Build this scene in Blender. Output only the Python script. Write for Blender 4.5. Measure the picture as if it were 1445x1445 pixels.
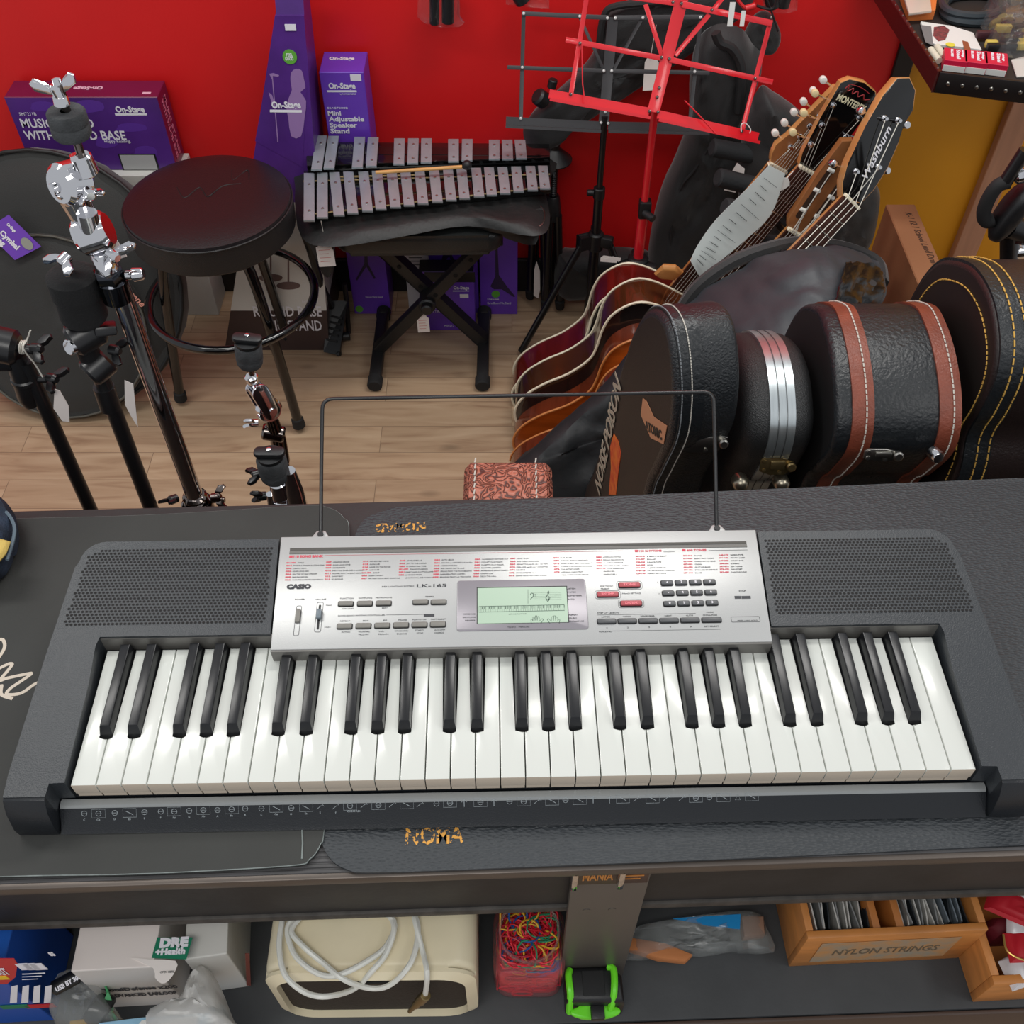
import bpy, bmesh, math, random
from mathutils import Vector as V, Matrix, noise
random.seed(7)
for _o in list(bpy.data.objects): bpy.data.objects.remove(_o)
SC = bpy.context.scene; COL = SC.collection
PI = math.pi

# ------------------------------------------------------------------ camera, world, lights, exposure
CAMZ = 1.878; PITCH = 0.8747; FPX = 1445.6
cd = bpy.data.cameras.new('camera'); cd.sensor_fit = 'HORIZONTAL'; cd.sensor_width = 36.0
cd.lens = 36.0 * FPX / 1445.0; cd.clip_start = 0.05
cam = bpy.data.objects.new('camera', cd); COL.objects.link(cam)
cam.location = (0, 0, CAMZ); cam.rotation_euler = (PI / 2 - PITCH, 0, 0)
SC.camera = cam
w = bpy.data.worlds.new('world'); SC.world = w; w.use_nodes = True
w.node_tree.nodes['Background'].inputs[0].default_value = (0.92, 0.95, 1.0, 1)
w.node_tree.nodes['Background'].inputs[1].default_value = 0.52
def area(name, loc, size, power, color=(1, 0.98, 0.94), target=None):
    l = bpy.data.lights.new(name, 'AREA'); l.shape = 'RECTANGLE'; l.size, l.size_y = size; l.energy = power; l.color = color
    o = bpy.data.objects.new(name, l); COL.objects.link(o); o.location = loc
    d = (V(target) - V(loc)) if target else V((0, 0, -1))
    o.rotation_euler = d.to_track_quat('-Z', 'Y').to_euler(); return o
area('ceiling_tube_light', (0.55, 1.75, 2.75), (1.2, 0.3), 20)
area('ceiling_tube_light', (-1.3, 1.3, 2.75), (1.2, 0.3), 15)
area('ceiling_tube_light', (-0.4, -0.5, 2.75), (1.2, 0.6), 15)
area('ceiling_tube_light', (1.9, 0.2, 2.75), (0.6, 1.2), 11)
SC.view_settings.view_transform = 'Standard'; SC.view_settings.look = 'None'
SC.view_settings.exposure = 0.0; SC.view_settings.gamma = 1.0; SC.view_settings.use_curve_mapping = False

# ------------------------------------------------------------------ measuring: a photo pixel to a place on a known plane
_s, _c = math.sin(PITCH), math.cos(PITCH)
def ray(px, py):
    u = (px - 722.5) / FPX; v = (722.5 - py) / FPX
    return V((u, _c + v * _s, -_s + v * _c))
def at(px, py, z=None, Y=None, X=None):
    d = ray(px, py)
    t = (z - CAMZ) / d.z if z is not None else (Y / d.y if Y is not None else X / d.x)
    return V((d.x * t, d.y * t, CAMZ + d.z * t))
def atp(px, py, p0, n):
    d = ray(px, py); c0 = V((0, 0, CAMZ)); t = (V(p0) - c0).dot(n) / d.dot(n); return c0 + d * t

# ------------------------------------------------------------------ materials
def lin(c):
    return tuple(((x / 255) / 12.92 if x / 255 <= 0.04045 else ((x / 255 + 0.055) / 1.055) ** 2.4) for x in c) + (1.0,)
MATS = {}
def mat(name, rgb, rough=0.5, metal=0.0, bump=0.0, bscale=200.0, var=0.0, vscale=8.0, coat=0.0, spec=None, trans=0.0, alpha=1.0, kind='noise', stretch=(1, 1, 1), emit=0.0, rgb2=None, detail=3.0, sheen=0):
    if name in MATS: return MATS[name]
    m = bpy.data.materials.new(name); m.use_nodes = True; MATS[name] = m
    nt = m.node_tree; N = nt.nodes; L = nt.links; b = N['Principled BSDF']
    b.inputs['Base Color'].default_value = lin(rgb); b.inputs['Roughness'].default_value = rough; b.inputs['Metallic'].default_value = metal
    if coat: b.inputs['Coat Weight'].default_value = coat; b.inputs['Coat Roughness'].default_value = 0.08
    if spec is not None: b.inputs['Specular IOR Level'].default_value = spec
    if trans: b.inputs['Transmission Weight'].default_value = trans
    if sheen: b.inputs['Sheen Weight'].default_value = sheen
    b.inputs['Alpha'].default_value = alpha
    if bump or var or rgb2:
        tc = N.new('ShaderNodeTexCoord'); mp = N.new('ShaderNodeMapping'); mp.inputs['Scale'].default_value = stretch
        L.new(tc.outputs['Object'], mp.inputs['Vector'])
    if bump:
        if kind == 'voronoi':
            t = N.new('ShaderNodeTexVoronoi'); t.inputs['Scale'].default_value = bscale; out = t.outputs['Distance']
        elif kind == 'wave':
            t = N.new('ShaderNodeTexWave'); t.inputs['Scale'].default_value = bscale; t.inputs['Distortion'].default_value = 0.3; out = t.outputs['Fac']
        else:
            t = N.new('ShaderNodeTexNoise'); t.inputs['Scale'].default_value = bscale; t.inputs['Detail'].default_value = detail; out = t.outputs['Fac']
        L.new(mp.outputs[0], t.inputs['Vector'])
        bn = N.new('ShaderNodeBump'); bn.inputs['Strength'].default_value = min(1.0, bump); bn.inputs['Distance'].default_value = 0.002
        L.new(out, bn.inputs['Height']); L.new(bn.outputs[0], b.inputs['Normal'])
    if var or rgb2:
        t2 = N.new('ShaderNodeTexNoise'); t2.inputs['Scale'].default_value = vscale; t2.inputs['Detail'].default_value = 6
        L.new(mp.outputs[0], t2.inputs['Vector'])
        cr = N.new('ShaderNodeValToRGB'); e = cr.color_ramp.elements
        if rgb2: a1, a2 = lin(rgb), lin(rgb2)
        else:
            a1 = tuple(x * (1 - var) for x in lin(rgb)[:3]) + (1,); a2 = tuple(min(1, x * (1 + var)) for x in lin(rgb)[:3]) + (1,)
        e[0].position = 0.35; e[0].color = a1; e[1].position = 0.65; e[1].color = a2
        L.new(t2.outputs['Fac'], cr.inputs[0]); L.new(cr.outputs[0], b.inputs['Base Color'])
    return m

# ------------------------------------------------------------------ mesh helpers
def frame(o, x, y):
    x = V(x).normalized(); y = V(y); z = x.cross(y).normalized(); y = z.cross(x)
    M = Matrix.Identity(4)
    for i in range(3): M[i][0] = x[i]; M[i][1] = y[i]; M[i][2] = z[i]; M[i][3] = o[i]
    return M
def zframe(o, z, xh=(1, 0, 0)):
    z = V(z).normalized(); x = V(xh); x = x - z * x.dot(z)
    if x.length < 1e-3: x = V((0, 1, 0)) - z * z.y
    x.normalize(); return frame(o, x, z.cross(x))
T = Matrix.Translation
def new(): return bmesh.new()
def _mi(fs, mi):
    for f in fs: f.material_index = mi
def box(bm, c, s, M=None, mi=0, bev=0.0, seg=2, taper=None):
    """axis box: centre c, size s; taper scales the top"""
    r = bmesh.ops.create_cube(bm, size=1.0); vs = r['verts']
    for v in vs:
        k = taper if (taper and v.co.z > 0) else (1, 1)
        v.co = V((v.co.x * s[0] * k[0] + c[0], v.co.y * s[1] * k[1] + c[1], v.co.z * s[2] + c[2]))
        if M is not None: v.co = M @ v.co
    fs = {f for v in vs for f in v.link_faces}; _mi(fs, mi)
    if bev:
        es = {e for v in vs for e in v.link_edges}
        r = bmesh.ops.bevel(bm, geom=list(es), offset=bev, segments=seg, affect='EDGES', profile=0.5, clamp_overlap=True); _mi(r['faces'], mi)
def bx(bm, x0, x1, y0, y1, z0, z1, M=None, mi=0, bev=0.0, seg=2):
    box(bm, ((x0 + x1) / 2, (y0 + y1) / 2, (z0 + z1) / 2), (abs(x1 - x0), abs(y1 - y0), abs(z1 - z0)), M, mi, bev, seg)
def cyl(bm, p, q, r0, r1=None, seg=20, mi=0, bev=0.0):
    p, q = V(p), V(q); r1 = r0 if r1 is None else r1
    M = zframe(p, q - p); h = (q - p).length
    if bev: prof = [(0, 0), (r0 - bev, 0), (r0, bev), (r1, h - bev), (r1 - bev, h), (0, h)]
    else: prof = [(0, 0), (r0, 0), (r1, h), (0, h)]
    lathe(bm, prof, M, seg, mi)
def lathe(bm, prof, M=None, seg=24, mi=0, closed=False):
    M = M if M is not None else Matrix.Identity(4); rows = []
    for (r, z) in prof:
        if r < 1e-7: rows.append([bm.verts.new(M @ V((0, 0, z)))])
        else: rows.append([bm.verts.new(M @ V((r * math.cos(2 * PI * i / seg), r * math.sin(2 * PI * i / seg), z))) for i in range(seg)])
    if closed: rows.append(rows[0])
    for a, b in zip(rows, rows[1:]):
        for i in range(seg):
            j = (i + 1) % seg
            try:
                if len(a) == 1 and len(b) == 1: continue
                if len(a) == 1: f = bm.faces.new((a[0], b[j], b[i]))
                elif len(b) == 1: f = bm.faces.new((a[i], a[j], b[0]))
                else: f = bm.faces.new((a[i], a[j], b[j], b[i]))
                f.material_index = mi
            except ValueError: pass
def cat(pts, n=6, closed=False):
    """catmull-rom through points"""
    P = [V(p) for p in pts]; k = len(P); out = []
    rng = range(k) if closed else range(k - 1)
    for i in rng:
        if closed: a, b, c, d = P[i - 1], P[i], P[(i + 1) % k], P[(i + 2) % k]
        else: a, b, c, d = P[max(i - 1, 0)], P[i], P[i + 1], P[min(i + 2, k - 1)]
        for j in range(n):
            t = j / n
            out.append(0.5 * ((2 * b) + (c - a) * t + (2 * a - 5 * b + 4 * c - d) * t * t + (3 * b - a - 3 * c + d) * t ** 3))
    if not closed: out.append(P[-1])
    return out
def tube(bm, pts, r, seg=8, closed=False, mi=0, caps=True):
    """tube along points; r a number or one radius per point"""
    P = [V(p) for p in pts]; n = len(P); rows = []; up = None
    for i in range(n):
        if closed: t = P[(i + 1) % n] - P[i - 1]
        else: t = P[min(i + 1, n - 1)] - P[max(i - 1, 0)]
        if t.length < 1e-9: t = V((0, 0, 1))
        t.normalize()
        if up is None: up = V((0, 0, 1)) if abs(t.z) < 0.9 else V((1, 0, 0))
        u = up - t * up.dot(t)
        if u.length < 1e-4: u = t.orthogonal()
        u.normalize(); up = u; w2 = t.cross(u); rr = r[i] if isinstance(r, (list, tuple)) else r
        rows.append([bm.verts.new(P[i] + (u * math.cos(2 * PI * k / seg) + w2 * math.sin(2 * PI * k / seg)) * rr) for k in range(seg)])
    m = n if closed else n - 1
    for i in range(m):
        a, b = rows[i], rows[(i + 1) % n]
        for k in range(seg):
            j = (k + 1) % seg; f = bm.faces.new((a[k], a[j], b[j], b[k])); f.material_index = mi
    if caps and not closed:
        for rw in (rows[0], rows[-1]):
            f = bm.faces.new(rw); f.material_index = mi
def prism(bm, pts, t0, t1, M=None, mi=0, bev=0.0, seg=2, capmi=None):
    """closed outline in local XY, from z=t0 to z=t1"""
    M = M if M is not None else Matrix.Identity(4)
    a = [bm.verts.new(M @ V((p[0], p[1], t0))) for p in pts]; b = [bm.verts.new(M @ V((p[0], p[1], t1))) for p in pts]
    n = len(pts); fs = []
    for i in range(n):
        j = (i + 1) % n; fs.append(bm.faces.new((a[i], a[j], b[j], b[i])))
    fa = bm.faces.new(a[::-1]); fb = bm.faces.new(b)
    _mi(fs, mi); _mi([fa, fb], mi if capmi is None else capmi)
    if bev:
        es = list(fa.edges) + list(fb.edges)
        r = bmesh.ops.bevel(bm, geom=es, offset=bev, segments=seg, affect='EDGES', profile=0.5, clamp_overlap=True); _mi(r['faces'], mi)
def rrect(w_, h_, r, n=5, cx=0, cy=0):
    out = []
    for (sx, sy, a0) in ((1, 1, 0), (-1, 1, 90), (-1, -1, 180), (1, -1, 270)):
        for i in range(n + 1):
            a = math.radians(a0 + 90 * i / n); out.append((cx + sx * (w_ / 2 - r) + r * math.cos(a), cy + sy * (h_ / 2 - r) + r * math.sin(a)))
    return out
def bar(bm, p, q, wd, th, n, mi=0, bev=0.0):
    """flat bar p->q, width wd, thickness th along n"""
    p, q, n = V(p), V(q), V(n); d = (q - p); L_ = d.length; M = frame(p, d, n.cross(d).normalized() if True else d)
    bx(bm, 0, L_, -wd / 2, wd / 2, -th / 2, th / 2, M, mi, bev)
def crease(x, y, z):
    """folded-cloth noise: soft swells plus sharp ridges"""
    a = noise.noise(V((x, y, z))); b = 1 - abs(noise.noise(V((x * 1.7 + 5, y * 1.7, z + 3)))) * 2.4; c = 1 - abs(noise.noise(V((x * 3.4, y * 3.4 + 9, z)))) * 2.4
    return a + 0.7 * b + 0.35 * c - 0.5
def pillow(bm, pts, thick, M, rings=7, k=2.4, wr=0.004, ws=14, mi=0, seed=0.0, flat=0.35, lo=None):
    """soft padded shape from a closed 2D outline"""
    n = len(pts); cx = sum(p[0] for p in pts) / n; cy = sum(p[1] for p in pts) / n
    for side in (1, -1):
        th = thick / 2 if side > 0 else (lo if lo is not None else thick / 2)
        prev = None
        for r_ in range(rings + 1):
            f = r_ / rings
            if side < 0 and r_ == rings: row = bot
            else:
                row = []
                for p in pts:
                    x = cx + (p[0] - cx) * f; y = cy + (p[1] - cy) * f
                    h = th * (max(0.0, 1 - f ** (k * 2)) ** 0.5)
                    nz = crease(x * ws + seed, y * ws, side * 3.1) * min(1.0, (1 - f) * 6)
                    row.append(V((x, y, side * (h + wr * nz * (1 if r_ < rings else 0)))))
                    if r_ == 0: break
                row = [bm.verts.new(M @ q) for q in row]
            if r_ == rings and side > 0: bot = row
            if prev is not None:
                for i in range(n):
                    j = (i + 1) % n
                    vs = (prev[0], row[i], row[j]) if len(prev) == 1 else (prev[i], row[i], row[j], prev[j])
                    if side < 0: vs = vs[::-1]
                    f_ = bm.faces.new(vs); f_.material_index = mi
            prev = row
def sheet(bm, rows, th=0.003, wr=0.0, ws=12, mi=0, sub=4, seed=0):
    """cloth through a grid of points, smoothed, with thickness"""
    g = [cat(r_, sub) for r_ in rows]; cols = len(g[0])
    g2 = [cat([g[i][j] for i in range(len(g))], sub) for j in range(cols)]
    A = [[None] * len(g2[0]) for _ in g2]; B = [[None] * len(g2[0]) for _ in g2]; m, k = len(g2), len(g2[0])
    for i in range(m):
        for j in range(k):
            p = g2[i][j]; du = g2[min(i + 1, m - 1)][j] - g2[max(i - 1, 0)][j]; dv = g2[i][min(j + 1, k - 1)] - g2[i][max(j - 1, 0)]
            nn = du.cross(dv)
            nn = nn.normalized() if nn.length > 1e-12 else V((0, 0, 1))
            q = p + nn * wr * crease(p.x * ws + seed, (p.y + p.z) * ws * 0.8, p.z * ws)
            A[i][j] = bm.verts.new(q); B[i][j] = bm.verts.new(q - nn * th)
    for i in range(m - 1):
        for j in range(k - 1):
            for f in ((A[i][j], A[i + 1][j], A[i + 1][j + 1], A[i][j + 1]), (B[i][j + 1], B[i + 1][j + 1], B[i + 1][j], B[i][j])):
                bm.faces.new(f).material_index = mi
    for i in range(m - 1):
        for j in (0, k - 1): bm.faces.new((A[i][j], A[i + 1][j], B[i + 1][j], B[i][j])).material_index = mi
    for j in range(k - 1):
        for i in (0, m - 1): bm.faces.new((A[i][j], A[i][j + 1], B[i][j + 1], B[i][j])).material_index = mi
def text(bm, s, M, h, width=None, align='LEFT', mi=0, bold=0.0, shear=0.0, ext=0.0003, mirror=False):
    """raised lettering: baseline at M origin, cap height h, optional total width"""
    cu = bpy.data.curves.new('t', 'FONT'); cu.body = s; cu.size = h / 0.7; cu.offset = bold; cu.shear = shear; cu.extrude = ext; cu.resolution_u = 2
    o = bpy.data.objects.new('t', cu); COL.objects.link(o); bpy.context.view_layer.update()
    me = bpy.data.meshes.new_from_object(o.evaluated_get(bpy.context.evaluated_depsgraph_get()))
    bpy.data.objects.remove(o); bpy.data.curves.remove(cu)
    if not me.vertices: return
    xs = [v.co.x for v in me.vertices]; x0, x1 = min(xs), max(xs); sx = (width / (x1 - x0)) if width else 1.0
    off = {'LEFT': -x0, 'CENTER': -(x0 + x1) / 2, 'RIGHT': -x1}[align]
    S = Matrix.Diagonal((-sx if mirror else sx, 1, 1, 1)) @ T((off, 0, 0))
    if len(me.polygons) > 0:
        k0 = len(bm.faces); me.transform(M @ S); bm.from_mesh(me); bm.faces.ensure_lookup_table()
        for f in bm.faces[k0:]: f.material_index = mi
    bpy.data.meshes.remove(me)

# ------------------------------------------------------------------ object helpers
WM = {}
def root(name, label, cat_, loc, rotz=0.0, group=None):
    o = bpy.data.objects.new(name, None); COL.objects.link(o); o.empty_display_size = 0.05
    o.location = loc; o.rotation_euler = (0, 0, rotz); o['label'] = label; o['category'] = cat_
    if group: o['group'] = group
    WM[o.name] = Matrix.Translation(V(loc)) @ Matrix.Rotation(rotz, 4, 'Z'); return o
def obj(name, bm, mats, parent=None, smooth=True, local=False, kind=None, label=None, ang=40, keepn=False):
    """one mesh object; built in world coordinates unless local; a child keeps its parent's origin frame"""
    me = bpy.data.meshes.new(name)
    if not keepn: bmesh.ops.recalc_face_normals(bm, faces=bm.faces)
    bm.to_mesh(me); bm.free()
    for m in (mats if isinstance(mats, (list, tuple)) else [mats]): me.materials.append(m)
    o = bpy.data.objects.new(name, me); COL.objects.link(o)
    if parent is not None:
        W = WM[parent.name]
        if not local: me.transform(W.inverted())
        o.parent = parent; WM[o.name] = W
    elif not local:
        xs = [v.co for v in me.vertices]
        c = V(((min(v.x for v in xs) + max(v.x for v in xs)) / 2, (min(v.y for v in xs) + max(v.y for v in xs)) / 2, min(v.z for v in xs)))
        me.transform(Matrix.Translation(-c)); o.location = c; WM[o.name] = Matrix.Translation(c)
    if smooth and len(me.polygons):
        me.shade_smooth(); me.set_sharp_from_angle(angle=math.radians(ang))
    if kind: o['kind'] = kind
    if label: o['label'] = label
    return o
def sub(name, bm, mats, part, **k):
    """a piece of a part (third level); shares the thing's frame"""
    return obj(name, bm, mats, parent=part, **k)
def single(name, bm, mats, label, cat_, group=None, kind=None, **k):
    o = obj(name, bm, mats, **k); o['label'] = label; o['category'] = cat_
    if group: o['group'] = group
    if kind: o['kind'] = kind
    return o

# common materials
BLK = mat('black_plastic', (24, 25, 27), 0.42, bump=0.15, bscale=900)
BLKM = mat('black_metal', (20, 20, 22), 0.33, spec=0.6)
BLKG = mat('black_gloss', (12, 12, 13), 0.12, coat=0.5)
RUB = mat('black_rubber', (27, 27, 28), 0.8)
FELT = mat('grey_felt', (62, 64, 66), 0.98, bump=0.6, bscale=500, var=0.25, vscale=60)
CHR = mat('chrome', (225, 225, 228), 0.08, 1.0)
STEEL = mat('brushed_steel', (170, 168, 162), 0.3, 1.0)
NYL = mat('black_nylon', (30, 30, 31), 0.62, bump=0.35, bscale=420, sheen=0.3)
NYL2 = mat('black_shiny_nylon', (56, 59, 64), 0.5, bump=0.5, bscale=45, detail=6)
WHT = mat('white_paper', (226, 226, 222), 0.7)
PRW = mat('white_print', (232, 230, 236), 0.6)
PUR = mat('purple_card', (98, 54, 178), 0.38, var=0.12, vscale=6)
PURD = mat('dark_purple_card', (80, 40, 124), 0.35, var=0.2, vscale=7)
GRN = mat('green_print', (96, 170, 60), 0.5)
CREAM = mat('cream_plastic', (226, 212, 170), 0.4)
IVORY = mat('ivory_binding', (236, 226, 200), 0.35)
STITCHW = mat('white_thread', (205, 200, 190), 0.8)

# ------------------------------------------------------------------ setting
WY = 2.42
def structure(name, bm, m, **k):
    o = obj(name, bm, m, **k); o['kind'] = 'structure'; return o
def floor_mat():
    m = bpy.data.materials.new('oak_laminate'); m.use_nodes = True; nt = m.node_tree; N = nt.nodes; L = nt.links; b = N['Principled BSDF']
    tc = N.new('ShaderNodeTexCoord')
    br = N.new('ShaderNodeTexBrick'); br.offset = 0.37; br.inputs['Scale'].default_value = 1.0
    br.inputs['Brick Width'].default_value = 0.9; br.inputs['Row Height'].default_value = 0.092; br.inputs['Mortar Size'].default_value = 0.0009
    br.inputs['Color1'].default_value = (0, 0, 0, 1); br.inputs['Color2'].default_value = (1, 1, 1, 1); br.inputs['Mortar'].default_value = (0.5, 0.5, 0.5, 1); br.inputs['Mortar Smooth'].default_value = 0.2
    L.new(tc.outputs['Object'], br.inputs['Vector'])
    sep = N.new('ShaderNodeSeparateColor'); L.new(br.outputs['Color'], sep.inputs[0])
    # grain, shifted per plank
    add = N.new('ShaderNodeCombineXYZ'); mu = N.new('ShaderNodeMath'); mu.operation = 'MULTIPLY'; mu.inputs[1].default_value = 9.0
    L.new(sep.outputs[0], mu.inputs[0]); L.new(mu.outputs[0], add.inputs[2])
    va = N.new('ShaderNodeVectorMath'); va.operation = 'ADD'; L.new(tc.outputs['Object'], va.inputs[0]); L.new(add.outputs[0], va.inputs[1])
    mp = N.new('ShaderNodeMapping'); mp.inputs['Scale'].default_value = (1.3, 11, 1); L.new(va.outputs[0], mp.inputs['Vector'])
    n1 = N.new('ShaderNodeTexNoise'); n1.inputs['Scale'].default_value = 2.6; n1.inputs['Detail'].default_value = 8; n1.inputs['Distortion'].default_value = 1.2; L.new(mp.outputs[0], n1.inputs['Vector'])
    cr = N.new('ShaderNodeValToRGB'); e = cr.color_ramp.elements
    e[0].position = 0.25; e[0].color = lin((150, 118, 92)); e[1].position = 0.75; e[1].color = lin((200, 172, 142))
    q = cr.color_ramp.elements.new(0.45); q.color = lin((182, 152, 122))
    L.new(n1.outputs['Fac'], cr.inputs[0])
    # knots
    mk = N.new('ShaderNodeMapping'); mk.inputs['Scale'].default_value = (2.4, 5.5, 1); L.new(va.outputs[0], mk.inputs['Vector'])
    vo = N.new('ShaderNodeTexVoronoi'); vo.inputs['Scale'].default_value = 1.3; L.new(mk.outputs[0], vo.inputs['Vector'])
    ck = N.new('ShaderNodeValToRGB'); ck.color_ramp.elements[0].position = 0.02; ck.color_ramp.elements[0].color = (0.28, 0.28, 0.28, 1); ck.color_ramp.elements[1].position = 0.11; ck.color_ramp.elements[1].color = (1, 1, 1, 1)
    L.new(vo.outputs['Distance'], ck.inputs[0])
    mx = N.new('ShaderNodeMix'); mx.data_type = 'RGBA'; mx.blend_type = 'MULTIPLY'; mx.inputs[0].default_value = 0.6
    L.new(cr.outputs[0], mx.inputs[6]); L.new(ck.outputs[0], mx.inputs[7])
    # plank tone
    tn = N.new('ShaderNodeMapRange'); tn.inputs[3].default_value = 0.84; tn.inputs[4].default_value = 1.06; L.new(sep.outputs[0], tn.inputs[0])
    m2 = N.new('ShaderNodeMix'); m2.data_type = 'RGBA'; m2.blend_type = 'MULTIPLY'; m2.inputs[0].default_value = 1.0
    L.new(mx.outputs[2], m2.inputs[6]); cb = N.new('ShaderNodeCombineColor')
    for i in range(3): L.new(tn.outputs[0], cb.inputs[i])
    L.new(cb.outputs[0], m2.inputs[7])
    m3 = N.new('ShaderNodeMix'); m3.data_type = 'RGBA'; m3.inputs[7].default_value = lin((95, 72, 54)); L.new(m2.outputs[2], m3.inputs[6])
    fm = N.new('ShaderNodeMath'); fm.operation = 'MULTIPLY'; fm.inputs[1].default_value = 0.7; L.new(br.outputs['Fac'], fm.inputs[0]); L.new(fm.outputs[0], m3.inputs[0])
    L.new(m3.outputs[2], b.inputs['Base Color']); b.inputs['Roughness'].default_value = 0.45
    return m
b_ = new(); bx(b_, -2.4, 2.4, -1.2, WY + 0.1, -0.05, 0); structure('floor', b_, floor_mat(), smooth=False)
RED = mat('red_paint', (224, 24, 26), 0.5, bump=0.12, bscale=160, var=0.04, vscale=3)
YEL = mat('amber_paint', (214, 146, 18), 0.5, bump=0.12, bscale=160, var=0.05, vscale=3)
b_ = new(); bx(b_, -2.4, 0.945, WY, WY + 0.1, 0, 2.0); structure('wall_back', b_, RED, smooth=False)
b_ = new(); bx(b_, 0.945, 2.4, WY, WY + 0.1, 0, 2.0); structure('wall_right', b_, YEL, smooth=False)
b_ = new(); bx(b_, 0.922, 0.966, WY - 0.012, WY, 0, 2.0, bev=0.002); structure('trim_1', b_, mat('black_trim', (28, 22, 20), 0.5), smooth=False)
b_ = new(); bx(b_, 1.235, 1.30, WY - 0.03, WY, 0, 2.0, bev=0.003); structure('trim_2', b_, mat('tan_wood_trim', (176, 128, 100), 0.5, var=0.1, stretch=(6, 6, 0.6)), smooth=False)
b_ = new(); bx(b_, -2.4, 0.915, WY - 0.014, WY, 0, 0.11, bev=0.003); structure('baseboard_back', b_, mat('black_vinyl', (22, 21, 22), 0.5), smooth=False)
# ------------------------------------------------------------------ counter
CT = 0.93; CA = math.radians(1.9256)
def cfr(x, y, z):  # counter frame -> world; x along counter, y from front edge, z height
    p0 = V((0.0128, 0.423, 0)); a = V((math.cos(CA), math.sin(CA), 0)); n = V((-math.sin(CA), math.cos(CA), 0))
    return p0 + a * x + n * y + V((0, 0, z))
CM = frame(cfr(0, -0.0650, 0), (math.cos(CA), math.sin(CA), 0), (-math.sin(CA), math.cos(CA), 0))  # origin on the front edge line
CD = 0.457; SH = 0.53
ctr = root('display_counter', 'black shop counter with rubber covered top and open shelf under the keyboard', 'counter', tuple(cfr(0, 0.2, 0)), CA)
TOPM = mat('worn_black_top', (50, 49, 49), 0.55, bump=0.25, bscale=120, var=0.15, vscale=9)
b_ = new(); bx(b_, -1.3, 1.3, 0.004, CD, CT - 0.014, CT, CM, bev=0.003); obj('countertop', b_, TOPM, ctr)
# ribbed rubber front strip
b_ = new(); n_ = 13
for i in range(n_): bx(b_, -1.3, 1.3, 0.0015 + i * 0.0052, 0.0015 + i * 0.0052 + 0.0036, CT, CT + 0.0022, CM, bev=0.0007, seg=1)
bx(b_, -1.3, 1.3, 0.0, 0.07, CT - 0.0002, CT + 0.0008, CM)
obj('ribbed_edge_strip', b_, mat('grey_ribbed_rubber', (74, 73, 74), 0.6, var=0.25, vscale=50, stretch=(0.3, 1, 1)), ctr)
b_ = new(); bx(b_, -1.3, 1.3, -0.004, 0.004, CT - 0.014, CT + 0.001, CM, bev=0.0015); obj('metal_edge', b_, mat('worn_brown_metal', (96, 88, 82), 0.38, 0.55, var=0.15, vscale=4), ctr)
b_ = new(); bx(b_, -1.3, 1.3, 0.022, 0.038, CT - 0.165, CT - 0.0145, CM, bev=0.002)
obj('fascia_board', b_, mat('black_painted_board', (34, 33, 33), 0.55, bump=0.2, bscale=80, var=0.3, vscale=12), ctr)
b_ = new(); bx(b_, -1.3, 1.3, 0.018, 0.040, CT - 0.177, CT - 0.163, CM, bev=0.003); obj('fascia_lip', b_, mat('worn_wood_edge', (62, 58, 54), 0.6, var=0.3, vscale=60), ctr)
b_ = new(); bx(b_, -1.3, 1.3, -0.040, CD - 0.02, SH - 0.02, SH, CM, bev=0.002); obj('shelf', b_, mat('dark_grey_shelf', (58, 60, 62), 0.6, bump=0.15, bscale=90, var=0.12, vscale=14), ctr)
b_ = new(); bx(b_, -1.3, 1.3, -0.046, -0.041, SH - 0.07, SH - 0.002, CM, bev=0.001); obj('shelf_edge', b_, mat('brown_shelf_edge', (74, 58, 50), 0.5), ctr)
b_ = new(); bx(b_, -1.3, 1.3, CD - 0.02, CD, 0, CT - 0.03, CM); obj('back_panel', b_, BLK, ctr)
for sx in (-1.28, 1.28):
    b_ = new(); bx(b_, sx - 0.02, sx + 0.02, 0.03, CD - 0.02, 0, CT - 0.03, CM); obj('side_panel', b_, BLK, ctr)
b_ = new(); bx(b_, -1.26, 1.26, -0.02, CD - 0.02, 0.0, 0.08, CM); obj('plinth', b_, BLK, ctr)
POSTM = mat('grey_brown_metal', (98, 92, 86), 0.45, 0.35, var=0.08, vscale=6)
CI = CM.inverted(); PF = cfr(0, -0.0575, 0); PN = CM.to_3x3() @ V((0, -1, 0)); pA = CI @ atp(806, 1250, PF, PN); pB = CI @ atp(914, 1250, PF, PN)
b_ = new(); bx(b_, pA.x, pB.x, 0.0075, 0.0165, SH + 0.0, CT - 0.0145, CM, bev=0.001); obj('divider_post', b_, POSTM, ctr)
STK = mat('dark_sticker', (70, 50, 44), 0.4); GOLD = mat('gold_print', (196, 128, 60), 0.5)
ZT0 = CT - 0.012
b_ = new(); bx(b_, pA.x + 0.003, pB.x - 0.002, 0.0062, 0.0074, ZT0 - 0.052, ZT0 - 0.003, CM, bev=0.0003); stk = obj('price_label_strip', b_, STK, ctr)
b_ = new(); Mf = CM @ frame((pA.x + 0.010, 0.0060, ZT0 - 0.040), (1, 0, 0), (0, 0, 1)); text(b_, 'MANIA', Mf, 0.020, 0.030, bold=0.0006)
sub('lettering', b_, GOLD, stk, smooth=False)
b_ = new()
for k in range(4): bx(b_, pB.x - 0.028, pB.x - 0.007 - 0.003 * (k % 2), 0.0055, 0.0062, ZT0 - 0.016 - k * 0.008, ZT0 - 0.0145 - k * 0.008, CM)
sub('small_print', b_, GOLD, stk, smooth=False)
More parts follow.
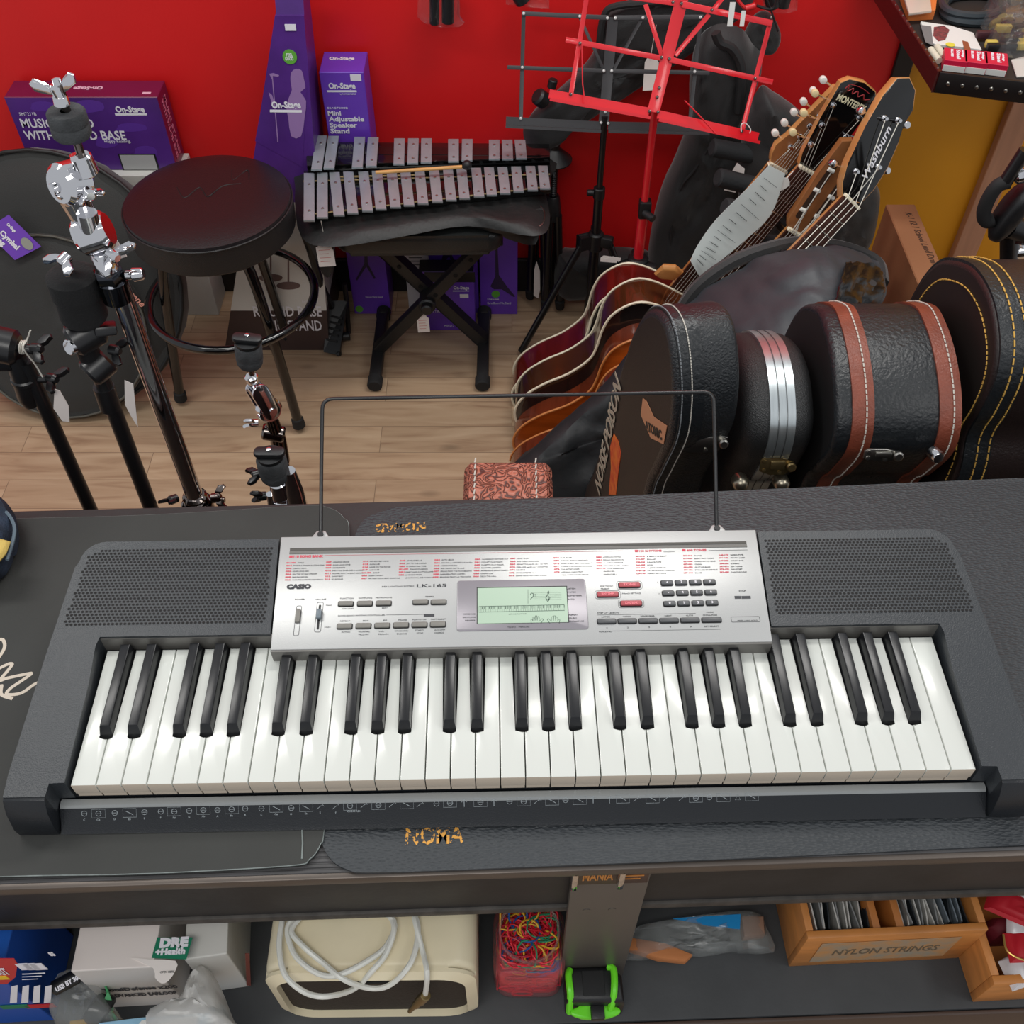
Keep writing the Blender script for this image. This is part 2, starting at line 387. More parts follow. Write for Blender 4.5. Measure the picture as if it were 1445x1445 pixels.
for x_ in (pA.x + 0.001, pA.x + 0.046):
    b_ = new(); bx(b_, x_ - 0.003, x_ + 0.003, -0.004, 0.006, ZT0 - 0.042, ZT0 + 0.004, CM, bev=0.0015); obj('metal_clip', b_, CHR, ctr)
b_ = new()
for k in (0.25, 0.6): cyl(b_, CM @ V((pA.x + (pB.x - pA.x) * k, 0.0078, ZT0 - 0.13)), CM @ V((pA.x + (pB.x - pA.x) * k, 0.0068, ZT0 - 0.13)), 0.004, seg=12)
obj('post_rivet', b_, POSTM, ctr)

# ------------------------------------------------------------------ flat gig bags lying on the counter
def flat_pts(px, z): return [at(x, y, z=z) for (x, y) in px]
zl = CT + 0.006
FOAM = mat('dark_rubber_foam', (54, 55, 53), 0.75, bump=0.15, bscale=300, var=0.1, vscale=7)
FOAM2 = mat('textured_vinyl_mat', (52, 56, 60), 0.5, bump=0.45, bscale=330, kind='voronoi', stretch=(0.55, 1.3, 1), var=0.1, vscale=5)
PIPE = mat('white_worn_piping', (126, 134, 132), 0.6, var=0.2, vscale=90)
def slab(name, px, ztop, m, label, cat_, pipe=None, pr=0.0008):
    P = cat([at(x, y, z=ztop) for (x, y) in px], 5, True)
    r_ = root(name, label, cat_, (sum(p.x for p in P) / len(P), sum(p.y for p in P) / len(P), CT + 0.0008))
    b_ = new(); prism(b_, [(p.x, p.y) for p in P], CT + 0.0026 if ztop < 1 else 0, ztop, bev=0.0015); obj('padded_panel', b_, m, r_)
    if pipe:
        b_ = new(); tube(b_, [p + V((0, 0, -0.001)) for p in P], pr, 6, True); obj('piping', b_, pipe, r_)
    return r_
lb = slab('gig_bag', [(-300, 745), (-60, 734), (200, 727), (420, 714), (462, 716), (484, 730), (492, 760), (478, 960), (458, 1160), (452, 1190), (436, 1212), (405, 1221), (200, 1232), (0, 1236), (-330, 1248)],
          CT + 0.0085, FOAM, 'flat black gig bag with pale script logo lying under the left half of the keyboard', 'gig bag', PIPE)
b_ = new(); tube(b_, [at(426, 1165, z=CT + 0.009), at(427, 1190, z=CT + 0.009), at(426, 1212, z=CT + 0.009)], 0.0008, 6); obj('edge_seam', b_, PIPE, lb)
# script logo strokes on the left bag
LOGO = mat('pale_logo_print', (206, 194, 178), 0.6)
b_ = new()
for st in ([(-30, 955), (-8, 935), (6, 915), (4, 903), (-6, 905), (-14, 920)],
           [(-40, 965), (5, 940), (17, 937), (12, 945), (0, 960), (10, 957), (38, 951), (44, 951), (30, 961), (14, 972), (10, 980), (30, 978), (48, 966), (60, 962), (64, 966), (58, 972), (54, 984)],
           [(-30, 990), (-5, 975), (2, 967), (2, 980), (18, 986)]):
    tube(b_, cat([at(x, y, z=CT + 0.0086) for (x, y) in st], 5), 0.0021, 6)
for v in b_.verts: v.co.z = CT + 0.0086 + (v.co.z - CT - 0.0086) * 0.15
obj('script_logo', b_, LOGO, lb)
rb = slab('gig_bag', [(1800, 662), (1700, 666), (1500, 672), (1000, 694), (600, 713), (540, 722), (508, 740), (494, 800), (480, 980), (456, 1150), (452, 1176), (462, 1206), (488, 1226), (540, 1231), (800, 1221), (1100, 1209), (1445, 1192), (1650, 1184), (1780, 1179), (1850, 1160), (1872, 1100), (1872, 1000), (1860, 800), (1850, 690)],
          CT + 0.0055, FOAM2, 'long textured black gig bag with worn yellow lettering under the right of the keyboard', 'gig bag')
YLW = mat('worn_yellow_print', (214, 152, 60), 0.6)
def worn_mat():
    m = bpy.data.materials.new('cracked_yellow_print'); m.use_nodes = True; nt = m.node_tree; N = nt.nodes; L = nt.links; b = N['Principled BSDF']
    tc = N.new('ShaderNodeTexCoord'); n = N.new('ShaderNodeTexNoise'); n.inputs['Scale'].default_value = 260; n.inputs['Detail'].default_value = 2; L.new(tc.outputs['Object'], n.inputs['Vector'])
    cr = N.new('ShaderNodeValToRGB'); cr.color_ramp.elements[0].position = 0.47; cr.color_ramp.elements[0].color = lin((52, 56, 60)); cr.color_ramp.elements[1].position = 0.52; cr.color_ramp.elements[1].color = lin((220, 158, 66))
    L.new(n.outputs['Fac'], cr.inputs[0]); L.new(cr.outputs[0], b.inputs['Base Color']); b.inputs['Roughness'].default_value = 0.6; return m
WORN = worn_mat()
b_ = new(); pa, pb = at(601, 737, z=CT + 0.0056), at(529, 740, z=CT + 0.0056)   # upside down from the camera
text(b_, 'NOMAD', frame(pa, pb - pa, V((0, -1, 0))), 0.0125, (pb - pa).length, bold=0.0006, ext=0.0002)
obj('lettering', b_, WORN, rb, smooth=False)
b_ = new(); pa, pb = at(572, 1192, z=CT + 0.0056), at(662, 1189, z=CT + 0.0056)
text(b_, 'NOMA', frame(pa, pb - pa, V((0, 1, 0))), 0.0165, (pb - pa).length * 0.92, bold=0.0006, ext=0.0002)
obj('lettering', b_, WORN, rb, smooth=False)

# denim strap bag at the counter's left end
dn = root('denim_bag', 'dark blue denim bag with yellow patch at the far left end of the counter', 'bag', tuple(at(-10, 770, z=CT + 0.0085)))
Q = [at(x, y, z=CT + 0.03) for (x, y) in ((-70, 690), (-20, 698), (4, 706), (22, 728), (26, 750), (18, 778), (4, 806), (-30, 830), (-90, 840))]
b_ = new(); pillow(b_, [(p.x, p.y) for p in cat(Q, 4, True)], 0.05, T((0, 0, CT + 0.034)), wr=0.006, ws=40)
obj('bag_body', b_, mat('dark_denim', (38, 50, 68), 0.85, bump=0.7, bscale=500, var=0.35, vscale=60), dn)
b_ = new(); pillow(b_, [(at(x, y, z=CT + 0.055).x, at(x, y, z=CT + 0.055).y) for (x, y) in ((-30, 765), (2, 762), (16, 766), (10, 782), (-2, 796), (-30, 800))], 0.012, T((0, 0, CT + 0.057)), wr=0.001)
obj('yellow_patch', b_, mat('yellow_cloth', (206, 178, 96), 0.9, bump=0.5, bscale=300), dn)
b_ = new(); tube(b_, cat([at(x, y, z=CT + 0.05) for (x, y) in ((-30, 712), (2, 718), (18, 736), (20, 756), (10, 790))], 5), 0.002, 6); obj('seam', b_, mat('blue_grey_thread', (96, 112, 124), 0.8), dn)
# ------------------------------------------------------------------ electronic keyboard
KA = math.radians(1.1177)
kb = root('electronic_keyboard', 'black and silver electronic keyboard with 61 keys lying across the counter', 'keyboard', (0.0128, 0.423, CT), KA)
KW = WM[kb.name]; KI = KW.inverted()
def kp(px, py, z):
    p = KI @ at(px, py, z=CT + z); return p
def ko(name, bm, m, parent=None, **k): return obj(name, bm, m, parent or kb, local=True, **k)
CASE = mat('charcoal_case', (48, 52, 56), 0.36, bump=0.2, bscale=700, var=0.06, vscale=3)
CASED = mat('black_case', (27, 30, 34), 0.34, bump=0.15, bscale=700)
SILV = mat('silver_panel', (186, 187, 186), 0.33, 0.35, bump=0.05, bscale=900)
zf, zb = 0.062, 0.083
HX = 0.4745
def ztop(y): return zf + (zb - zf) * max(0, min(1, (y - 0.02) / 0.25))
# body: profile swept; underside shell
OUT = [(-0.4780, 0.001), (0.4780, 0.001), (0.4795, 0.01), (0.476, 0.13), (0.470, 0.235)] + [(0.4668 - 0.0 - 0.024 * (1 - math.cos(math.radians(a))), 0.243 + 0.024 * math.sin(math.radians(a))) for a in range(0, 91, 15)]
OUT += [(-x, y) for (x, y) in OUT[:1:-1]]
b_ = new(); n = len(OUT)
lo = [b_.verts.new((x * 0.995, y, 0.0095)) for (x, y) in OUT]; hi = [b_.verts.new((x * 0.998, y, 0.0305)) for (x, y) in OUT]
for i in range(n): b_.faces.new((lo[i], lo[(i + 1) % n], hi[(i + 1) % n], hi[i]))
b_.faces.new(lo[::-1]); b_.faces.new(hi); ko('lower_case', b_, CASED)
# side arms and grille decks
def deck(sgn):
    b_ = new()
    inner = [(0.4262, 0.152), (0.4285, 0.142), (0.4262, 0.10), (0.4262, 0.0), (0.4402, -0.0006), (0.4405, -0.0135)]
    outer = [(0.4788, -0.0135), (0.4805, 0.01), (0.476, 0.13), (0.470, 0.235)] + [(0.4668 - 0.024 * (1 - math.cos(math.radians(a))), 0.243 + 0.024 * math.sin(math.radians(a))) for a in range(0, 91, 15)]
    pts = inner + outer + [(0.2585, 0.2672), (0.2545, 0.152)]
    if sgn < 0: pts = [(-x, y) for (x, y) in pts][::-1]
    a = [b_.verts.new((x, y, 0.03)) for (x, y) in pts]
    t = [b_.verts.new((x, y, ztop(y))) for (x, y) in pts]; m = len(pts)
    for i in range(m): b_.faces.new((a[i], a[(i + 1) % m], t[(i + 1) % m], t[i]))
    fb = b_.faces.new(a[::-1]); ft = b_.faces.new(t)
    bmesh.ops.triangulate(b_, faces=[ft], quad_method='BEAUTY', ngon_method='BEAUTY')
    o = ko('side_panel', b_, CASE, ang=25)
    return o
decks = {s_: deck(s_) for s_ in (-1, 1)}
# end cap front faces (darker rounded fronts)
for s_ in (-1, 1):
    b_ = new(); x_ = sorted((s_ * 0.4405, s_ * 0.4792)); pr_ = [(-0.0135, 0.0610), (-0.0165, 0.0600), (-0.0235, 0.046), (-0.0285, 0.022), (-0.0275, 0.0095), (0.0, 0.0095), (0.0, 0.0605)]
    prism(b_, pr_, x_[0], x_[1], frame((0, 0, 0), (0, 1, 0), (0, 0, 1)), bev=0.0015); ko('end_cap', b_, CASED)
# grilles: perforated plates
for s_, name in ((-1, 'speaker_grille'), (1, 'speaker_grille')):
    corners = {-1: [(0.452, 0.2575), (0.2645, 0.2575), (0.2585, 0.166), (0.468, 0.166)]}
    b_ = new(); px_, py_ = 0.0042, 0.0037; row = 0; y = 0.1665; holes = 0
    while y < 0.2585:
        f = (y - 0.1665) / (0.2585 - 0.1665); xi = 0.2605 + 0.0035 * f; xo = 0.4665 - 0.0085 * f
        if f > 0.86: xo -= 0.018 * ((f - 0.86) / 0.14) ** 2
        x = 0.24 + (px_ / 2 if row % 2 else 0)
        while x < xo:
            if x > xi + 0.001:
                z = ztop(y) + 0.00035; vs = [b_.verts.new((s_ * x + 0.00165 * math.cos(a * PI / 3 + PI / 6), y + 0.00145 * math.sin(a * PI / 3 + PI / 6), z)) for a in range(6)]
                b_.faces.new(vs); holes += 1
            x += px_
        y += py_ ; row += 1
    sub('perforation', b_, mat('grille_hole', (6, 6, 7), 0.7), decks[s_], local=True, smooth=False)
# centre silver panel
PZ0, PZ1 = 0.0735, 0.0855
def pz(y): return PZ0 + (PZ1 - PZ0) * (y - 0.133) / (0.268 - 0.133)
PM = frame((0, 0.133, PZ0), (1, 0, 0), (0, 0.135, PZ1 - PZ0))
def pk(px, py):
    """pixel on the slanted panel -> panel coordinates"""
    n = (KW.to_3x3() @ V((PM[0][2], PM[1][2], PM[2][2])))
    p = atp(px, py, KW @ V((0, 0.133, PZ0)), n); q = PM.inverted() @ (KI @ p); return q.x, q.y
b_ = new()
prism(b_, [(-0.2520, 0), (0.2520, 0), (0.2560, 0.1355), (-0.2560, 0.1355)], -0.04, 0.0, PM, bev=0.0012)
panel = ko('control_panel', b_, SILV)
b_ = new(); bx(b_, -0.2519, 0.2519, 0.131, 0.1336, 0.05, 0.0725, bev=0.0008)
for s_ in (-1, 1): bx(b_, *sorted((s_ * 0.2522, s_ * 0.4275)), 0.151, 0.154, 0.05, ztop(0.15) - 0.003)
ko('key_slot_lip', b_, mat('dark_silver_lip', (118, 116, 112), 0.4, 0.3))
DK = mat('panel_ink', (62, 64, 68), 0.6); RDI = mat('red_ink', (214, 74, 92), 0.6)
SLOT = mat('slot_grey', (112, 110, 106), 0.5); SLOTD = mat('slot_shadow_grey', (84, 82, 78), 0.6)
x0, y0 = pk(409, 777); x1, y1 = pk(1053, 765)
b_ = new(); bx(b_, x0, x1, y0 - 0.0005, y0 + 0.0028, 0.0001, 0.0005, PM, bev=0.0001); bx(b_, x0, x1, y0 - 0.0045, y0 - 0.0012, 0.0001, 0.0006, PM, mi=1)
ko('music_rest_slot', b_, [SLOTD, SLOT], panel)
tb = new(); tr = new(); ZT = 0.0002
def pt(s, px, py, pxw, h, bm=None, bold=0.0, align='LEFT', shear=0):
    x, y = pk(px, py); xe, _ = pk(px + pxw, py)
    text(bm or tb, s, PM @ T((x, y, ZT)), h, abs(xe - x), align, bold=bold, ext=0.00008, shear=shear)
pt('CASIO', 404, 831, 35, 0.0050, bold=0.0006)
pt('KEY LIGHTING SYSTEM', 539, 829, 45, 0.0017); pt('LK-165', 588, 829, 42, 0.0038, bold=0.0001)
pt('POWER', 416, 847, 14, 0.0016); pt('VOLUME', 445, 847, 15, 0.0016)
pt('MAX', 460, 855, 8, 0.0013); pt('MIN', 458, 886, 8, 0.0013)
pt('110 SONG BANK', 414, 787, 42, 0.0028, tr, 0.0002)
pt('150 RHYTHMS', 902, 779, 32, 0.0024, tr, 0.0001); pt('400 TONES', 969, 778, 28, 0.0024, tr, 0.0001)
for (px, py) in ((408, 787), (896, 779), (963, 778)):
    x, y = pk(px, py); bx(tr, x, x + 0.0035, y, y + 0.0026, ZT - 0.0001, ZT + 0.0001, PM)
def rule(bm, xa, xb, py, th=0.00022):
    x, y = pk(xa, py); x2, y2 = pk(xb, py); bx(bm, x, x2, y, y + th, ZT - 0.0001, ZT + 0.0001, PM)
rule(tr, 458, 880, 784); rule(tb, 936, 952, 779); rule(tb, 1000, 1055, 777)
songs = [(404, 792, [('001-006', 'WORLD'), ('001', 'TWINKLE TWINKLE LITTLE STAR'), ('002', 'LIGHTLY ROW'), ('003', 'LONG LONG AGO'), ('004', 'ON TOP OF OLD SMOKEY'), ('005', 'SAKURA SAKURA'), ('006', 'WHEN THE SAINTS GO MARCHING IN')]),
 (460, 791, [('007', 'AMAZING GRACE'), ('008', 'AULD LANG SYNE'), ('009', 'COME BIRDS'), ('010', 'DID YOU EVER SEE A LASSIE?'), ('011', 'MICHAEL ROW THE BOAT ASHORE'), ('012', 'DANNY BOY'), ('013', 'MY BONNIE')]),
 (512, 790, [('014', 'HOME SWEET HOME'), ('015', 'AURA LEE'), ('016', 'HOME ON THE RANGE'), ('017', 'ALOHA OE'), ('046-050', 'EVENT'), ('046', 'SILENT NIGHT'), ('047', 'WE WISH YOU A MERRY CHRISTMAS')]),
 (564, 789, [('048', 'JINGLE BELLS'), ('049', 'JOY TO THE WORLD'), ('050', 'O CHRISTMAS TREE'), ('051-099', 'PIANO/CLASSICS'), ('051', 'MARY HAD A LITTLE LAMB'), ('052', 'LE CYGNE FROM'), ('', 'LE CARNAVAL DES ANIMAUX')]),
 (613, 788, [('053', 'JE TE VEUX'), ('054', 'SONATA op.13 PATHETIQUE 2nd Mov'), ('055', 'HEIDENROSLEIN'), ('056', 'AIR FROM SUITE no.3'), ('057', 'SPRING FROM THE FOUR SEASONS'), ('058', 'HABANERA FROM CARMEN'), ('059', 'BRINDISI FROM LA TRAVIATA')]),
 (670, 787, [('060', 'HUNGARIAN DANCES no.5'), ('061', 'MINUET IN G MAJOR'), ('062', 'MUSETTE IN D MAJOR'), ('063', 'GAVOTTE (GOSSEC)'), ('064', 'ARABESQUE (BURGMULLER)'), ('065', 'CHOPSTICKS'), ('066', 'DECK THE HALL')]),
 (720, 786, [('067', 'ODE TO JOY'), ('068', 'AVE MARIA (GOUNOD)'), ('069', 'SONATINA op.36 no.1 1st Mov.'), ('070', 'PRELUDE op.28 no.7 (CHOPIN)'), ('071', 'REVERIE'), ('072', 'GYMNOPEDIES no.1'), ('073', 'GOING HOME FROM NEW WORLD')]),
 (781, 785, [('074', 'FUR ELISE'), ('075', 'TURKISH MARCH (MOZART)'), ('076', 'SONATA op.27 no.2 MOONLIGHT'), ('077', 'ETUDE op.10 no.3 CHANSON DE L ADIEU'), ('078', 'THE ENTERTAINER'), ('079', 'WEDDING MARCH FROM'), ('', 'MIDSUMMER NIGHTS DREAM')]),
 (841, 784, [('080', 'AMERICAN PATROL'), ('081', 'PEDALS RECARNAVAL'), ('082', 'LA CHEVALERESQUE'), ('083', 'SONATA K.545 1st Mov.'), ('101-110', 'LIVE EXERCISE'), ('', 'EXERCISE I'), ('', 'EXERCISE II')]),
 (897, 783, [('001-018', '8 BEAT/16 BEAT'), ('019-027', 'BALLAD'), ('028-045', 'DANCE/POPS'), ('046-058', 'ROCK'), ('059-077', 'JAZZ/EUROPEAN'), ('078-128', 'LATIN/WORLD/VARIOUS'), ('129-150', 'PIANO RHYTHMS')]),
 (964, 782, [('001-016', 'PIANO'), ('017-030', 'ELECTRIC PIANO'), ('031-046', 'CHROMATIC PERC.'), ('047-062', 'ORGAN'), ('063-098', 'GUITAR/BASS'), ('099-126', 'STRINGS/ENSEMBLE'), ('127-144', 'BRASS')]),
 (1015, 781, [('145-170', 'REED/PIPE'), ('171-186', 'SYNTH-LEAD'), ('187-205', 'SYNTH-PAD'), ('206-246', 'ETHNIC'), ('247-374', 'GM TONES'), ('375-391', 'DRUM SET'), ('392-400', 'DANCE/SOUND')])]
for ci, (px, py, rows) in enumerate(songs):
    for k, (a, t_) in enumerate(rows):
        yy = py + 3 + k * 4.05; xx = px - k * 0.35 + (ci > 6) * k * 0.5
        if a: pt(a, xx, yy, 8 if len(a) == 3 else 13, 0.0015, tr, 0.00008)
        pt(t_, xx + (10 if len(a) <= 3 else 16), yy, min(44, 1.75 * len(t_) if ci < 9 else 2.0 * len(t_)), 0.0014)
ko('red_lettering', tr, RDI, panel, smooth=False)
BTN = mat('grey_button', (126, 124, 118), 0.45); BTND = mat('dark_button', (84, 86, 88), 0.4); BTNR = mat('red_button', (176, 78, 84), 0.45); BEZ = mat('button_bezel', (34, 34, 36), 0.5)
def button(px, py, pw, ph, m, lab=None, name='button', lm=None):
    xa, ya = pk(px - pw / 2, py + ph / 2); xb, yb = pk(px + pw / 2, py - ph / 2)
    b_ = new(); prism(b_, rrect(xb - xa, yb - ya, 0.0012, 3, (xa + xb) / 2, (ya + yb) / 2), 0.0, 0.0026, PM, mi=0, bev=0.0006)
    prism(b_, rrect(xb - xa + 0.0016, yb - ya + 0.0016, 0.0016, 3, (xa + xb) / 2, (ya + yb) / 2), -0.0005, 0.0003, PM, mi=1)
    o = ko(name, b_, [m, BEZ], panel)
    if lab:
        b_ = new(); text(b_, lab, PM @ T(((xa + xb) / 2, (ya + yb) / 2 - (yb - ya) * 0.28, 0.0027)), (yb - ya) * 0.5, None if len(lab) < 2 else (xb - xa) * 0.6, 'CENTER', bold=0.0001, ext=0.00005)
        for v in b_.verts: pass
        tx.append((b_, lm))
tx = []
for k, x in enumerate((488, 515, 541.5)): button(x, 852.5 - k * 0.4, 21, 6.5, BTN)
for x in (593.5, 619): button(x, 850, 21, 6.5, BTN)
for k, x in enumerate((486.5, 513, 539.5, 566, 592, 618)): button(x, 884.3 - k * 0.55, 21, 7, BTN)
for k, x in enumerate((856, 885, 914.5, 944, 973.5, 1004)): button(x, 877.2 - k * 0.4, 25 if k < 5 else 26, 6.5, BTND)
button(857.5, 839.3, 29, 7, BTNR, 'RHYTHM', lm='p'); button(888, 826, 29, 7, BTNR, 'TONE', lm='p'); button(890.5, 852, 29, 7, BTNR, 'SONG BANK', lm='p')
for r_, (ys, labs) in enumerate(((823, '+789'), (837.5, '-456'), (852.3, '0123'))):
    for k in range(4): button(941 + r_ * 1.8 + k * 20, ys - k * 0.4, 15, 6.5, BTND, labs[k], lm='w')
bw = new()
for (t_b, lm) in tx:
    me = bpy.data.meshes.new('t'); t_b.to_mesh(me); t_b.free(); k0 = len(bw.faces); bw.from_mesh(me); bpy.data.meshes.remove(me); bw.faces.ensure_lookup_table()
    for f in bw.faces[k0:]: f.material_index = 0 if lm == 'w' else 1
ko('button_lettering', bw, [PRW, mat('pink_print', (240, 130, 140), 0.5)], panel, smooth=False)
for s, x, y, wd in (('FUNCTION', 480, 845.5, 19), ('SAMPLING', 506, 845, 19), ('METRONOME', 530, 844.5, 23), ('TEMPO', 600, 843, 12), ('KEY LIGHT', 483, 860, 16), ('BEAT', 539, 859, 8),
                    ('SONG BANK / RHYTHM CONTROLLER', 477, 870, 66), ('REPEAT', 480, 877.5, 14), ('REW', 512, 877, 8), ('FF', 541, 876.5, 5), ('PAUSE', 562, 876, 12), ('PLAY/STOP', 582, 875.5, 20), ('PART SELECT', 608, 875, 21),
                    ('INTRO', 482, 893, 12), ('NORMAL', 506, 892.5, 16), ('FILL-IN', 506, 896.5, 14), ('VAR.', 534, 892, 8), ('FILL-IN', 534, 896, 14), ('SYNCHRO/', 557, 891.5, 19), ('ENDING', 560, 895.5, 14), ('START/', 586, 890.5, 12), ('STOP', 588, 894.5, 9), ('ACCOMP', 613, 890, 15), ('CHORDS', 613, 894, 13),
                    ('STEP UP LESSON', 843, 866, 30), ('LISTEN', 849, 871.5, 12), ('WATCH', 879, 871, 11), ('REMEMBER', 904, 870.5, 20), ('NEXT', 938, 870, 10), ('AUTO', 968, 869.5, 10), ('MUSIC', 997, 865, 10), ('CHALLENGE', 992, 869, 20),
                    ('1', 856, 887, 1.2), ('2', 885, 886.5, 2), ('3', 915, 886, 2), ('4', 945, 885.6, 2), ('5', 974, 885.2, 2), ('SET SELECT', 994, 885, 21), ('VOICE PAD', 845, 892.5, 19),
                    ('ONE TOUCH', 847, 828, 18), ('PRESET', 848, 832, 12), ('PIANO SETTING', 878, 838.5, 26), ('DSP', 1043, 835, 10), ('PRESS LONG HOLD', 1041, 877, 28)):
    pt(s, x, y, wd, 0.0015)
rule(tb, 545, 606, 868); rule(tb, 843, 982, 868); rule(tb, 845, 1017, 891)
for (x, y, w_) in ((1037, 845, 9), (1047, 845, 12), (598, 870.5, 14)):
    xa, ya = pk(x, y); bx(tb, xa, xa + w_ * 0.00077, ya, ya + 0.0032, ZT - 0.0001, ZT + 0.0001, PM)
# outlined boxes
def ring(bm, px, py, pw, ph, r=0.001, th=0.0002, z=ZT, M=None):
    xa, ya = pk(px - pw / 2, py + ph / 2); xb, yb = pk(px + pw / 2, py - ph / 2); pts = rrect(xb - xa, yb - ya, r, 4, (xa + xb) / 2, (ya + yb) / 2)
    tube(bm, [PM @ V((x, y, z)) for (x, y) in pts], th, 5, True)
ring(tb, 1052, 874, 39, 8); ring(tb, 420, 876, 12, 42, 0.0015); ring(tb, 450, 871, 13, 42, 0.0015)
for (x, y, w_) in ((857.5, 839.3, 35), (888, 826, 35), (890.5, 852, 35)): ring(tb, x, y, w_, 12, 0.0025, 0.00015)
for x, y in ((939, 822), (941, 838)):
    xa, ya = pk(x - 11, y); tube(tb, [PM @ V((xa - 0.001, ya - 0.001, ZT)), PM @ V((xa, ya + 0.001, ZT)), PM @ V((xa + 0.001, ya - 0.001, ZT))][:: 1], 0.00015, 5)
# power switch and volume slider
def blk(name, px, py, pw, ph, h, m, z=0.0):
    xa, ya = pk(px - pw / 2, py + ph / 2); xb, yb = pk(px + pw / 2, py - ph / 2)
    b_ = new(); prism(b_, rrect(xb - xa, yb - ya, 0.001, 3, (xa + xb) / 2, (ya + yb) / 2), z, h, PM, bev=0.0005 if h - z > 0.0015 else 0); return ko(name, b_, m, panel)
blk('power_switch', 420.5, 870, 9, 19, 0.003, BTN); blk('volume_slot', 450, 871, 6.5, 35, 0.0004, BEZ); blk('volume_slider', 450.5, 868.5, 8, 13, 0.005, mat('blue_grey_plastic', (112, 124, 132), 0.35))
# display window
xa, ya = pk(644.5, 889.5); xb, yb = pk(822, 823)
q = [pk(646, 820), pk(825, 816), pk(829, 886), pk(645, 891)]
b_ = new(); prism(b_, rrect(q[1][0] - q[0][0] + 0.001, q[0][1] - q[3][1], 0.003, 4, (q[0][0] + q[1][0]) / 2, (q[0][1] + q[3][1]) / 2), 0, 0.0012, PM, bev=0.0006)
ko('display_bezel', b_, mat('mauve_grey_bezel', (148, 144, 150), 0.3, 0.25), panel)
la, lb_ = pk(674, 881), pk(799, 829)
b_ = new(); bx(b_, la[0] - 0.0009, lb_[0] + 0.0009, la[1] - 0.0004, lb_[1] + 0.0012, 0.0011, 0.0014, PM, mi=1); bx(b_, la[0], lb_[0], la[1], lb_[1], 0.0012, 0.0016, PM)
lcd = ko('lcd_screen', b_, [mat('lcd_green', (176, 200, 178), 0.25), BEZ], panel)
LI = mat('lcd_ink', (38, 62, 58), 0.5); b_ = new(); zl_ = 0.0018
def lk(px, py, z=zl_): x, y = pk(px, py); return PM @ V((x, y, z))
def pl(bm, pts, th=0.00016, closed=False): tube(bm, [lk(*p) for p in pts], th, 4, closed)
pl(b_, [(745, 833), (745, 853)], 0.00012); pl(b_, [(676, 857), (796, 854.5), (796.5, 862.5), (676, 865)], 0.0002, True)
for k in range(36):
    x = 679 + k * 3.3; y = 857 - k * 0.07; pl(b_, [(x, y), (x, y + 7.6)], 0.00009)
    if k % 7 not in (2, 6): pl(b_, [(x + 1.6, y + 0.4), (x + 1.6, y + 4)], 0.00022)
text(b_, 'LEFT HAND  RIGHT HAND', frame(lk(718, 868.5), lk(740, 868) - lk(718, 868.5), KI.to_3x3() @ V((0, 1, 0.09))), 0.0011, 0.018, ext=0.00003)
for k in range(5): pl(b_, [(752, 838 + k * 2.4), (792, 837.2 + k * 2.4)], 0.00005)
pl(b_, cat([V((x, y, 0)).xy.to_3d() for x, y in ((748.5, 846), (752.5, 842.5), (752.5, 838.5), (749, 838), (748, 840.5))], 4) and [(748.5, 846.5), (751.5, 844), (753, 841), (752, 838.4), (749.6, 838), (748.4, 839.6), (749, 841)], 0.00028)
pl(b_, [(755, 839.5), (755.2, 839.9)], 0.0003); pl(b_, [(755, 842), (755.2, 842.4)], 0.0003)
pl(b_, [(771.5, 848), (773, 850), (774.5, 848.5), (773.2, 841), (772.8, 836.5), (774.2, 835.2), (774.6, 838), (771.5, 842), (770, 845), (772, 847.3), (775.5, 846.5), (776, 844), (773.8, 843)], 0.00026)
for (hx, sg) in ((758, 1), (781, -1)):
    pts = [(-8, 6), (-9, 1), (-7, 0), (-6, 3), (-6, -3), (-4, -3.5), (-3, 2), (-2.5, -5), (-0.5, -5), (0, 2), (1, -4), (3, -3.5), (2.8, 3), (7, -1), (9, 0), (5, 6)]
    pl(b_, [(hx + sg * a, 875 + b) for a, b in pts], 0.00016)
sub('lcd_symbols', b_, LI, lcd, local=True, smooth=False)
for s, x, y, wd in (('LISTEN', 800, 832.5, 12), ('WATCH', 800.5, 837.5, 12), ('REMEMBER', 801, 842.5, 20), ('AUTO', 801.5, 847.5, 9), ('REPEAT', 803, 869.5, 13), ('MUSIC', 803, 874, 11), ('CHALLENGE', 803, 878.5, 21), ('VOICE PAD', 653, 868.5, 18), ('SAMPLING', 653, 873, 18), ('REVERB', 656.5, 877.5, 14), ('TEMPO', 716, 887, 12), ('MEASURE', 732, 886.5, 15)):
    x_, y_ = pk(x, y); xe, _ = pk(x + wd, y); text(tb, s, PM @ T((x_, y_, 0.0014)), 0.0015, xe - x_, ext=0.00005)
ko('lettering', tb, DK, panel, smooth=False)
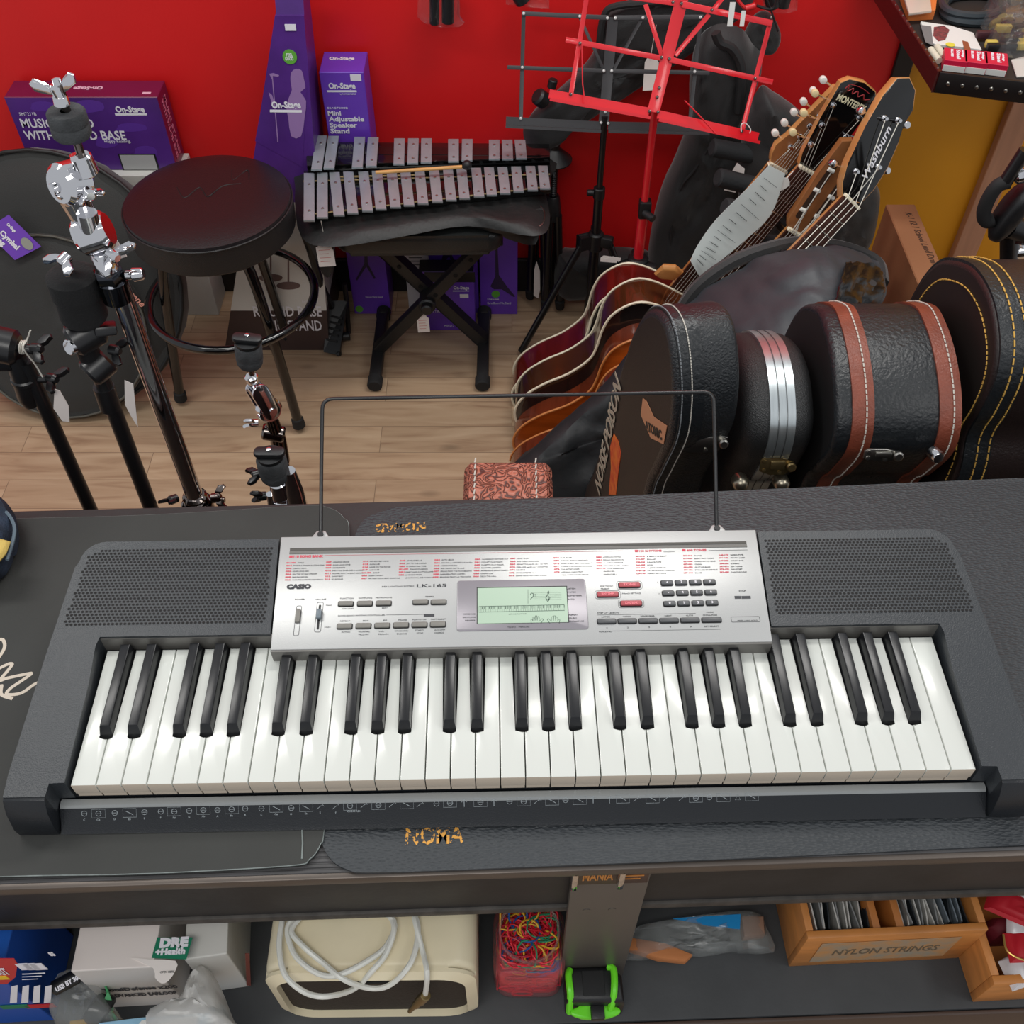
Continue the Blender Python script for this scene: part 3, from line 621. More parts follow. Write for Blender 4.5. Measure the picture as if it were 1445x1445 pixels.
# keys
WK = mat('white_key', (216, 219, 213), 0.24, coat=0.25); WKF = mat('white_key_front', (200, 186, 168), 0.5)
BK = mat('black_key', (22, 23, 26), 0.28)
kwid = 0.8465 / 36; X0 = -0.42325; ZK = 0.0555; KL = 0.147; zlow = 0.034
oct_b = {0: 0.62, 1: 0.0, 3: 0.0, 4: 0.0, 5: 0.0}
BO = {0: 0.56, 1: 0.5 + 0.14 + 0.0, 3: 0.0, 4: 0, 5: 0}
bcent = []   # centres of black keys
for o_ in range(5):
    base = X0 + o_ * 7 * kwid
    for pos in (0.93, 2.07, 3.9, 5.0, 6.1): bcent.append(base + pos * kwid)
NW = 0.0150; YB = 0.0475
for i in range(36):
    a, c = X0 + i * kwid + 0.0005, X0 + (i + 1) * kwid - 0.0005
    lcut = max([b + NW / 2 for b in bcent if b - NW / 2 < a < b + NW / 2] or [a]); rcut = min([b - NW / 2 for b in bcent if b - NW / 2 < c < b + NW / 2] or [c])
    pts = [(a, 0), (c, 0)]
    if rcut < c: pts += [(c, YB), (rcut, YB), (rcut, KL)]
    else: pts += [(c, KL)]
    if lcut > a: pts += [(lcut, KL), (lcut, YB), (a, YB)]
    else: pts += [(a, KL)]
    b_ = new(); prism(b_, pts, zlow + 0.004, ZK, bev=0.0011)
    b_.normal_update()
    for f in b_.faces:
        if f.calc_center_median().y < 0.0003: f.material_index = 1
    bx(b_, a + 0.0002, c - 0.0002, 0.0012, 0.012, zlow - 0.003, ZK - 0.0025, mi=1)
    o = ko('white_key', b_, [WK, WKF], ang=30)
for b in bcent:
    b_ = new(); w0, w1 = 0.0068, 0.0047; ya, yb = YB + 0.002, KL
    P0 = [(b - w0, ya, ZK - 0.004), (b + w0, ya, ZK - 0.004), (b + w0, yb, ZK - 0.004), (b - w0, yb, ZK - 0.004)]
    P1 = [(b - w1, ya + 0.0065, ZK + 0.0105), (b + w1, ya + 0.0065, ZK + 0.0105), (b + w1, yb, ZK + 0.0115), (b - w1, yb, ZK + 0.0115)]
    va = [b_.verts.new(p) for p in P0]; vb = [b_.verts.new(p) for p in P1]
    for i in range(4): b_.faces.new((va[i], va[(i + 1) % 4], vb[(i + 1) % 4], vb[i]))
    ft = b_.faces.new(vb); b_.faces.new(va[::-1])
    bmesh.ops.bevel(b_, geom=list(ft.edges), offset=0.0012, segments=2, affect='EDGES', profile=0.5)
    ko('black_key', b_, BK, ang=30)
b_ = new(); bx(b_, -0.4262, 0.4262, 0.002, 0.152, 0.0275, 0.031); ko('key_bed', b_, mat('key_bed_black', (10, 10, 10), 0.7))
# front rail
b_ = new()
prof = [(-0.001, 0.0285), (-0.004, 0.0292), (-0.0075, 0.0288), (-0.0095, 0.0268), (-0.0235, 0.0125), (-0.0275, 0.0095), (-0.0005, 0.0095)]
for xx in (-0.4395, 0.4395): pass
va = [b_.verts.new((-0.4395, y, z)) for y, z in prof]; vb = [b_.verts.new((0.4395, y, z)) for y, z in prof]; n = len(prof)
for i in range(n):
    f = b_.faces.new((va[i], va[(i + 1) % n], vb[(i + 1) % n], vb[i])); f.material_index = 1 if i < 3 else 0
b_.faces.new(va); b_.faces.new(vb[::-1])
rail = ko('front_rail', b_, [CASED, mat('grey_rail_edge', (150, 153, 153), 0.35, 0.2)], ang=20)
# icons printed on rail
def rk(px, py):
    a, c = V((0, prof[3][0], prof[3][1])), V((0, prof[4][0], prof[4][1])); n = V((1, 0, 0)).cross(c - a).normalized()
    return KI @ atp(px, py, KW @ a, KW.to_3x3() @ n) + n * (-0.0002 if n.z < 0 else 0.0002)
IC = mat('pale_icon_print', (176, 184, 188), 0.6); b_ = new()
RMX = (V((1, 0, 0)), V((0, prof[3][0] - prof[4][0], prof[3][1] - prof[4][1])).normalized())
def ricon(px, py, kind):
    o = rk(px, py); ux, uy = RMX; s = 0.0042; P = lambda pts: [o + ux * (x * s) + uy * (y * s) for x, y in pts]
    if kind in 'BD': tube(b_, P([(-1.5, -1), (1.5, -1), (1.5, 1), (-1.5, 1)]), 0.00016, 4, True)
    if kind in 'OBo': tube(b_, P([(0.62 * math.cos(a * PI / 4), 0.62 * math.sin(a * PI / 4)) for a in range(8)]), 0.00022, 4, True); tube(b_, P([(-0.5, 0), (0.5, 0)]), 0.00018, 4)
    if kind == 'D': tube(b_, P([(-0.8, 0.4), (0, 0), (0.8, -0.5)]), 0.00024, 4)
    if kind == '/': tube(b_, P([(-0.8, -0.6), (0.2, 0.2), (0.8, 0.1), (0.3, 0.7)]), 0.0002, 4)
    if kind == 'T': tube(b_, P([(-0.6, -0.6), (0.6, -0.6), (0, 0.7)]), 0.00018, 4, True)
    if kind == 'P': tube(b_, P([(0, -0.9), (0, 0.8)]), 0.0003, 4); tube(b_, P([(-0.6, 0.2), (0, 0.8), (0.6, 0.2)]), 0.0002, 4)
icx = [(119, 1148, 'O'), (139, 1148, 'B'), (162, 1147, 'O'), (183, 1147, 'D'), (204, 1146, 'O'), (227, 1145, 'O'), (246, 1145, 'B'), (267, 1144, 'O'), (287, 1143, 'B'), (307, 1143, 'O'), (327, 1142, 'B'), (346, 1141, 'O'), (369, 1141, 'O'), (390, 1140, 'D'),
       (411, 1140, 'O'), (432, 1139, 'D'), (452, 1138, '/'), (474, 1138, '/'), (494, 1137, 'B'), (514, 1136, '/'), (534, 1136, 'B'), (554, 1135, '/'), (574, 1135, 'D'), (593, 1135, '/'), (616, 1134, 'O'), (635, 1133, 'B'), (655, 1133, 'P'), (678, 1132, 'B'), (697, 1132, 'P'), (719, 1131, 'O'), (739, 1131, 'B'), (759, 1130, '/'), (779, 1130, 'D'), (798, 1129, 'o'), (818, 1129, 'D'), (837, 1128, 'P'),
       (860, 1128, 'P'), (879, 1127, 'D'), (899, 1127, '/'), (921, 1127, 'D'), (941, 1126, '/'), (963, 1126, '/'), (982, 1126, 'B'), (1001, 1125, 'o'), (1021, 1125, 'D'), (1041, 1125, 'T'), (1061, 1124, 'D')]
for a in icx: ricon(*a)
nts = ['C', 'C#', 'D', 'Eb', 'E', 'F', 'F#', 'G', 'Ab', 'A', 'Bb', 'B', 'C', 'C#', 'D', 'Eb', 'E', 'F']
for (x, y, _k), s in zip(icx, nts):
    text(b_, s, frame(rk(x, y + 10), *RMX), 0.0018, None, 'CENTER', ext=0.00005)
text(b_, 'CHORD', frame(rk(490, 1146), *RMX), 0.0018, 0.0125, ext=0.00005)
sub('icon_print', b_, IC, rail, local=True, smooth=False)
# wire music rest, tabs
ml, mr = KI @ at(452, 752, z=CT + 0.086), KI @ at(1012, 743, z=CT + 0.086)
tl, tr_ = KI @ at(455, 563, Y=0.815), KI @ at(1007, 553, Y=0.825)
def corner(a, b, c, r=0.012, n=6):
    u, v_ = (a - b).normalized(), (c - b).normalized(); out = []
    for i in range(n + 1):
        t = i / n; p, q = b + u * r * (1 - t), b + v_ * r * t; out.append(p + (b + v_ * r * t - b) * 1.0 - V((0, 0, 0)) if False else (b + u * r * (1 - t) ** 2 + v_ * r * t ** 2))
    return out
b_ = new(); tube(b_, [ml + V((0, -0.002, -0.006)), ml + (tl - ml) * 0.5] + corner(ml, tl, tr_) + corner(tl, tr_, mr) + [mr + (tr_ - mr) * 0.5, mr + V((0, -0.002, -0.006))], 0.0021, 10)
ko('music_rest_wire', b_, BLKM)
for c_ in (ml, mr):
    b_ = new(); pts = [(-0.011, -0.004), (0.011, -0.004), (0.0085, 0.003), (0.005, 0.009), (0, 0.0115), (-0.005, 0.009), (-0.0085, 0.003)]
    prism(b_, pts, -0.004, 0.0, T((c_.x, 0.2672, 0.0835)), bev=0.0006); cyl(b_, (c_.x, 0.2715, 0.0835), (c_.x, 0.2715, 0.0855), 0.0033, seg=14, mi=1)
    ko('rest_socket', b_, [SILV, BEZ])
# ------------------------------------------------------------------ cartons along the back wall
def face_quad(bm, q, mi=0, th=0.0): 
    f = bm.faces.new([bm.verts.new(p) for p in q]); f.material_index = mi
class Face:
    """a planar face given by origin, right, up in metres"""
    def __init__(s, o, r, u): s.o, s.r, s.u = V(o), V(r).normalized(), V(u).normalized(); s.n = s.r.cross(s.u)
    def M(s, x, y, d=0.0006): return frame(s.o + s.r * x + s.u * y + s.n * d, s.r, s.u)
    def px(s, px, py): p = atp(px, py, s.o, s.n) - s.o; return p.dot(s.r), p.dot(s.u)
    def t(s, bm, st, px, py, wpx, hpx, align='LEFT', bold=0.0, shear=0.0, mi=0, d=0.0006):
        x, y = s.px(px, py); x2, _ = s.px(px + wpx, py); _, y2 = s.px(px, py - hpx)
        text(bm, st, s.M(x, y, d), abs(y2 - y), abs(x2 - x), align, bold=bold, ext=0.0002, shear=shear, mi=mi)
    def r4(s, bm, x0, y0, x1, y1, d=0.0005, mi=0, M=None):
        a = s.px(x0, y1); b = s.px(x1, y0); bx(bm, a[0], b[0], a[1], b[1], 0, d, s.M(0, 0, 0), mi)
    def poly(s, bm, pts, d=0.0004, mi=0, sm=0):
        q = [s.px(*p) for p in pts]
        if sm: q = [(p.x, p.y) for p in cat([V((a, b, 0)) for a, b in q], sm, True)]
        prism(bm, q, 0.0, d, s.M(0, 0, 0), mi)
    def disc(s, bm, px, py, rpx, d=0.0006, mi=0):
        x, y = s.px(px, py); x2, _ = s.px(px + rpx, py); r_ = abs(x2 - x); prism(bm, [(x + r_ * math.cos(a * PI / 12), y + r_ * math.sin(a * PI / 12)) for a in range(24)], 0, d, s.M(0, 0, 0), mi)
PUR2 = mat('light_purple_print', (122, 84, 180), 0.45); PURB = mat('bright_purple_card', (104, 58, 182), 0.36, var=0.06, vscale=5)
MAG = mat('wine_card', (112, 22, 66), 0.35, var=0.1, vscale=6); GREYP = mat('grey_label', (176, 176, 176), 0.7)
def carton(name, x0, x1, y0, y1, z0, z1, m, label, group=None, m_top=None, m_side=None, rotz=0):
    r_ = root(name, label, 'box', ((x0 + x1) / 2, (y0 + y1) / 2, z0), 0, group)
    b_ = new(); bx(b_, x0, x1, y0, y1, z0, z1, bev=0.0015, seg=1); b_.faces.ensure_lookup_table(); b_.normal_update()
    for f in b_.faces:
        if f.normal.z > 0.7 and m_top: f.material_index = 1
        if abs(f.normal.x) > 0.7 and m_side: f.material_index = 2
    body = obj('carton', b_, [m, m_top or m, m_side or m], r_, smooth=False)
    return r_, Face((x0, y0, z0), (1, 0, 0), (0, 0, 1))
# long box with the wood-base stand
YF = 2.325; ztp = at(110, 137, Y=YF).z; xl = at(5, 137, Y=YF).x; xr = at(222, 137, Y=YF).x; zbt = at(110, 240, Y=YF).z
r_, F = carton('carton_box', xl, xr, YF, 2.405, zbt, ztp, PURD, 'wide purple box with white lettering on top of a plain carton at far left', m_top=MAG, m_side=MAG)
b_ = new(); F.t(b_, 'MUSIC STAND', 32, 180, 102, 12.5, bold=0.0006); F.t(b_, 'WITH WOOD BASE', 37, 197, 142, 12.5, bold=0.0006)
F.t(b_, 'SM7211B', 28, 163, 24, 4.5); F.t(b_, 'Happy Reading.', 148, 201, 37, 4); F.t(b_, 'On-Stage', 164, 158, 41, 8, bold=0.0008); F.poly(b_, [(162, 160), (207, 159.5), (207.5, 162.5), (163, 163)])
obj('lettering', b_, PRW, r_, smooth=False)
b_ = new()
for (x, y, rx, ry) in ((150, 200, 16, 9), (205, 215, 17, 9), (125, 150, 22, 9), (60, 150, 18, 7), (185, 180, 22, 6)): F.poly(b_, [(x + rx * math.cos(a * PI / 5) * (1 + 0.15 * math.sin(a * 2.1)), y + ry * math.sin(a * PI / 5)) for a in range(10)], 0.0003, sm=3)
obj('printed_picture', b_, mat('violet_print', (92, 50, 150), 0.4), r_, smooth=False)
b_ = new(); F.r4(b_, 174, 217, 219, 240, 0.0010, 1); F.r4(b_, 175.5, 218.5, 217, 239, 0.0014, 0)
obj('paper_label', b_, [GREYP, BLK], r_, smooth=False)
Ft = Face((xl, 2.405, ztp), (-1, 0, 0), (0, -1, 0)); b_ = new()
pA_, pB_ = at(146, 122, z=ztp + 0.0008), at(104, 123, z=ztp + 0.0008); text(b_, 'On-Stage', frame(pA_, pB_ - pA_, V((0, -1, 0))), 0.013, (pB_ - pA_).length, bold=0.0008)
pC = at(208, 131, z=ztp + 0.0008); bx(b_, pC.x - 0.012, pC.x + 0.008, pC.y - 0.004, pC.y + 0.004, ztp, ztp + 0.0008)
obj('top_lettering', b_, mat('pink_white_print', (226, 186, 206), 0.5), r_, smooth=False)
Fs = Face((xr, YF, zbt), (0, 1, 0), (0, 0, 1)); b_ = new(); L_ = ztp - zbt
for k, s in enumerate(('MUSIC STAND', 'WITH WOOD BASE')): text(b_, s, frame((xr + 0.0008, YF + 0.028 + 0.022 * (1 - k), zbt + 0.02), (0, 0, 1), (0, -1, 0)) if False else frame((xr + 0.0008, YF + 0.02 + 0.022 * (1 - k) + 0.0, ztp - 0.02), (0, 0, -1), (0, 1, 0)), 0.013, L_ * 0.8, bold=0.0004)
obj('side_lettering', b_, mat('pink_print_2', (214, 120, 150), 0.5), r_, smooth=False)
carton('carton_box', xl + 0.005, xr + 0.012, 2.30, 2.405, 0, zbt - 0.0005, mat('white_card', (206, 204, 198), 0.6), 'plain white carton under the wide purple music stand box at far left')
# tall speaker-stand box
YF = 2.305; a_ = at(450, 102, Y=YF); c_ = at(513, 102, Y=YF)
r_, F = carton('carton_box', a_.x, c_.x, YF, 2.405, 0, a_.z, PURB, 'narrow bright purple upright box for a mini speaker stand, behind the metal bar instrument')
b_ = new(); F.t(b_, 'On-Stage', 464, 125, 38, 8, bold=0.0007); F.poly(b_, [(461, 127.5), (503, 127.5), (503.5, 130), (462, 130)]); F.t(b_, 'by THE MUSIC PEOPLE', 480, 133.5, 22, 2.0)
for k, (s, w_) in enumerate((('Mini', 18.5), ('Adjustable', 50), ('Speaker', 39), ('Stand', 27))): F.t(b_, s, 463 + k * 1.2, 162.5 + k * 8.4, w_, 6.2, bold=0.0005)
F.t(b_, 'SSAS7000B', 462, 153.5, 29, 2.6); F.r4(b_, 495, 105, 509, 114, 0.0008)
F.t(b_, 'Deluxe Metal Stand', 516, 420, 24, 2.5)
pA_, pB_ = at(464, 84, z=a_.z + 0.001), at(500, 84, z=a_.z + 0.001); text(b_, 'On-Stage', frame(pA_, pB_ - pA_, V((0, 1, 0))), 0.012, (pB_ - pA_).length, bold=0.0007)
obj('lettering', b_, PRW, r_, smooth=False)
b_ = new(); F.disc(b_, 507, 436, 5.5); obj('green_dot', b_, GRN, r_, smooth=False)
DPR = mat('dark_picture_print', (46, 30, 72), 0.45)
b_ = new(); F.poly(b_, [(515, 340), (518, 340), (519, 372), (530, 392), (528, 394), (517, 376), (504, 396), (502, 394), (514, 372)]); F.poly(b_, [(508, 340), (526, 340), (524, 350), (510, 350)]); obj('printed_picture', b_, DPR, r_, smooth=False)
# tall tapering box
YB0, YB1 = 2.15, 2.26
bl, br = at(312, 476, Y=YB0), at(462, 478, Y=YB0); tl2, tr2 = at(388, 22, Y=YB1), at(429, 22, Y=YB1)
bl.z = br.z = 0; HT = tl2.z
r_ = root('carton_box', 'tall tapering purple and white box with pictures of two stands, against the wall', 'box', ((bl.x + br.x) / 2, 2.25, 0))
def taper(bm, x0, x1, X0, X1, y0, y1, Y0, Y1, z0, z1, mi=0):
    a = [bm.verts.new(p) for p in ((x0, y0, z0), (x1, y0, z0), (x1, y1, z0), (x0, y1, z0))]; t = [bm.verts.new(p) for p in ((X0, Y0, z1), (X1, Y0, z1), (X1, Y1, z1), (X0, Y1, z1))]
    for i in range(4): bm.faces.new((a[i], a[(i + 1) % 4], t[(i + 1) % 4], t[i])).material_index = mi
    bm.faces.new(a[::-1]).material_index = mi; bm.faces.new(t).material_index = mi
def lv(f): return (bl.x + (tl2.x - bl.x) * f, br.x + (tr2.x - br.x) * f, YB0 + (YB1 - YB0) * f, 2.405 - 0.05 * f)
b_ = new(); segs = [(0, 0.145, 1), (0.145, 0.5, 2), (0.5, 1.0, 0)]
for f0, f1, mi in segs:
    A, B = lv(f0), lv(f1); taper(b_, A[0], A[1], B[0], B[1], A[2], A[3], B[2], B[3], HT * f0, HT * f1, mi)
A = lv(1.0); taper(b_, A[0] + 0.002, A[1], A[0] + 0.004, A[1] + 0.002, A[2] + 0.004, A[3], A[2] + 0.02, A[3], HT, HT + 0.05, 0)
obj('carton', b_, [PURD, mat('brown_card_print', (64, 48, 46), 0.45), mat('white_card_2', (214, 212, 206), 0.5)], r_, smooth=False)
n_ = V((0, -(HT), (YB1 - YB0))).normalized(); F = Face(bl, (1, 0, 0), V((0, YB1 - YB0, HT)))
b_ = new(); F.poly(b_, [(360, 199), (427, 236), (433, 120), (400, 60), (378, 100)], 0.0006, 0)   # purple wedge boundary
obj('purple_wedge', b_, PURD, r_, smooth=False)
b_ = new(); F.t(b_, 'ROUND BASE', 359, 446, 96, 14, bold=0.0007, d=0.001); F.t(b_, 'MIC STAND', 378, 466, 77, 14, bold=0.0007, d=0.001)
F.t(b_, 'On-Stage', 384, 152, 41, 9, bold=0.0008, d=0.0016); F.poly(b_, [(381, 154.5), (426, 155), (426, 158.5), (381, 158)], 0.0016); F.r4(b_, 403, 34, 417, 43, 0.0018); F.t(b_, 'MS7201', 427, 428, 22, 4, d=0.001)
obj('lettering', b_, PRW, r_, smooth=False)
b_ = new(); F.disc(b_, 409, 80, 10, 0.002); o = obj('green_dot', b_, GRN, r_, smooth=False)
b_ = new(); F.t(b_, 'FEEL', 404.5, 79, 9, 4, bold=0.0003, d=0.0022); F.t(b_, 'GOOD', 403, 84.5, 11.5, 4, bold=0.0003, d=0.0022); sub('dot_lettering', b_, PRW, o, smooth=False)
FIG = mat('lilac_figure_print', (150, 116, 170), 0.5); b_ = new()
F.poly(b_, [(411, 102), (418, 97), (426, 100), (429, 112), (431, 124), (424, 130), (432, 142), (430, 165), (425, 192), (411, 192), (407, 166), (404, 150), (410, 132), (412, 126), (410, 114)], 0.0012, sm=2)
F.poly(b_, [(380, 104), (386, 103), (394, 106), (393, 108), (385, 107), (393, 200), (391.5, 200), (384, 112)], 0.0012); F.poly(b_, [(379, 130), (384, 134), (388, 146), (384, 147)], 0.0012)
obj('printed_picture', b_, FIG, r_, smooth=False)
b_ = new()
for (x, y0, y1) in ((382, 350, 392), (407, 355, 403)): F.poly(b_, [(x - 1, y0), (x + 1, y0), (x + 1.3, y1), (x - 1.3, y1)], 0.0008); F.poly(b_, [(x + 17 * math.cos(a * PI / 8) , y1 + 5.5 * math.sin(a * PI / 8)) for a in range(16)], 0.0009)
obj('stand_picture', b_, mat('brown_grey_print', (110, 88, 86), 0.5), r_, smooth=False)
# boxes under the bench
YF = 2.233; q0 = at(580, 466, Y=YF); q1 = at(671, 466, Y=YF); zt = at(620, 383, Y=YF).z
r_, F = carton('carton_box', q0.x + 0.035, q1.x, YF, 2.285, 0, zt, PURB, 'small purple box with black top band on the floor under the bench', m_top=BLK)
b_ = new(); F.r4(b_, 600, 384, 670, 398, 0.0008); obj('black_band', b_, BLK, r_, smooth=False)
b_ = new(); F.t(b_, 'On-Stage', 640, 408, 22, 4.5, bold=0.0004); F.r4(b_, 639, 410, 662, 411, 0.0006); F.r4(b_, 649, 415, 661, 420, 0.0008); F.t(b_, 'Deluxe', 611, 430, 14, 4); F.t(b_, 'MICROPHONE', 611, 436, 30, 3.5); F.t(b_, 'STAND', 611, 441, 17, 3.5); F.t(b_, 'MS9212', 627, 461, 14, 3); obj('lettering', b_, PRW, r_, smooth=False)
YF = 2.31; q0 = at(604, 440, Y=YF); q1 = at(677, 440, Y=YF)
r_, F = carton('carton_box', q0.x, q1.x - 0.002, YF, 2.37, 0, 0.37, PUR, 'tall purple box standing behind the small purple box under the bench')
b_ = new(); F.poly(b_, [(628, 345), (640, 345), (637, 358), (646, 378), (642, 379), (634, 362), (622, 372)], 0.0006); obj('printed_picture', b_, DPR, r_, smooth=False)
YF = 2.303; q0 = at(678.5, 443, Y=YF); q1 = at(730, 443, Y=YF)
r_, F = carton('carton_box', q0.x, q1.x, YF, 2.405, 0, 0.40, PURB, 'purple box with a green dot standing rightmost under the bench')
b_ = new(); F.disc(b_, 699.5, 415, 6); obj('green_dot', b_, GRN, r_, smooth=False)
b_ = new(); F.poly(b_, [(699, 345), (702, 345), (704, 388), (716, 405), (727, 418), (725, 419), (708, 408), (697, 408), (692, 404), (699, 390)], 0.0006); obj('printed_picture', b_, DPR, r_, smooth=False)
b_ = new(); F.t(b_, 'Deluxe', 688, 423, 16, 2.5); F.t(b_, 'Euro Boom Mic Stand', 688, 429, 33, 3); obj('lettering', b_, PRW, r_, smooth=False)
YF = 2.30; q0 = at(572, 382, Y=YF); q1 = at(603, 344, Y=YF)
r_, F = carton('carton_box', q0.x, q1.x, YF, 2.36, 0.0, 0.40, mat('grey_white_card', (180, 178, 180), 0.5), 'grey-white printed box standing left of the tall purple box under the bench')
b_ = new()
for k in range(6): F.r4(b_, 577, 348 + k * 5, 598 - 3 * (k % 2), 349.2 + k * 5, 0.0006)
obj('small_print', b_, DK, r_, smooth=False)

# ------------------------------------------------------------------ price tags
def price_tag(parent, px, py, w_px, h_px, Y, string_from, tilt=0.0, red=True):
    """scalloped card tag on a string, hanging in a plane of constant Y"""
    F = Face(at(px, py, Y=Y), (1, 0, 0), (0, 0.25, 1)); s = at(px + w_px / 2, py, Y=Y).x - at(px - w_px / 2, py, Y=Y).x; h = s * h_px / w_px * 1.25
    prof = [(-0.5, 0), (-0.5, 0.72), (-0.36, 0.76), (-0.3, 0.86), (-0.14, 0.9), (0, 1.0), (0.14, 0.9), (0.3, 0.86), (0.36, 0.76), (0.5, 0.72), (0.5, 0)]
    R_ = Matrix.Rotation(tilt, 4, 'Z'); M = F.M(0, 0, 0) @ R_
    b_ = new(); prism(b_, [(x * s, (y - 0.5) * h) for x, y in prof], -0.0004, 0.0004, M); t_ = obj('price_tag', b_, mat('tag_card', (232, 222, 216), 0.75), parent, smooth=False)
    b_ = new()
    for k in range(4): bx(b_, -0.36 * s, (0.3 - 0.1 * (k % 2)) * s, (0.1 - k * 0.14) * h, (0.1 - k * 0.14) * h + 0.0012, 0.0004, 0.0007, M)
    sub('writing', b_, mat('tag_red_ink', (206, 128, 120), 0.6) if red else DK, t_, smooth=False)
    if string_from is not None:
        b_ = new(); p = M @ V((0, 0.45 * h, 0.0006)); q = V(string_from); tube(b_, cat([q, (p + q) / 2 + V((0.002, 0, -0.004)), p], 4), 0.0007, 5); sub('string', b_, STITCHW, t_)
    return t_

# ------------------------------------------------------------------ cymbal bag with front pocket
cb = root('cymbal_bag', 'big round black cymbal bag leaning against the cartons at far left', 'bag', (-1.13, 1.9, 0))
BAGM = mat('black_bag_fabric', (40, 40, 38), 0.68, bump=0.35, bscale=380, sheen=0.25)
c0 = V((-1.135, 1.865, 0.0)); up = V((0.0, 0.31, 0.60)).normalized(); R_b = 0.322; cc = c0 + up * (R_b + 0.01) + V((0, 0.03, 0)); MB_ = frame(cc, (1, 0, 0.0), up)
circ = lambda r_, n=36, cy=0: [(r_ * math.cos(2 * PI * i / n), cy + r_ * math.sin(2 * PI * i / n)) for i in range(n)]
b_ = new(); prism(b_, circ(R_b), -0.05, 0.0, MB_, bev=0.012, seg=3); pillow(b_, circ(R_b - 0.012), 0.05, MB_ @ T((0, 0, -0.004)), wr=0.008, ws=9, k=3.5); obj('bag_body', b_, BAGM, cb)
b_ = new(); tube(b_, [MB_ @ V((x, y, 0.002)) for x, y in circ(R_b - 0.003)], 0.0045, 8, True); obj('rim_piping', b_, mat('bag_piping', (26, 26, 26), 0.5), cb)
b_ = new(); prism(b_, circ(0.232, cy=-0.10), 0.0, 0.028, MB_, bev=0.01, seg=3); pillow(b_, circ(0.222, cy=-0.10), 0.03, MB_ @ T((0, 0, 0.025)), wr=0.006, ws=10, k=3.5); obj('front_pocket', b_, BAGM, cb)
b_ = new(); tube(b_, [MB_ @ V((x, y, 0.03)) for x, y in circ(0.228, cy=-0.10)], 0.003, 8, True); obj('pocket_zip', b_, mat('zip_grey', (84, 82, 74), 0.5), cb)
b_ = new(); pa_ = atp(172, 406, MB_ @ V((0, 0, 0.046)), MB_.to_3x3() @ V((0, 0, 1))); pb_ = atp(200, 434, MB_ @ V((0, 0, 0.046)), MB_.to_3x3() @ V((0, 0, 1)))
text(b_, 'Dunne', frame(pa_, pb_ - pa_, up), 0.016, (pb_ - pa_).length, bold=0.0006, shear=0.3); obj('lettering', b_, mat('coral_print', (226, 150, 130), 0.5), cb, smooth=False)
nrm = MB_.to_3x3() @ V((0, 0, 1)); P = lambda x, y, d=0.055: atp(x, y, MB_ @ V((0, 0, d)), nrm)
b_ = new(); q = [P(12, 303), P(60, 350), P(22, 368), P(-18, 328)]; 
q = [P(12, 303), P(58, 348), P(21, 367), P(-22, 325)]
for k in (0, 1): pass
va = [b_.verts.new(p) for p in q]; vb = [b_.verts.new(p - nrm * 0.001) for p in q]; b_.faces.new(va); b_.faces.new(vb[::-1])
for i in range(4): b_.faces.new((va[i], vb[i], vb[(i + 1) % 4], va[(i + 1) % 4]))
ht = obj('hang_tag', b_, mat('tag_purple', (112, 62, 180), 0.4), cb, smooth=False)
b_ = new(); dR = (q[1] - q[0]).normalized(); dU = nrm.cross(dR)
text(b_, 'On-Stage', frame(P(9, 317, 0.056), dR, dU), 0.007, 0.024, bold=0.0005); text(b_, 'Cymbal', frame(P(-1, 329, 0.056), dR, dU), 0.0125, 0.052, bold=0.0008); text(b_, 'Bag', frame(P(-8, 336, 0.056), dR, dU), 0.0125, 0.026, bold=0.0008); sub('tag_lettering', b_, PRW, ht, smooth=False)
b_ = new(); cp = P(38, 344, 0.0565); prism(b_, [(0.016 * math.cos(a * PI / 9), 0.012 * math.sin(a * PI / 9)) for a in range(18)], 0, 0.0004, frame(cp, dR, dU)); sub('cymbal_picture', b_, mat('silver_print', (150, 150, 140), 0.4), ht, smooth=False)

# ------------------------------------------------------------------ round stool
sx, sy = -0.675, 1.985; SZ = 0.59
st = root('stool', 'round black padded stool with tubular legs and foot ring in front of the purple boxes', 'stool', (sx, sy, 0))
VIN = mat('black_vinyl_seat', (26, 22, 24), 0.38, bump=0.3, bscale=260); VIN2 = mat('black_vinyl_side', (30, 30, 31), 0.45, bump=0.5, bscale=500)
b_ = new(); R_ = 0.186; M = T((sx, sy, SZ - 0.085)); lathe(b_, [(0, 0), (R_ - 0.01, 0), (R_ - 0.002, 0.008), (R_, 0.04), (R_ - 0.001, 0.066)], M, 48, 1)
lathe(b_, [(R_ - 0.001, 0.066), (R_ - 0.004, 0.076), (R_ - 0.03, 0.085), (0.1, 0.0885), (0, 0.087)], M, 48, 0); obj('seat', b_, [VIN, VIN2], st)
b_ = new(); tube(b_, [M @ V((x, y, 0.068)) for x, y in circ(R_ - 0.0005, 48)], 0.0022, 6, True); obj('seat_seam', b_, VIN2, st)
b_ = new()
for wv in (((-0.07, 0.03), (-0.045, -0.01), (-0.02, 0.03), (0.005, -0.005), (0.03, 0.035), (0.07, 0.045)), ((0.04, 0.1), (0.05, 0.06), (0.075, 0.1), (0.085, 0.06))):
    tube(b_, cat([V((sx + x, sy + y, SZ + 0.0022)) for x, y in wv], 5), 0.0016, 5)
obj('embossed_logo', b_, mat('embossed_black', (12, 12, 12), 0.6), st)
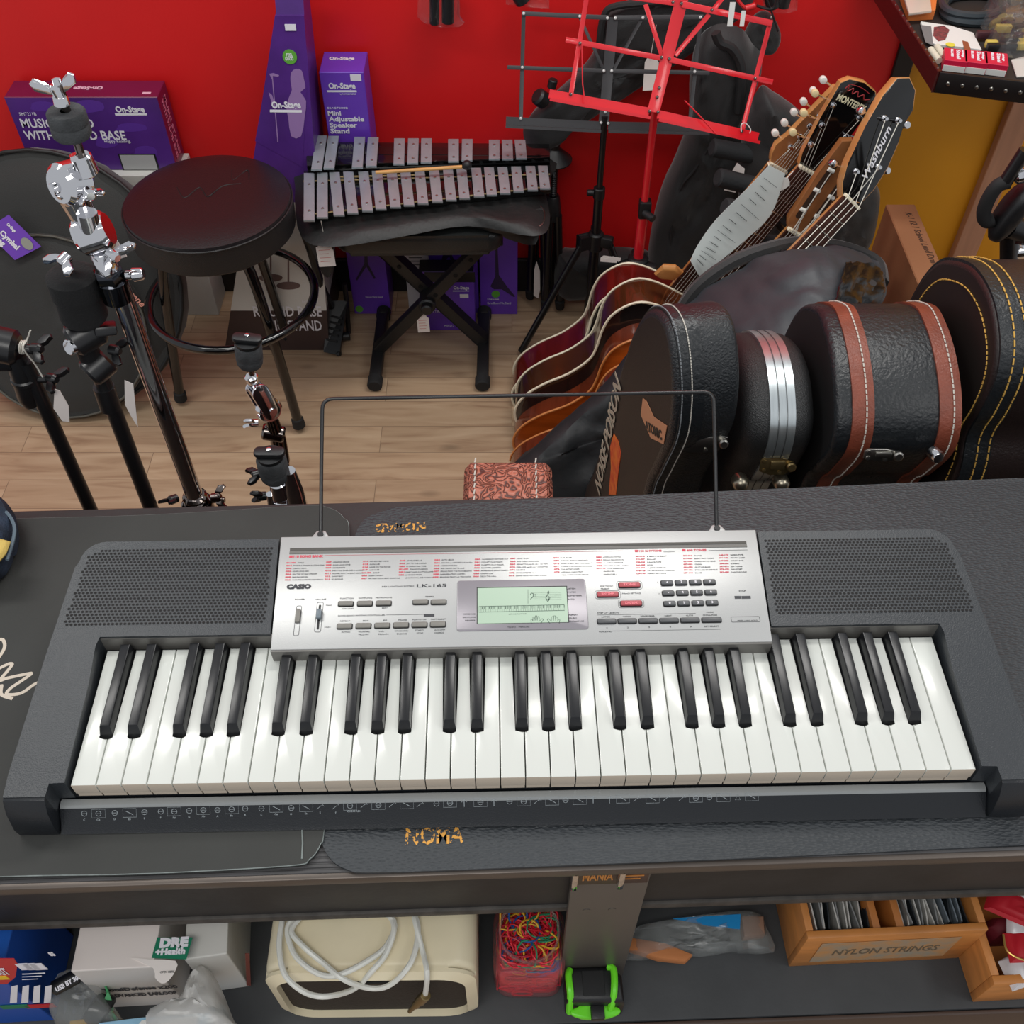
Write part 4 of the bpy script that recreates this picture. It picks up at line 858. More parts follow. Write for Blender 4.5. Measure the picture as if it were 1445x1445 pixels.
for k, a in enumerate((-47, 73, 193)):
    d = V((math.cos(math.radians(a)), math.sin(math.radians(a)), 0)); b = V((sx, sy, 0))
    P_ = [b + d * 0.06 + V((0, 0, SZ - 0.09)), b + d * 0.105 + V((0, 0, SZ - 0.10)), b + d * 0.135 + V((0, 0, SZ - 0.16)), b + d * 0.155 + V((0, 0, 0.32)), b + d * 0.178 + V((0, 0, 0.16)), b + d * 0.195 + V((0, 0, 0.012))]
    b_ = new(); tube(b_, cat(P_, 6), 0.0125, 12); lg = obj('leg', b_, BLKG, st)
    b_ = new(); e = (P_[-1] - P_[-2]).normalized(); cyl(b_, P_[-1] - e * 0.03, P_[-1] + e * 0.0, 0.0155, 0.0165, 16, bev=0.003); sub('rubber_foot', b_, RUB, lg)
b_ = new(); tube(b_, [V((sx + x, sy + y, 0.315)) for x, y in circ(0.197, 48)], 0.0105, 12, True); obj('foot_ring', b_, BLKG, st)
b_ = new(); cyl(b_, (sx, sy, SZ - 0.1), (sx, sy, SZ - 0.084), 0.10, seg=30); obj('seat_plate', b_, BLKM, st)

# ------------------------------------------------------------------ x-frame bench, soft case, bar instrument, mallet
bn = root('keyboard_bench', 'black x-frame keyboard bench under the metal bar instrument', 'bench', (-0.22, 2.14, 0))
TUBM = mat('satin_black_tube', (26, 26, 27), 0.45)
xa_, xb_ = -0.362, -0.078
for x, nm in ((xa_, 0), (xb_, 1)):
    b_ = new(); box(b_, (x, 2.14, 0.024), (0.032, 0.28, 0.026), bev=0.006); ft = obj('foot_bar', b_, TUBM, bn)
    for y in (2.0, 2.28):
        b_ = new(); cyl(b_, (x, y - 0.018, 0.02), (x, y + 0.018, 0.02), 0.02, seg=18, bev=0.004); sub('end_cap', b_, RUB, ft)
sw = 0.195; szb = 0.42
for k, (p, q, y) in enumerate((((xa_, 0.035), (xb_ - 0.01 + 0.06, szb), 2.115), ((xb_, 0.035), (xa_ + 0.01 - 0.04, szb), 2.15))):
    b_ = new(); d = V((q[0] - p[0], 0, q[1] - p[1])); M = frame((p[0], y, p[1]), d, (0, 1, 0)); bx(b_, 0, d.length, -0.015, 0.015, -0.015, 0.015, M, bev=0.003); lg = obj('leg', b_, TUBM, bn)
    b_ = new()
    for f in (0.5, 0.66, 0.78): cyl(b_, M @ V((d.length * f, -0.016, 0)), M @ V((d.length * f, -0.0145, 0)), 0.006, seg=12)
    sub('adjust_hole', b_, mat('hole_black', (5, 5, 5), 0.9), lg)
b_ = new(); cyl(b_, (-0.218, 2.085, 0.20), (-0.218, 2.16, 0.20), 0.022, seg=20, bev=0.004); cyl(b_, (-0.218, 2.07, 0.20), (-0.218, 2.086, 0.20), 0.015, seg=20, bev=0.003); obj('pivot_knob', b_, BLK, bn)
pl_, pr_ = at(470, 343, Y=2.0), at(708, 328, Y=2.0)
M = frame(((pl_.x + pr_.x) / 2, 2.155, 0.447), (1, 0.02, 0.0), (0, 1, 0)); b_ = new(); wS = pr_.x - pl_.x
prism(b_, rrect(wS, 0.31, 0.035, 6), -0.025, 0.028, M, bev=0.018, seg=4); obj('seat_pad', b_, mat('black_leatherette', (34, 36, 36), 0.3, bump=0.3, bscale=300), bn)
b_ = new(); box(b_, (-0.218, 2.14, 0.416), (0.26, 0.2, 0.012)); obj('seat_bracket', b_, TUBM, bn)
price_tag(bn, 597, 455, 17, 24, 2.10, at(600, 432, Y=2.095), 0.05)
SCM = mat('soft_black_case', (30, 31, 31), 0.5, bump=0.5, bscale=90, detail=5)
sc = root('soft_case', 'soft black carry case lying on the bench beneath the metal bar instrument', 'case', (-0.21, 2.16, 0.476))
gz = 0.535
poly = [at(x, y, z=0.50) for x, y in ((424, 330), (470, 345), (560, 332), (660, 316), (752, 330), (776, 312), (770, 262), (775, 220), (600, 212), (430, 212), (416, 262))]
b_ = new(); pillow(b_, [(p.x, p.y) for p in cat(poly, 4, True)], 0.036, T((0, 0, 0.494)), wr=0.005, ws=12, k=4, lo=0.014); obj('case_body', b_, SCM, sc)
b_ = new(); A0 = at(428, 300, z=0.50); B0 = at(470, 340, z=0.49)
sheet(b_, [[at(424, 262, z=0.5), at(422, 300, z=0.49), at(436, 345, z=0.44), at(455, 385, z=0.37)], [at(440, 290, z=0.505), at(444, 320, z=0.495), at(455, 350, z=0.44), at(462, 392, z=0.37)], [at(462, 320, z=0.505), at(466, 338, z=0.49), at(470, 358, z=0.45), at(468, 384, z=0.39)]], 0.004, 0.003); obj('hanging_flap', b_, SCM, sc)
b_ = new(); sheet(b_, [[at(690, 310, z=0.505), at(700, 322, z=0.49), at(712, 336, z=0.46)], [at(730, 305, z=0.505), at(738, 325, z=0.48), at(742, 345, z=0.44)], [at(765, 292, z=0.505), at(768, 312, z=0.48), at(756, 345, z=0.44)]], 0.004, 0.003); obj('hanging_flap', b_, SCM, sc)
b_ = new(); tube(b_, cat([at(x, y, z=0.50) for x, y in ((760, 288), (768, 300), (766, 315), (757, 322))], 5), 0.002, 6); obj('zip', b_, STEEL, sc)
gl = root('glockenspiel', 'metal bar instrument with two rows of grey bars on a black frame', 'instrument', (-0.21, 2.18, 0.52))
b_ = new(); P_ = [at(x, y, z=gz) for x, y in ((430, 300), (778, 262), (777, 230), (428, 238))]; prism(b_, [(p.x, p.y) for p in P_], gz - 0.022, gz - 0.004, bev=0.002)
P_ = [at(x, y, z=gz) for x, y in ((434, 240), (776, 228), (775, 209), (432, 206))]; prism(b_, [(p.x, p.y) for p in P_], gz - 0.022, gz + 0.012, bev=0.002); obj('frame', b_, BLKG, gl)
b_ = new(); P_ = [at(x, y, z=gz + 0.014) for x, y in ((432, 216), (776, 219), (776, 209), (432, 206))]; prism(b_, [(p.x, p.y) for p in P_], gz - 0.01, gz + 0.013); obj('back_rail', b_, BLKG, gl)
b_ = new()
for ya_, yb_ in ((256, 246), (304, 263)): tube(b_, [at(428, ya_, z=gz - 0.001), at(776, yb_, z=gz - 0.001)], 0.002, 6)
tube(b_, [at(470, 250, z=gz + 0.001), at(600, 247, z=gz + 0.001)], 0.0025, 6); obj('cord', b_, mat('tan_cord', (150, 130, 90), 0.8), gl)
BARM = mat('grey_metal_bar', (160, 168, 174), 0.4, 0.45, var=0.05, vscale=30)
fx = [436.6, 455.3, 475.5, 495, 516, 535, 555.5, 574.7, 594.6, 615, 634.5, 653.4, 674, 692, 711, 730, 750, 767.5]
for k, x in enumerate(fx):
    f = k / 17; yt = 247 - 10.5 * f; yb = 313.5 - 45 * (f ** 0.85); sl = (0.0 if k < 2 else 0.11) * (yb - yt); xt, xb = x - sl / 2, x + sl / 2; hw = 7.8 - 0.6 * f; z = gz + 0.002
    a, c, d, e = (at(xb - hw, yb, z=z), at(xb + hw, yb, z=z), at(xt + hw * 0.95, yt, z=z), at(xt - hw * 0.95, yt, z=z))
    b_ = new(); prism(b_, [(p.x, p.y) for p in (a, c, d, e)], z, z + 0.006, bev=0.0012); o = obj('metal_bar', b_, BARM, gl)
    b_ = new()
    for t in (0.2, 0.76):
        p = at(xt + (xb - xt) * t, yt + (yb - yt) * t, z=z + 0.006); lathe(b_, [(0.0032, 0), (0.0028, 0.0018), (0, 0.0028)], T(p), 10)
    sub('screw', b_, STEEL, o)
bk = [((454, 194), (447, 242)), ((471, 194.5), (464.5, 240)), ((508, 196), (504.5, 239)), ((527, 196.5), (524, 237)), ((564, 198), (563, 234)), ((583.6, 198), (582.5, 233)), ((602, 198), (601.6, 232)), ((640, 199), (640, 230.5)), ((659.5, 199), (659, 229)), ((697.5, 200), (697.5, 227)), ((715.6, 200), (716.5, 227)), ((733.6, 200), (736, 226))]
for (t_, u_) in bk:
    z = gz + 0.016; hw = 7.6; a, c, d, e = at(u_[0] - hw, u_[1], z=z), at(u_[0] + hw, u_[1], z=z), at(t_[0] + hw, t_[1], z=z), at(t_[0] - hw, t_[1], z=z)
    b_ = new(); prism(b_, [(p.x, p.y) for p in (a, c, d, e)], z, z + 0.006, bev=0.0012); o = obj('metal_bar', b_, BARM, gl)
    b_ = new()
    for t in (0.17, 0.73):
        p = at(t_[0] + (u_[0] - t_[0]) * t, t_[1] + (u_[1] - t_[1]) * t, z=z + 0.006); lathe(b_, [(0.0032, 0), (0.0028, 0.0018), (0, 0.0028)], T(p), 10)
    sub('screw', b_, STEEL, o)
price_tag(gl, 459, 357, 24, 32, 1.965, at(453, 312, z=gz + 0.002), 0.06)
ml_ = root('mallet', 'wooden mallet with black ball head lying across the metal bars', 'mallet', tuple(at(590, 240, z=gz + 0.022)))
b_ = new(); a, c = at(530, 243.5, z=gz + 0.028), at(652, 235.5, z=gz + 0.030); tube(b_, [a, c], 0.0042, 10); obj('handle', b_, mat('light_wood', (212, 160, 96), 0.45, var=0.1, vscale=30), ml_)
b_ = new(); bmesh.ops.create_uvsphere(b_, u_segments=18, v_segments=12, radius=0.0115, matrix=T(at(659, 233, z=gz + 0.033))); obj('head', b_, BLK, ml_)

# ------------------------------------------------------------------ foot pedal, folded tripods, floor bag
fp = root('foot_pedal', 'black hinged foot pedal standing between the stool and the bench', 'pedal', tuple(at(470, 490, z=0)))
b_ = new(); a, c, d, e = at(458, 497, z=0.006), at(480, 502, z=0.006), at(492, 425, z=0.10), at(466, 425, z=0.10); n_ = (c - a).cross(e - a).normalized()
va = [b_.verts.new(p) for p in (a, c, d, e)]; vb = [b_.verts.new(p + n_ * 0.008) for p in (a, c, d, e)]; b_.faces.new(va[::-1]); b_.faces.new(vb)
for i in range(4): b_.faces.new((va[i], va[(i + 1) % 4], vb[(i + 1) % 4], vb[i]))
obj('footboard', b_, BLKM, fp)
b_ = new(); M = frame((a + c + d + e) / 4 + n_ * 0.009, (c - a), (e - a)); 
for k in range(5): bx(b_, -0.016, 0.016, -0.04 + k * 0.016, -0.034 + k * 0.016, 0, 0.003, M, bev=0.001)
obj('grip_tread', b_, RUB, fp)
b_ = new(); tube(b_, [at(478, 500, z=0.01), at(472, 430, z=0.012), at(468, 420, z=0.012)], 0.008, 8); tube(b_, [at(466, 432, z=0.10), at(452, 400, z=0.2), at(438, 352, z=0.34), at(430, 330, z=0.40)], 0.011, 8); tube(b_, [at(492, 470, z=0.01), at(489, 425, z=0.10), at(486, 400, z=0.16)], 0.007, 8); obj('pedal_frame', b_, BLKM, fp)
b_ = new(); cyl(b_, at(483, 475, z=0.03), at(494, 474, z=0.03), 0.012, seg=14, bev=0.002); obj('tension_knob', b_, BLK, fp)
def tripod(label, x, y, legs, tag, h=0.36, cone=None):
    r_ = root('folded_tripod', label, 'stand', (x, y, 0)); k = 0
    for (dx, dy) in legs:
        b_ = new(); p, q = V((x + dx * 0.5, y + dy * 0.5, h)), V((x + dx, y + dy, 0.012)); tube(b_, [p, q], 0.0105, 10); lg = obj('leg', b_, BLKM, r_)
        b_ = new(); u = (q - p).normalized(); cyl(b_, q - u * 0.03, q, 0.0145, 0.0125, 14, bev=0.003); sub('rubber_foot', b_, RUB, lg)
        if k == tag: b_ = new(); u = (q - p).normalized(); m_ = p + (q - p) * 0.62; bx(b_, -0.0025, 0.0025, -0.02, 0.02, 0.0, 0.0007, frame(m_ + V((0, -0.011, 0.003)), (1, 0, 0), -u)); sub('silver_sticker', b_, mat('silver_label', (190, 190, 190), 0.4), lg, smooth=False)
        k += 1
    b_ = new(); cyl(b_, (x, y, h - 0.02), (x, y, h + 0.05), 0.026, 0.018, 18, bev=0.003); obj('leg_hub', b_, BLK, r_)
    b_ = new(); cyl(b_, (x, y, h + 0.05), (x, y, h + 0.17), 0.009, seg=12)
    obj('centre_rod', b_, BLKM, r_)
    if cone:
        b_ = new(); n8 = 14
        for i in range(n8): lathe(b_, [(0.0095, 0), (0.0115, 0.003), (0.0095, 0.006)], T((x, y, h + 0.05 + i * 0.006)), 12)
        obj('spring_coil', b_, BLKM, r_)
        b_ = new(); lathe(b_, [(0.045, 0), (0.046, 0.004), (0.016, 0.032), (0.014, 0.034), (0.014, 0.055), (0, 0.056)], T((x, y, h + 0.15)), 24); obj('cone_top', b_, BLK, r_)
    return r_
p1 = at(780, 440, z=0); tripod('folded black tripod stand with cone top beside the rightmost purple box', p1.x - 0.01, p1.y + 0.03, [(-0.012, -0.03), (0.03, -0.03), (0.005, 0.03)], 1, 0.31, True)
p2 = at(757, 425, z=0); t2 = tripod('folded black tripod stand tucked between the purple box and the cone-topped tripod', p2.x - 0.005, p2.y + 0.02, [(-0.014, -0.02), (0.03, -0.035), (0.0, 0.03)], 1, 0.36)
b_ = new(); p = at(758, 400, Y=2.12); prism(b_, [(-0.007, -0.05), (0.006, -0.06), (0.011, -0.03), (0.009, 0.03), (-0.001, 0.06), (-0.007, 0.03)], 0, 0.0008, frame(at(757, 395, Y=p2.y - 0.03), (1, 0, 0), (0, 0.1, 1)))
obj('price_tag', b_, mat('tag_card', (232, 222, 216), 0.75), t2, smooth=False)
fb_ = root('gig_bag', 'long black bag lying on the floor along the baseboard behind the music stands', 'gig bag', (0.27, 2.33, 0))
P_ = [at(x, y, Y=2.29) for x, y in ((786, 372), (800, 366), (870, 364), (930, 372), (935, 410), (900, 424), (830, 425), (786, 424))]
b_ = new(); pillow(b_, [(p.x, max(p.z, 0.012)) for p in cat(P_, 4, True)], 0.09, frame((0, 2.32, 0), (1, 0, 0), (0, 0, 1)), wr=0.007, ws=15, k=3); obj('bag_body', b_, NYL, fb_)
# ------------------------------------------------------------------ drum hardware stands behind the counter
DCH = mat('dark_chrome', (120, 112, 108), 0.12, 1.0)
def wing(bm, c, ax, r=0.02, mi=0, t=0.004):
    """wing nut: hub plus two flared ears, axis ax"""
    M = zframe(c, ax, (1, 0.1, 0.2)); lathe(bm, [(0, -0.004), (0.006, -0.004), (0.0065, 0.006), (0.004, 0.009), (0, 0.009)], M, 16, mi)
    for s_ in (1, -1):
        pts = [(0.004, -0.001), (r * 0.55, 0.002), (r, 0.006), (r * 1.08, 0.014), (r * 0.85, 0.017), (r * 0.5, 0.010), (0.003, 0.006)]
        prism(bm, [(s_ * x, z) for x, z in pts], -t / 2, t / 2, M @ Matrix.Rotation(PI / 2, 4, 'X'), mi, bev=t * 0.3)
def legs3(r_, x, y, h=0.3, m=None):
    for k in range(3):
        a = 0.6 + k * 2.094; b_ = new(); tube(b_, [V((x + 0.012 * math.cos(a), y + 0.012 * math.sin(a), h)), V((x + 0.14 * math.cos(a), y + 0.06 * math.sin(a), 0.012))], 0.007, 8); obj('leg', b_, m, r_)
# tall chrome stand
YS = 0.905
def ay(px, py, Y=YS): return at(px, py, Y=Y)
pb_, pt_ = ay(279, 712), ay(166, 400); pb_.y = pt_.y = YS
s1 = root('cymbal_stand', 'tall chrome cymbal stand with grey felt and wing nut, third pole from the left', 'stand', (pb_.x, YS, 0))
b_ = new(); tube(b_, [pt_, pb_, V((pb_.x, YS, 0.62))], 0.0118, 20); tube(b_, [V((pb_.x, YS, 0.66)), V((pb_.x, YS, 0.28))], 0.014, 20); obj('pole', b_, CHR, s1)
legs3(s1, pb_.x, YS, 0.32, CHR)
b_ = new(); cyl(b_, ay(279, 712) + V((0, 0, 0.008)), ay(283, 724) - V((0, 0, 0.02)), 0.021, 0.021, 24, bev=0.004); cyl(b_, ay(274, 698), ay(276, 704), 0.0165, seg=24, bev=0.003)
c_ = ay(281, 706); cyl(b_, c_ + V((0.015, 0, 0)), c_ + V((0.035, 0, 0.001)), 0.004, seg=12); obj('height_clamp', b_, DCH, s1)
b_ = new(); wing(b_, ay(303, 702), (1, 0, 0.1), 0.016); obj('wing_screw', b_, DCH, s1)
b_ = new(); wing(b_, ay(246, 704), (-0.5, -0.5, 0.2), 0.018); obj('wing_screw', b_, BLKM, s1)
b_ = new(); a, c = ay(147, 374), ay(168, 420); ax = (a - c).normalized(); 
hx = [(0.0165 * math.cos(k * PI / 3), 0.0165 * math.sin(k * PI / 3)) for k in range(6)]
prism(b_, hx, -0.012, 0.004, zframe(ay(153, 384), ax), bev=0.002); cyl(b_, ay(157, 392), ay(168, 424), 0.0165, 0.0165, 24, bev=0.003); obj('collar', b_, mat('smoked_chrome', (70, 72, 78), 0.12, 1.0), s1)
b_ = new(); cyl(b_, ay(178, 388), ay(188, 388), 0.005, seg=14); cyl(b_, ay(186, 388), ay(203, 386), 0.0075, 0.0065, 18, bev=0.002); obj('drum_key_bolt', b_, CHR, s1)
b_ = new(); cyl(b_, ay(141, 355), ay(153, 384), 0.0105, 0.0125, 20, bev=0.002)
cyl(b_, ay(109, 339) + V((0, 0.004, 0)), ay(150, 330) + V((0, 0.01, 0)), 0.0205, 0.0205, 28, bev=0.004)   # ratchet barrel
cyl(b_, ay(122, 300), ay(131, 335), 0.0105, 0.011, 20); obj('boom_clamp', b_, CHR, s1)
b_ = new(); wing(b_, ay(98, 352) - V((0, 0.015, 0)), (-0.6, -0.8, -0.3), 0.02, t=0.006); obj('wing_screw', b_, CHR, s1)
b_ = new(); wing(b_, ay(162, 350) - V((0, 0.012, 0)), (0.8, -0.6, -0.1), 0.022, t=0.006); obj('wing_screw', b_, CHR, s1)
# tilter
b_ = new(); YT = 0.915
cyl(b_, at(99, 258, Y=YT) + V((-0.007, -0.012, 0.004)), at(99, 258, Y=YT) + V((0.008, 0.012, -0.004)), 0.0215, seg=32, bev=0.004)
tube(b_, [at(100, 265, Y=YT), at(110, 290, Y=YT), at(121, 312, Y=YT)], [0.018, 0.0145, 0.0125], 20); cyl(b_, at(86, 258, Y=YT) - V((0.006, 0.012, 0)), at(89, 258, Y=YT) - V((0.002, 0.006, 0)), 0.006, seg=16, bev=0.001); obj('tilter', b_, CHR, s1)
b_ = new(); cyl(b_, at(113, 218, Y=YT), at(124, 246, Y=YT), 0.0105, 0.0115, 20, bev=0.002); cyl(b_, at(103, 218, Y=YT), at(108, 226, Y=YT), 0.004, seg=10); wing(b_, at(112, 262, Y=YT) + V((0.012, -0.012, 0)), (0.5, -0.8, 0), 0.013); obj('rod_sleeve', b_, CHR, s1)
b_ = new(); tube(b_, [at(117, 226, Y=YT), at(92, 150, Y=YT), at(83, 118, Y=YT)], 0.0042, 12); obj('threaded_rod', b_, DCH, s1)
f0, f1 = at(103, 192, Y=YT), at(92, 156, Y=YT); M = zframe(f0, f1 - f0); hF = (f1 - f0).length
b_ = new(); lathe(b_, [(0.005, 0), (0.0165, 0), (0.0185, 0.003), (0.0185, hF * 0.45), (0.0178, hF * 0.5), (0.0185, hF * 0.55), (0.0182, hF - 0.002), (0.0165, hF), (0.005, hF)], M, 32); obj('felt', b_, FELT, s1)
b_ = new(); cyl(b_, at(88, 148, Y=YT), at(84, 134, Y=YT), 0.0075, 0.0068, 18, bev=0.001); wing(b_, at(83, 131, Y=YT), (-0.15, 0, 1), 0.02, t=0.005); lathe(b_, [(0.0045, 0), (0.004, 0.006), (0, 0.007)], T(at(82, 120, Y=YT)), 12); obj('wing_nut', b_, CHR, s1)
price_tag(s1, 152, 340, 26, 46, 0.935, None, 0.35)
# middle black stand
s2 = root('cymbal_stand', 'black boom stand with round tilter, second pole from the left', 'stand', (ay(216, 725).x, 0.9, 0))
b_ = new(); tube(b_, [ay(139, 522, .9), ay(216, 725, .9), V((ay(218, 730, .9).x, 0.9, 0.3))], 0.0098, 16); obj('pole', b_, BLKM, s2); legs3(s2, s2.location.x, 0.9, 0.32, BLKM)
b_ = new(); tube(b_, [ay(146, 545, .9), ay(156, 575, .9)], 0.0125, 18); cyl(b_, ay(128, 520, .9) - V((0, 0.012, 0)), ay(150, 512, .9) + V((0, 0.008, 0)), 0.0175, seg=26, bev=0.003); obj('lower_clamp', b_, BLKM, s2)
b_ = new(); tube(b_, [ay(118, 480, .9), ay(128, 505, .9), ay(138, 520, .9)], [0.014, 0.0125, 0.0125], 16); cyl(b_, ay(104, 476, .9) - V((0, 0.01, 0)), ay(138, 468, .9) + V((0, 0.01, 0)), 0.0195, seg=28, bev=0.004); obj('tilter', b_, BLKM, s2)
b_ = new(); cyl(b_, ay(113, 475, .9) + V((-0.006, -0.024, 0.004)), ay(115, 476, .9) + V((-0.003, -0.018, 0.003)), 0.009, seg=20, bev=0.001); obj('pivot_bolt', b_, CHR, s2)
b_ = new(); bx(b_, -0.012, 0.012, -0.006, 0.006, -0.013, 0.013, zframe(ay(149, 464, .9), (0.3, -0.7, 0.3)), bev=0.003); wing(b_, ay(160, 494, .9), (1, -0.3, 0), 0.016, t=0.005); obj('wing_screw', b_, BLKM, s2)
f0, f1 = ay(120, 448, .905), ay(99, 385, .905); M = zframe(f0, f1 - f0); hF = (f1 - f0).length
b_ = new(); lathe(b_, [(0, 0), (0.024, 0), (0.026, 0.004), (0.025, hF * 0.5), (0.027, hF * 0.55), (0.027, hF - 0.004), (0.02, hF), (0, hF)], M, 30); obj('felt', b_, mat('black_felt', (24, 24, 25), 0.95, bump=0.6, bscale=400), s2)
b_ = new(); tube(b_, [f0, ay(128, 470, .905)], 0.005, 10); tube(b_, [f1, f1 + (f1 - f0).normalized() * 0.02], 0.006, 10); obj('threaded_rod', b_, CHR, s2)
b_ = new(); M = frame(ay(176, 560, .885), (1, 0, -0.45), (0.35, 0, 1)); prism(b_, [(-0.004, 0.028), (0.006, 0.026), (0.014, -0.01), (0.022, -0.045), (0.012, -0.03), (0.002, -0.012)], 0, 0.0006, M); obj('price_tag', b_, mat('tag_card', (232, 222, 216), 0.75), s2, smooth=False)
# leftmost black stand
s3 = root('cymbal_stand', 'black boom stand with two wing screws at the far left, leftmost pole', 'stand', (ay(131, 725, .9).x, 0.9, 0))
b_ = new(); tube(b_, [ay(34, 510, .9), ay(132, 728, .9), V((ay(134, 732, .9).x, 0.9, 0.3))], 0.0090, 16); obj('pole', b_, BLKM, s3); legs3(s3, s3.location.x, 0.9, 0.32, BLKM)
b_ = new(); tube(b_, [ay(20, 500, .9), ay(32, 530, .9), ay(40, 560, .9), ay(44, 570, .9)], [0.0115, 0.0135, 0.0125, 0.0095], 18); cyl(b_, ay(33, 531, .9), ay(36, 538, .9), 0.0155, seg=20, bev=0.002); obj('height_clamp', b_, BLKM, s3)
b_ = new(); cyl(b_, ay(-30, 480, .9), ay(26, 492, .9), 0.021, seg=24, bev=0.005); bx(b_, -0.02, 0.012, -0.014, 0.014, -0.016, 0.01, T(ay(2, 500, .9)), bev=0.004); obj('tilter', b_, BLKM, s3)
b_ = new(); cyl(b_, ay(26, 490, .9), ay(48, 494, .9), 0.0055, seg=14); wing(b_, ay(50, 492, .9), (1, -0.2, 0.1), 0.018, t=0.006); obj('wing_screw', b_, BLKM, s3)
b_ = new(); wing(b_, ay(72, 534, .9), (0.9, -0.4, 0.1), 0.018, t=0.006); cyl(b_, ay(48, 535, .9), ay(70, 535, .9), 0.0045, seg=12); obj('wing_screw', b_, BLKM, s3)
b_ = new(); M = frame(ay(84, 572, .885), (1, 0, -0.45), (0.4, 0, 1)); prism(b_, [(-0.008, 0.026), (-0.002, 0.026), (0.010, 0.004), (0.014, -0.024), (0.006, -0.026), (-0.006, -0.008)], 0, 0.0006, M); obj('price_tag', b_, mat('tag_card', (232, 222, 216), 0.75), s3, smooth=False)
b_ = new(); tube(b_, cat([ay(43, 466, .88), ay(38, 480, .88), ay(33, 492, .87), ay(50, 515, .88), ay(60, 532, .88)], 4), 0.0009, 6)
for k in range(3): tube(b_, [ay(30 + k * 2.5, 490, .9) + V((0.0075 * math.cos(a * PI / 6) * 0.2, 0.0075 * math.sin(a * PI / 6), 0.0075 * math.cos(a * PI / 6))) for a in range(12)], 0.0009, 5, True)
obj('tag_string', b_, STITCHW, s3)
# short chrome stand, two felts
def felt_cap(parent, c, ax, r=0.0185, h=0.036):
    M = zframe(c, ax, (1, 0, 0)); b_ = new(); lathe(b_, [(0.004, 0), (r * 0.85, 0), (r * 0.95, 0.004), (r, h * 0.35), (r * 0.97, h * 0.4), (r, h * 0.45), (r, h - 0.003), (r * 0.9, h), (0.004, h)], M, 30); obj('felt', b_, FELT, parent)
    b_ = new(); prism(b_, rrect(0.040, 0.017, 0.007, 4), h + 0.006, h + 0.014, M, bev=0.003); lathe(b_, [(0, h), (0.016, h), (0.017, h + 0.006), (0, h + 0.007)], M, 24); obj('wing_cap', b_, BLK, parent)
    b_ = new(); lathe(b_, [(0.0035, h + 0.013), (0.003, h + 0.017), (0, h + 0.018)], M, 14); obj('rod_end', b_, CHR, parent)
yA = 1.06; s4 = root('cymbal_stand', 'short chrome cymbal stand with felt topped tilter nearest the round stool', 'stand', (at(375, 640, Y=yA).x, yA, 0))
A = lambda x, y, Y=yA: at(x, y, Y=Y)
felt_cap(s4, A(353, 514), A(348, 470, yA - 0.0) - A(353, 514))
b_ = new(); tube(b_, [A(353, 516), A(357, 538)], 0.0045, 12); cyl(b_, A(354, 530), A(357, 541), 0.0095, 0.008, 20, bev=0.002); obj('rod_sleeve', b_, CHR, s4)
b_ = new(); P0, P1 = A(358, 543), A(384, 585); d = (P1 - P0); M = frame(P0, d, V((0.5, -0.6, 0.35)).cross(d)); L0 = d.length
for zz in (-0.011, 0.007):
    prism(b_, rrect(L0 * 1.05, 0.026, 0.0125, 6, L0 * 0.5, 0), zz, zz + 0.004, M, bev=0.001)
cyl(b_, M @ V((L0 * 0.82, 0, -0.009)), M @ V((L0 * 0.82, 0, 0.009)), 0.0185, seg=28, bev=0.003); cyl(b_, M @ V((L0 * 0.82, 0, 0.009)), M @ V((L0 * 0.82, 0, 0.013)), 0.006, seg=16); obj('tilter', b_, CHR, s4)
b_ = new(); tube(b_, [A(382, 588), A(392, 618), A(398, 650)], [0.0095, 0.012, 0.012], 18); cyl(b_, A(370, 608), A(402, 614), 0.013, seg=20, bev=0.003); obj('boom_clamp', b_, DCH, s4)
b_ = new(); wing(b_, A(360, 597), (-1, -0.3, 0.2), 0.014, t=0.005); obj('wing_screw', b_, CHR, s4)
b_ = new(); tube(b_, [A(394, 630), V((A(400, 660).x, yA, 0.6)), V((A(400, 660).x, yA, 0.3))], 0.010, 14); obj('pole', b_, CHR, s4); legs3(s4, s4.location.x, yA, 0.32, CHR)
yB = 0.895; s5 = root('cymbal_stand', 'short chrome stand with grey felt rising just behind the counter edge', 'stand', (at(405, 710, Y=yB).x, yB, 0)); Bf = lambda x, y: at(x, y, Y=yB)
felt_cap(s5, Bf(389, 674), Bf(378, 630) - Bf(389, 674), 0.0195, 0.038)
b_ = new(); tube(b_, [Bf(390, 674), Bf(394, 694)], 0.0055, 12); cyl(b_, Bf(391, 680), Bf(396, 700), 0.011, 0.013, 20, bev=0.002)
for zz in (-0.014, 0.014): cyl(b_, Bf(396, 694) + V((zz, -0.004, 0)), Bf(402, 718) + V((zz * 1.2, -0.004, 0)), 0.005, seg=12)
cyl(b_, Bf(390, 714), Bf(418, 712), 0.013, seg=20, bev=0.003); obj('tilter', b_, CHR, s5)
b_ = new(); tube(b_, [Bf(408, 664), Bf(414, 690), Bf(420, 716)], [0.008, 0.013, 0.014], 18); obj('boom_arm', b_, CHR, s5)
b_ = new(); wing(b_, Bf(372, 700), (-1, -0.2, 0.1), 0.014, t=0.006); obj('wing_screw', b_, BLKM, s5)
b_ = new(); wing(b_, Bf(365, 668), (-1, -0.3, -0.2), 0.014, t=0.006); obj('wing_screw', b_, BLKM, s5)
b_ = new(); tube(b_, [Bf(404, 716), V((Bf(406, 720).x, yB, 0.6)), V((Bf(406, 720).x, yB, 0.3))], 0.0125, 14); obj('pole', b_, CHR, s5); legs3(s5, s5.location.x, yB, 0.32, CHR)

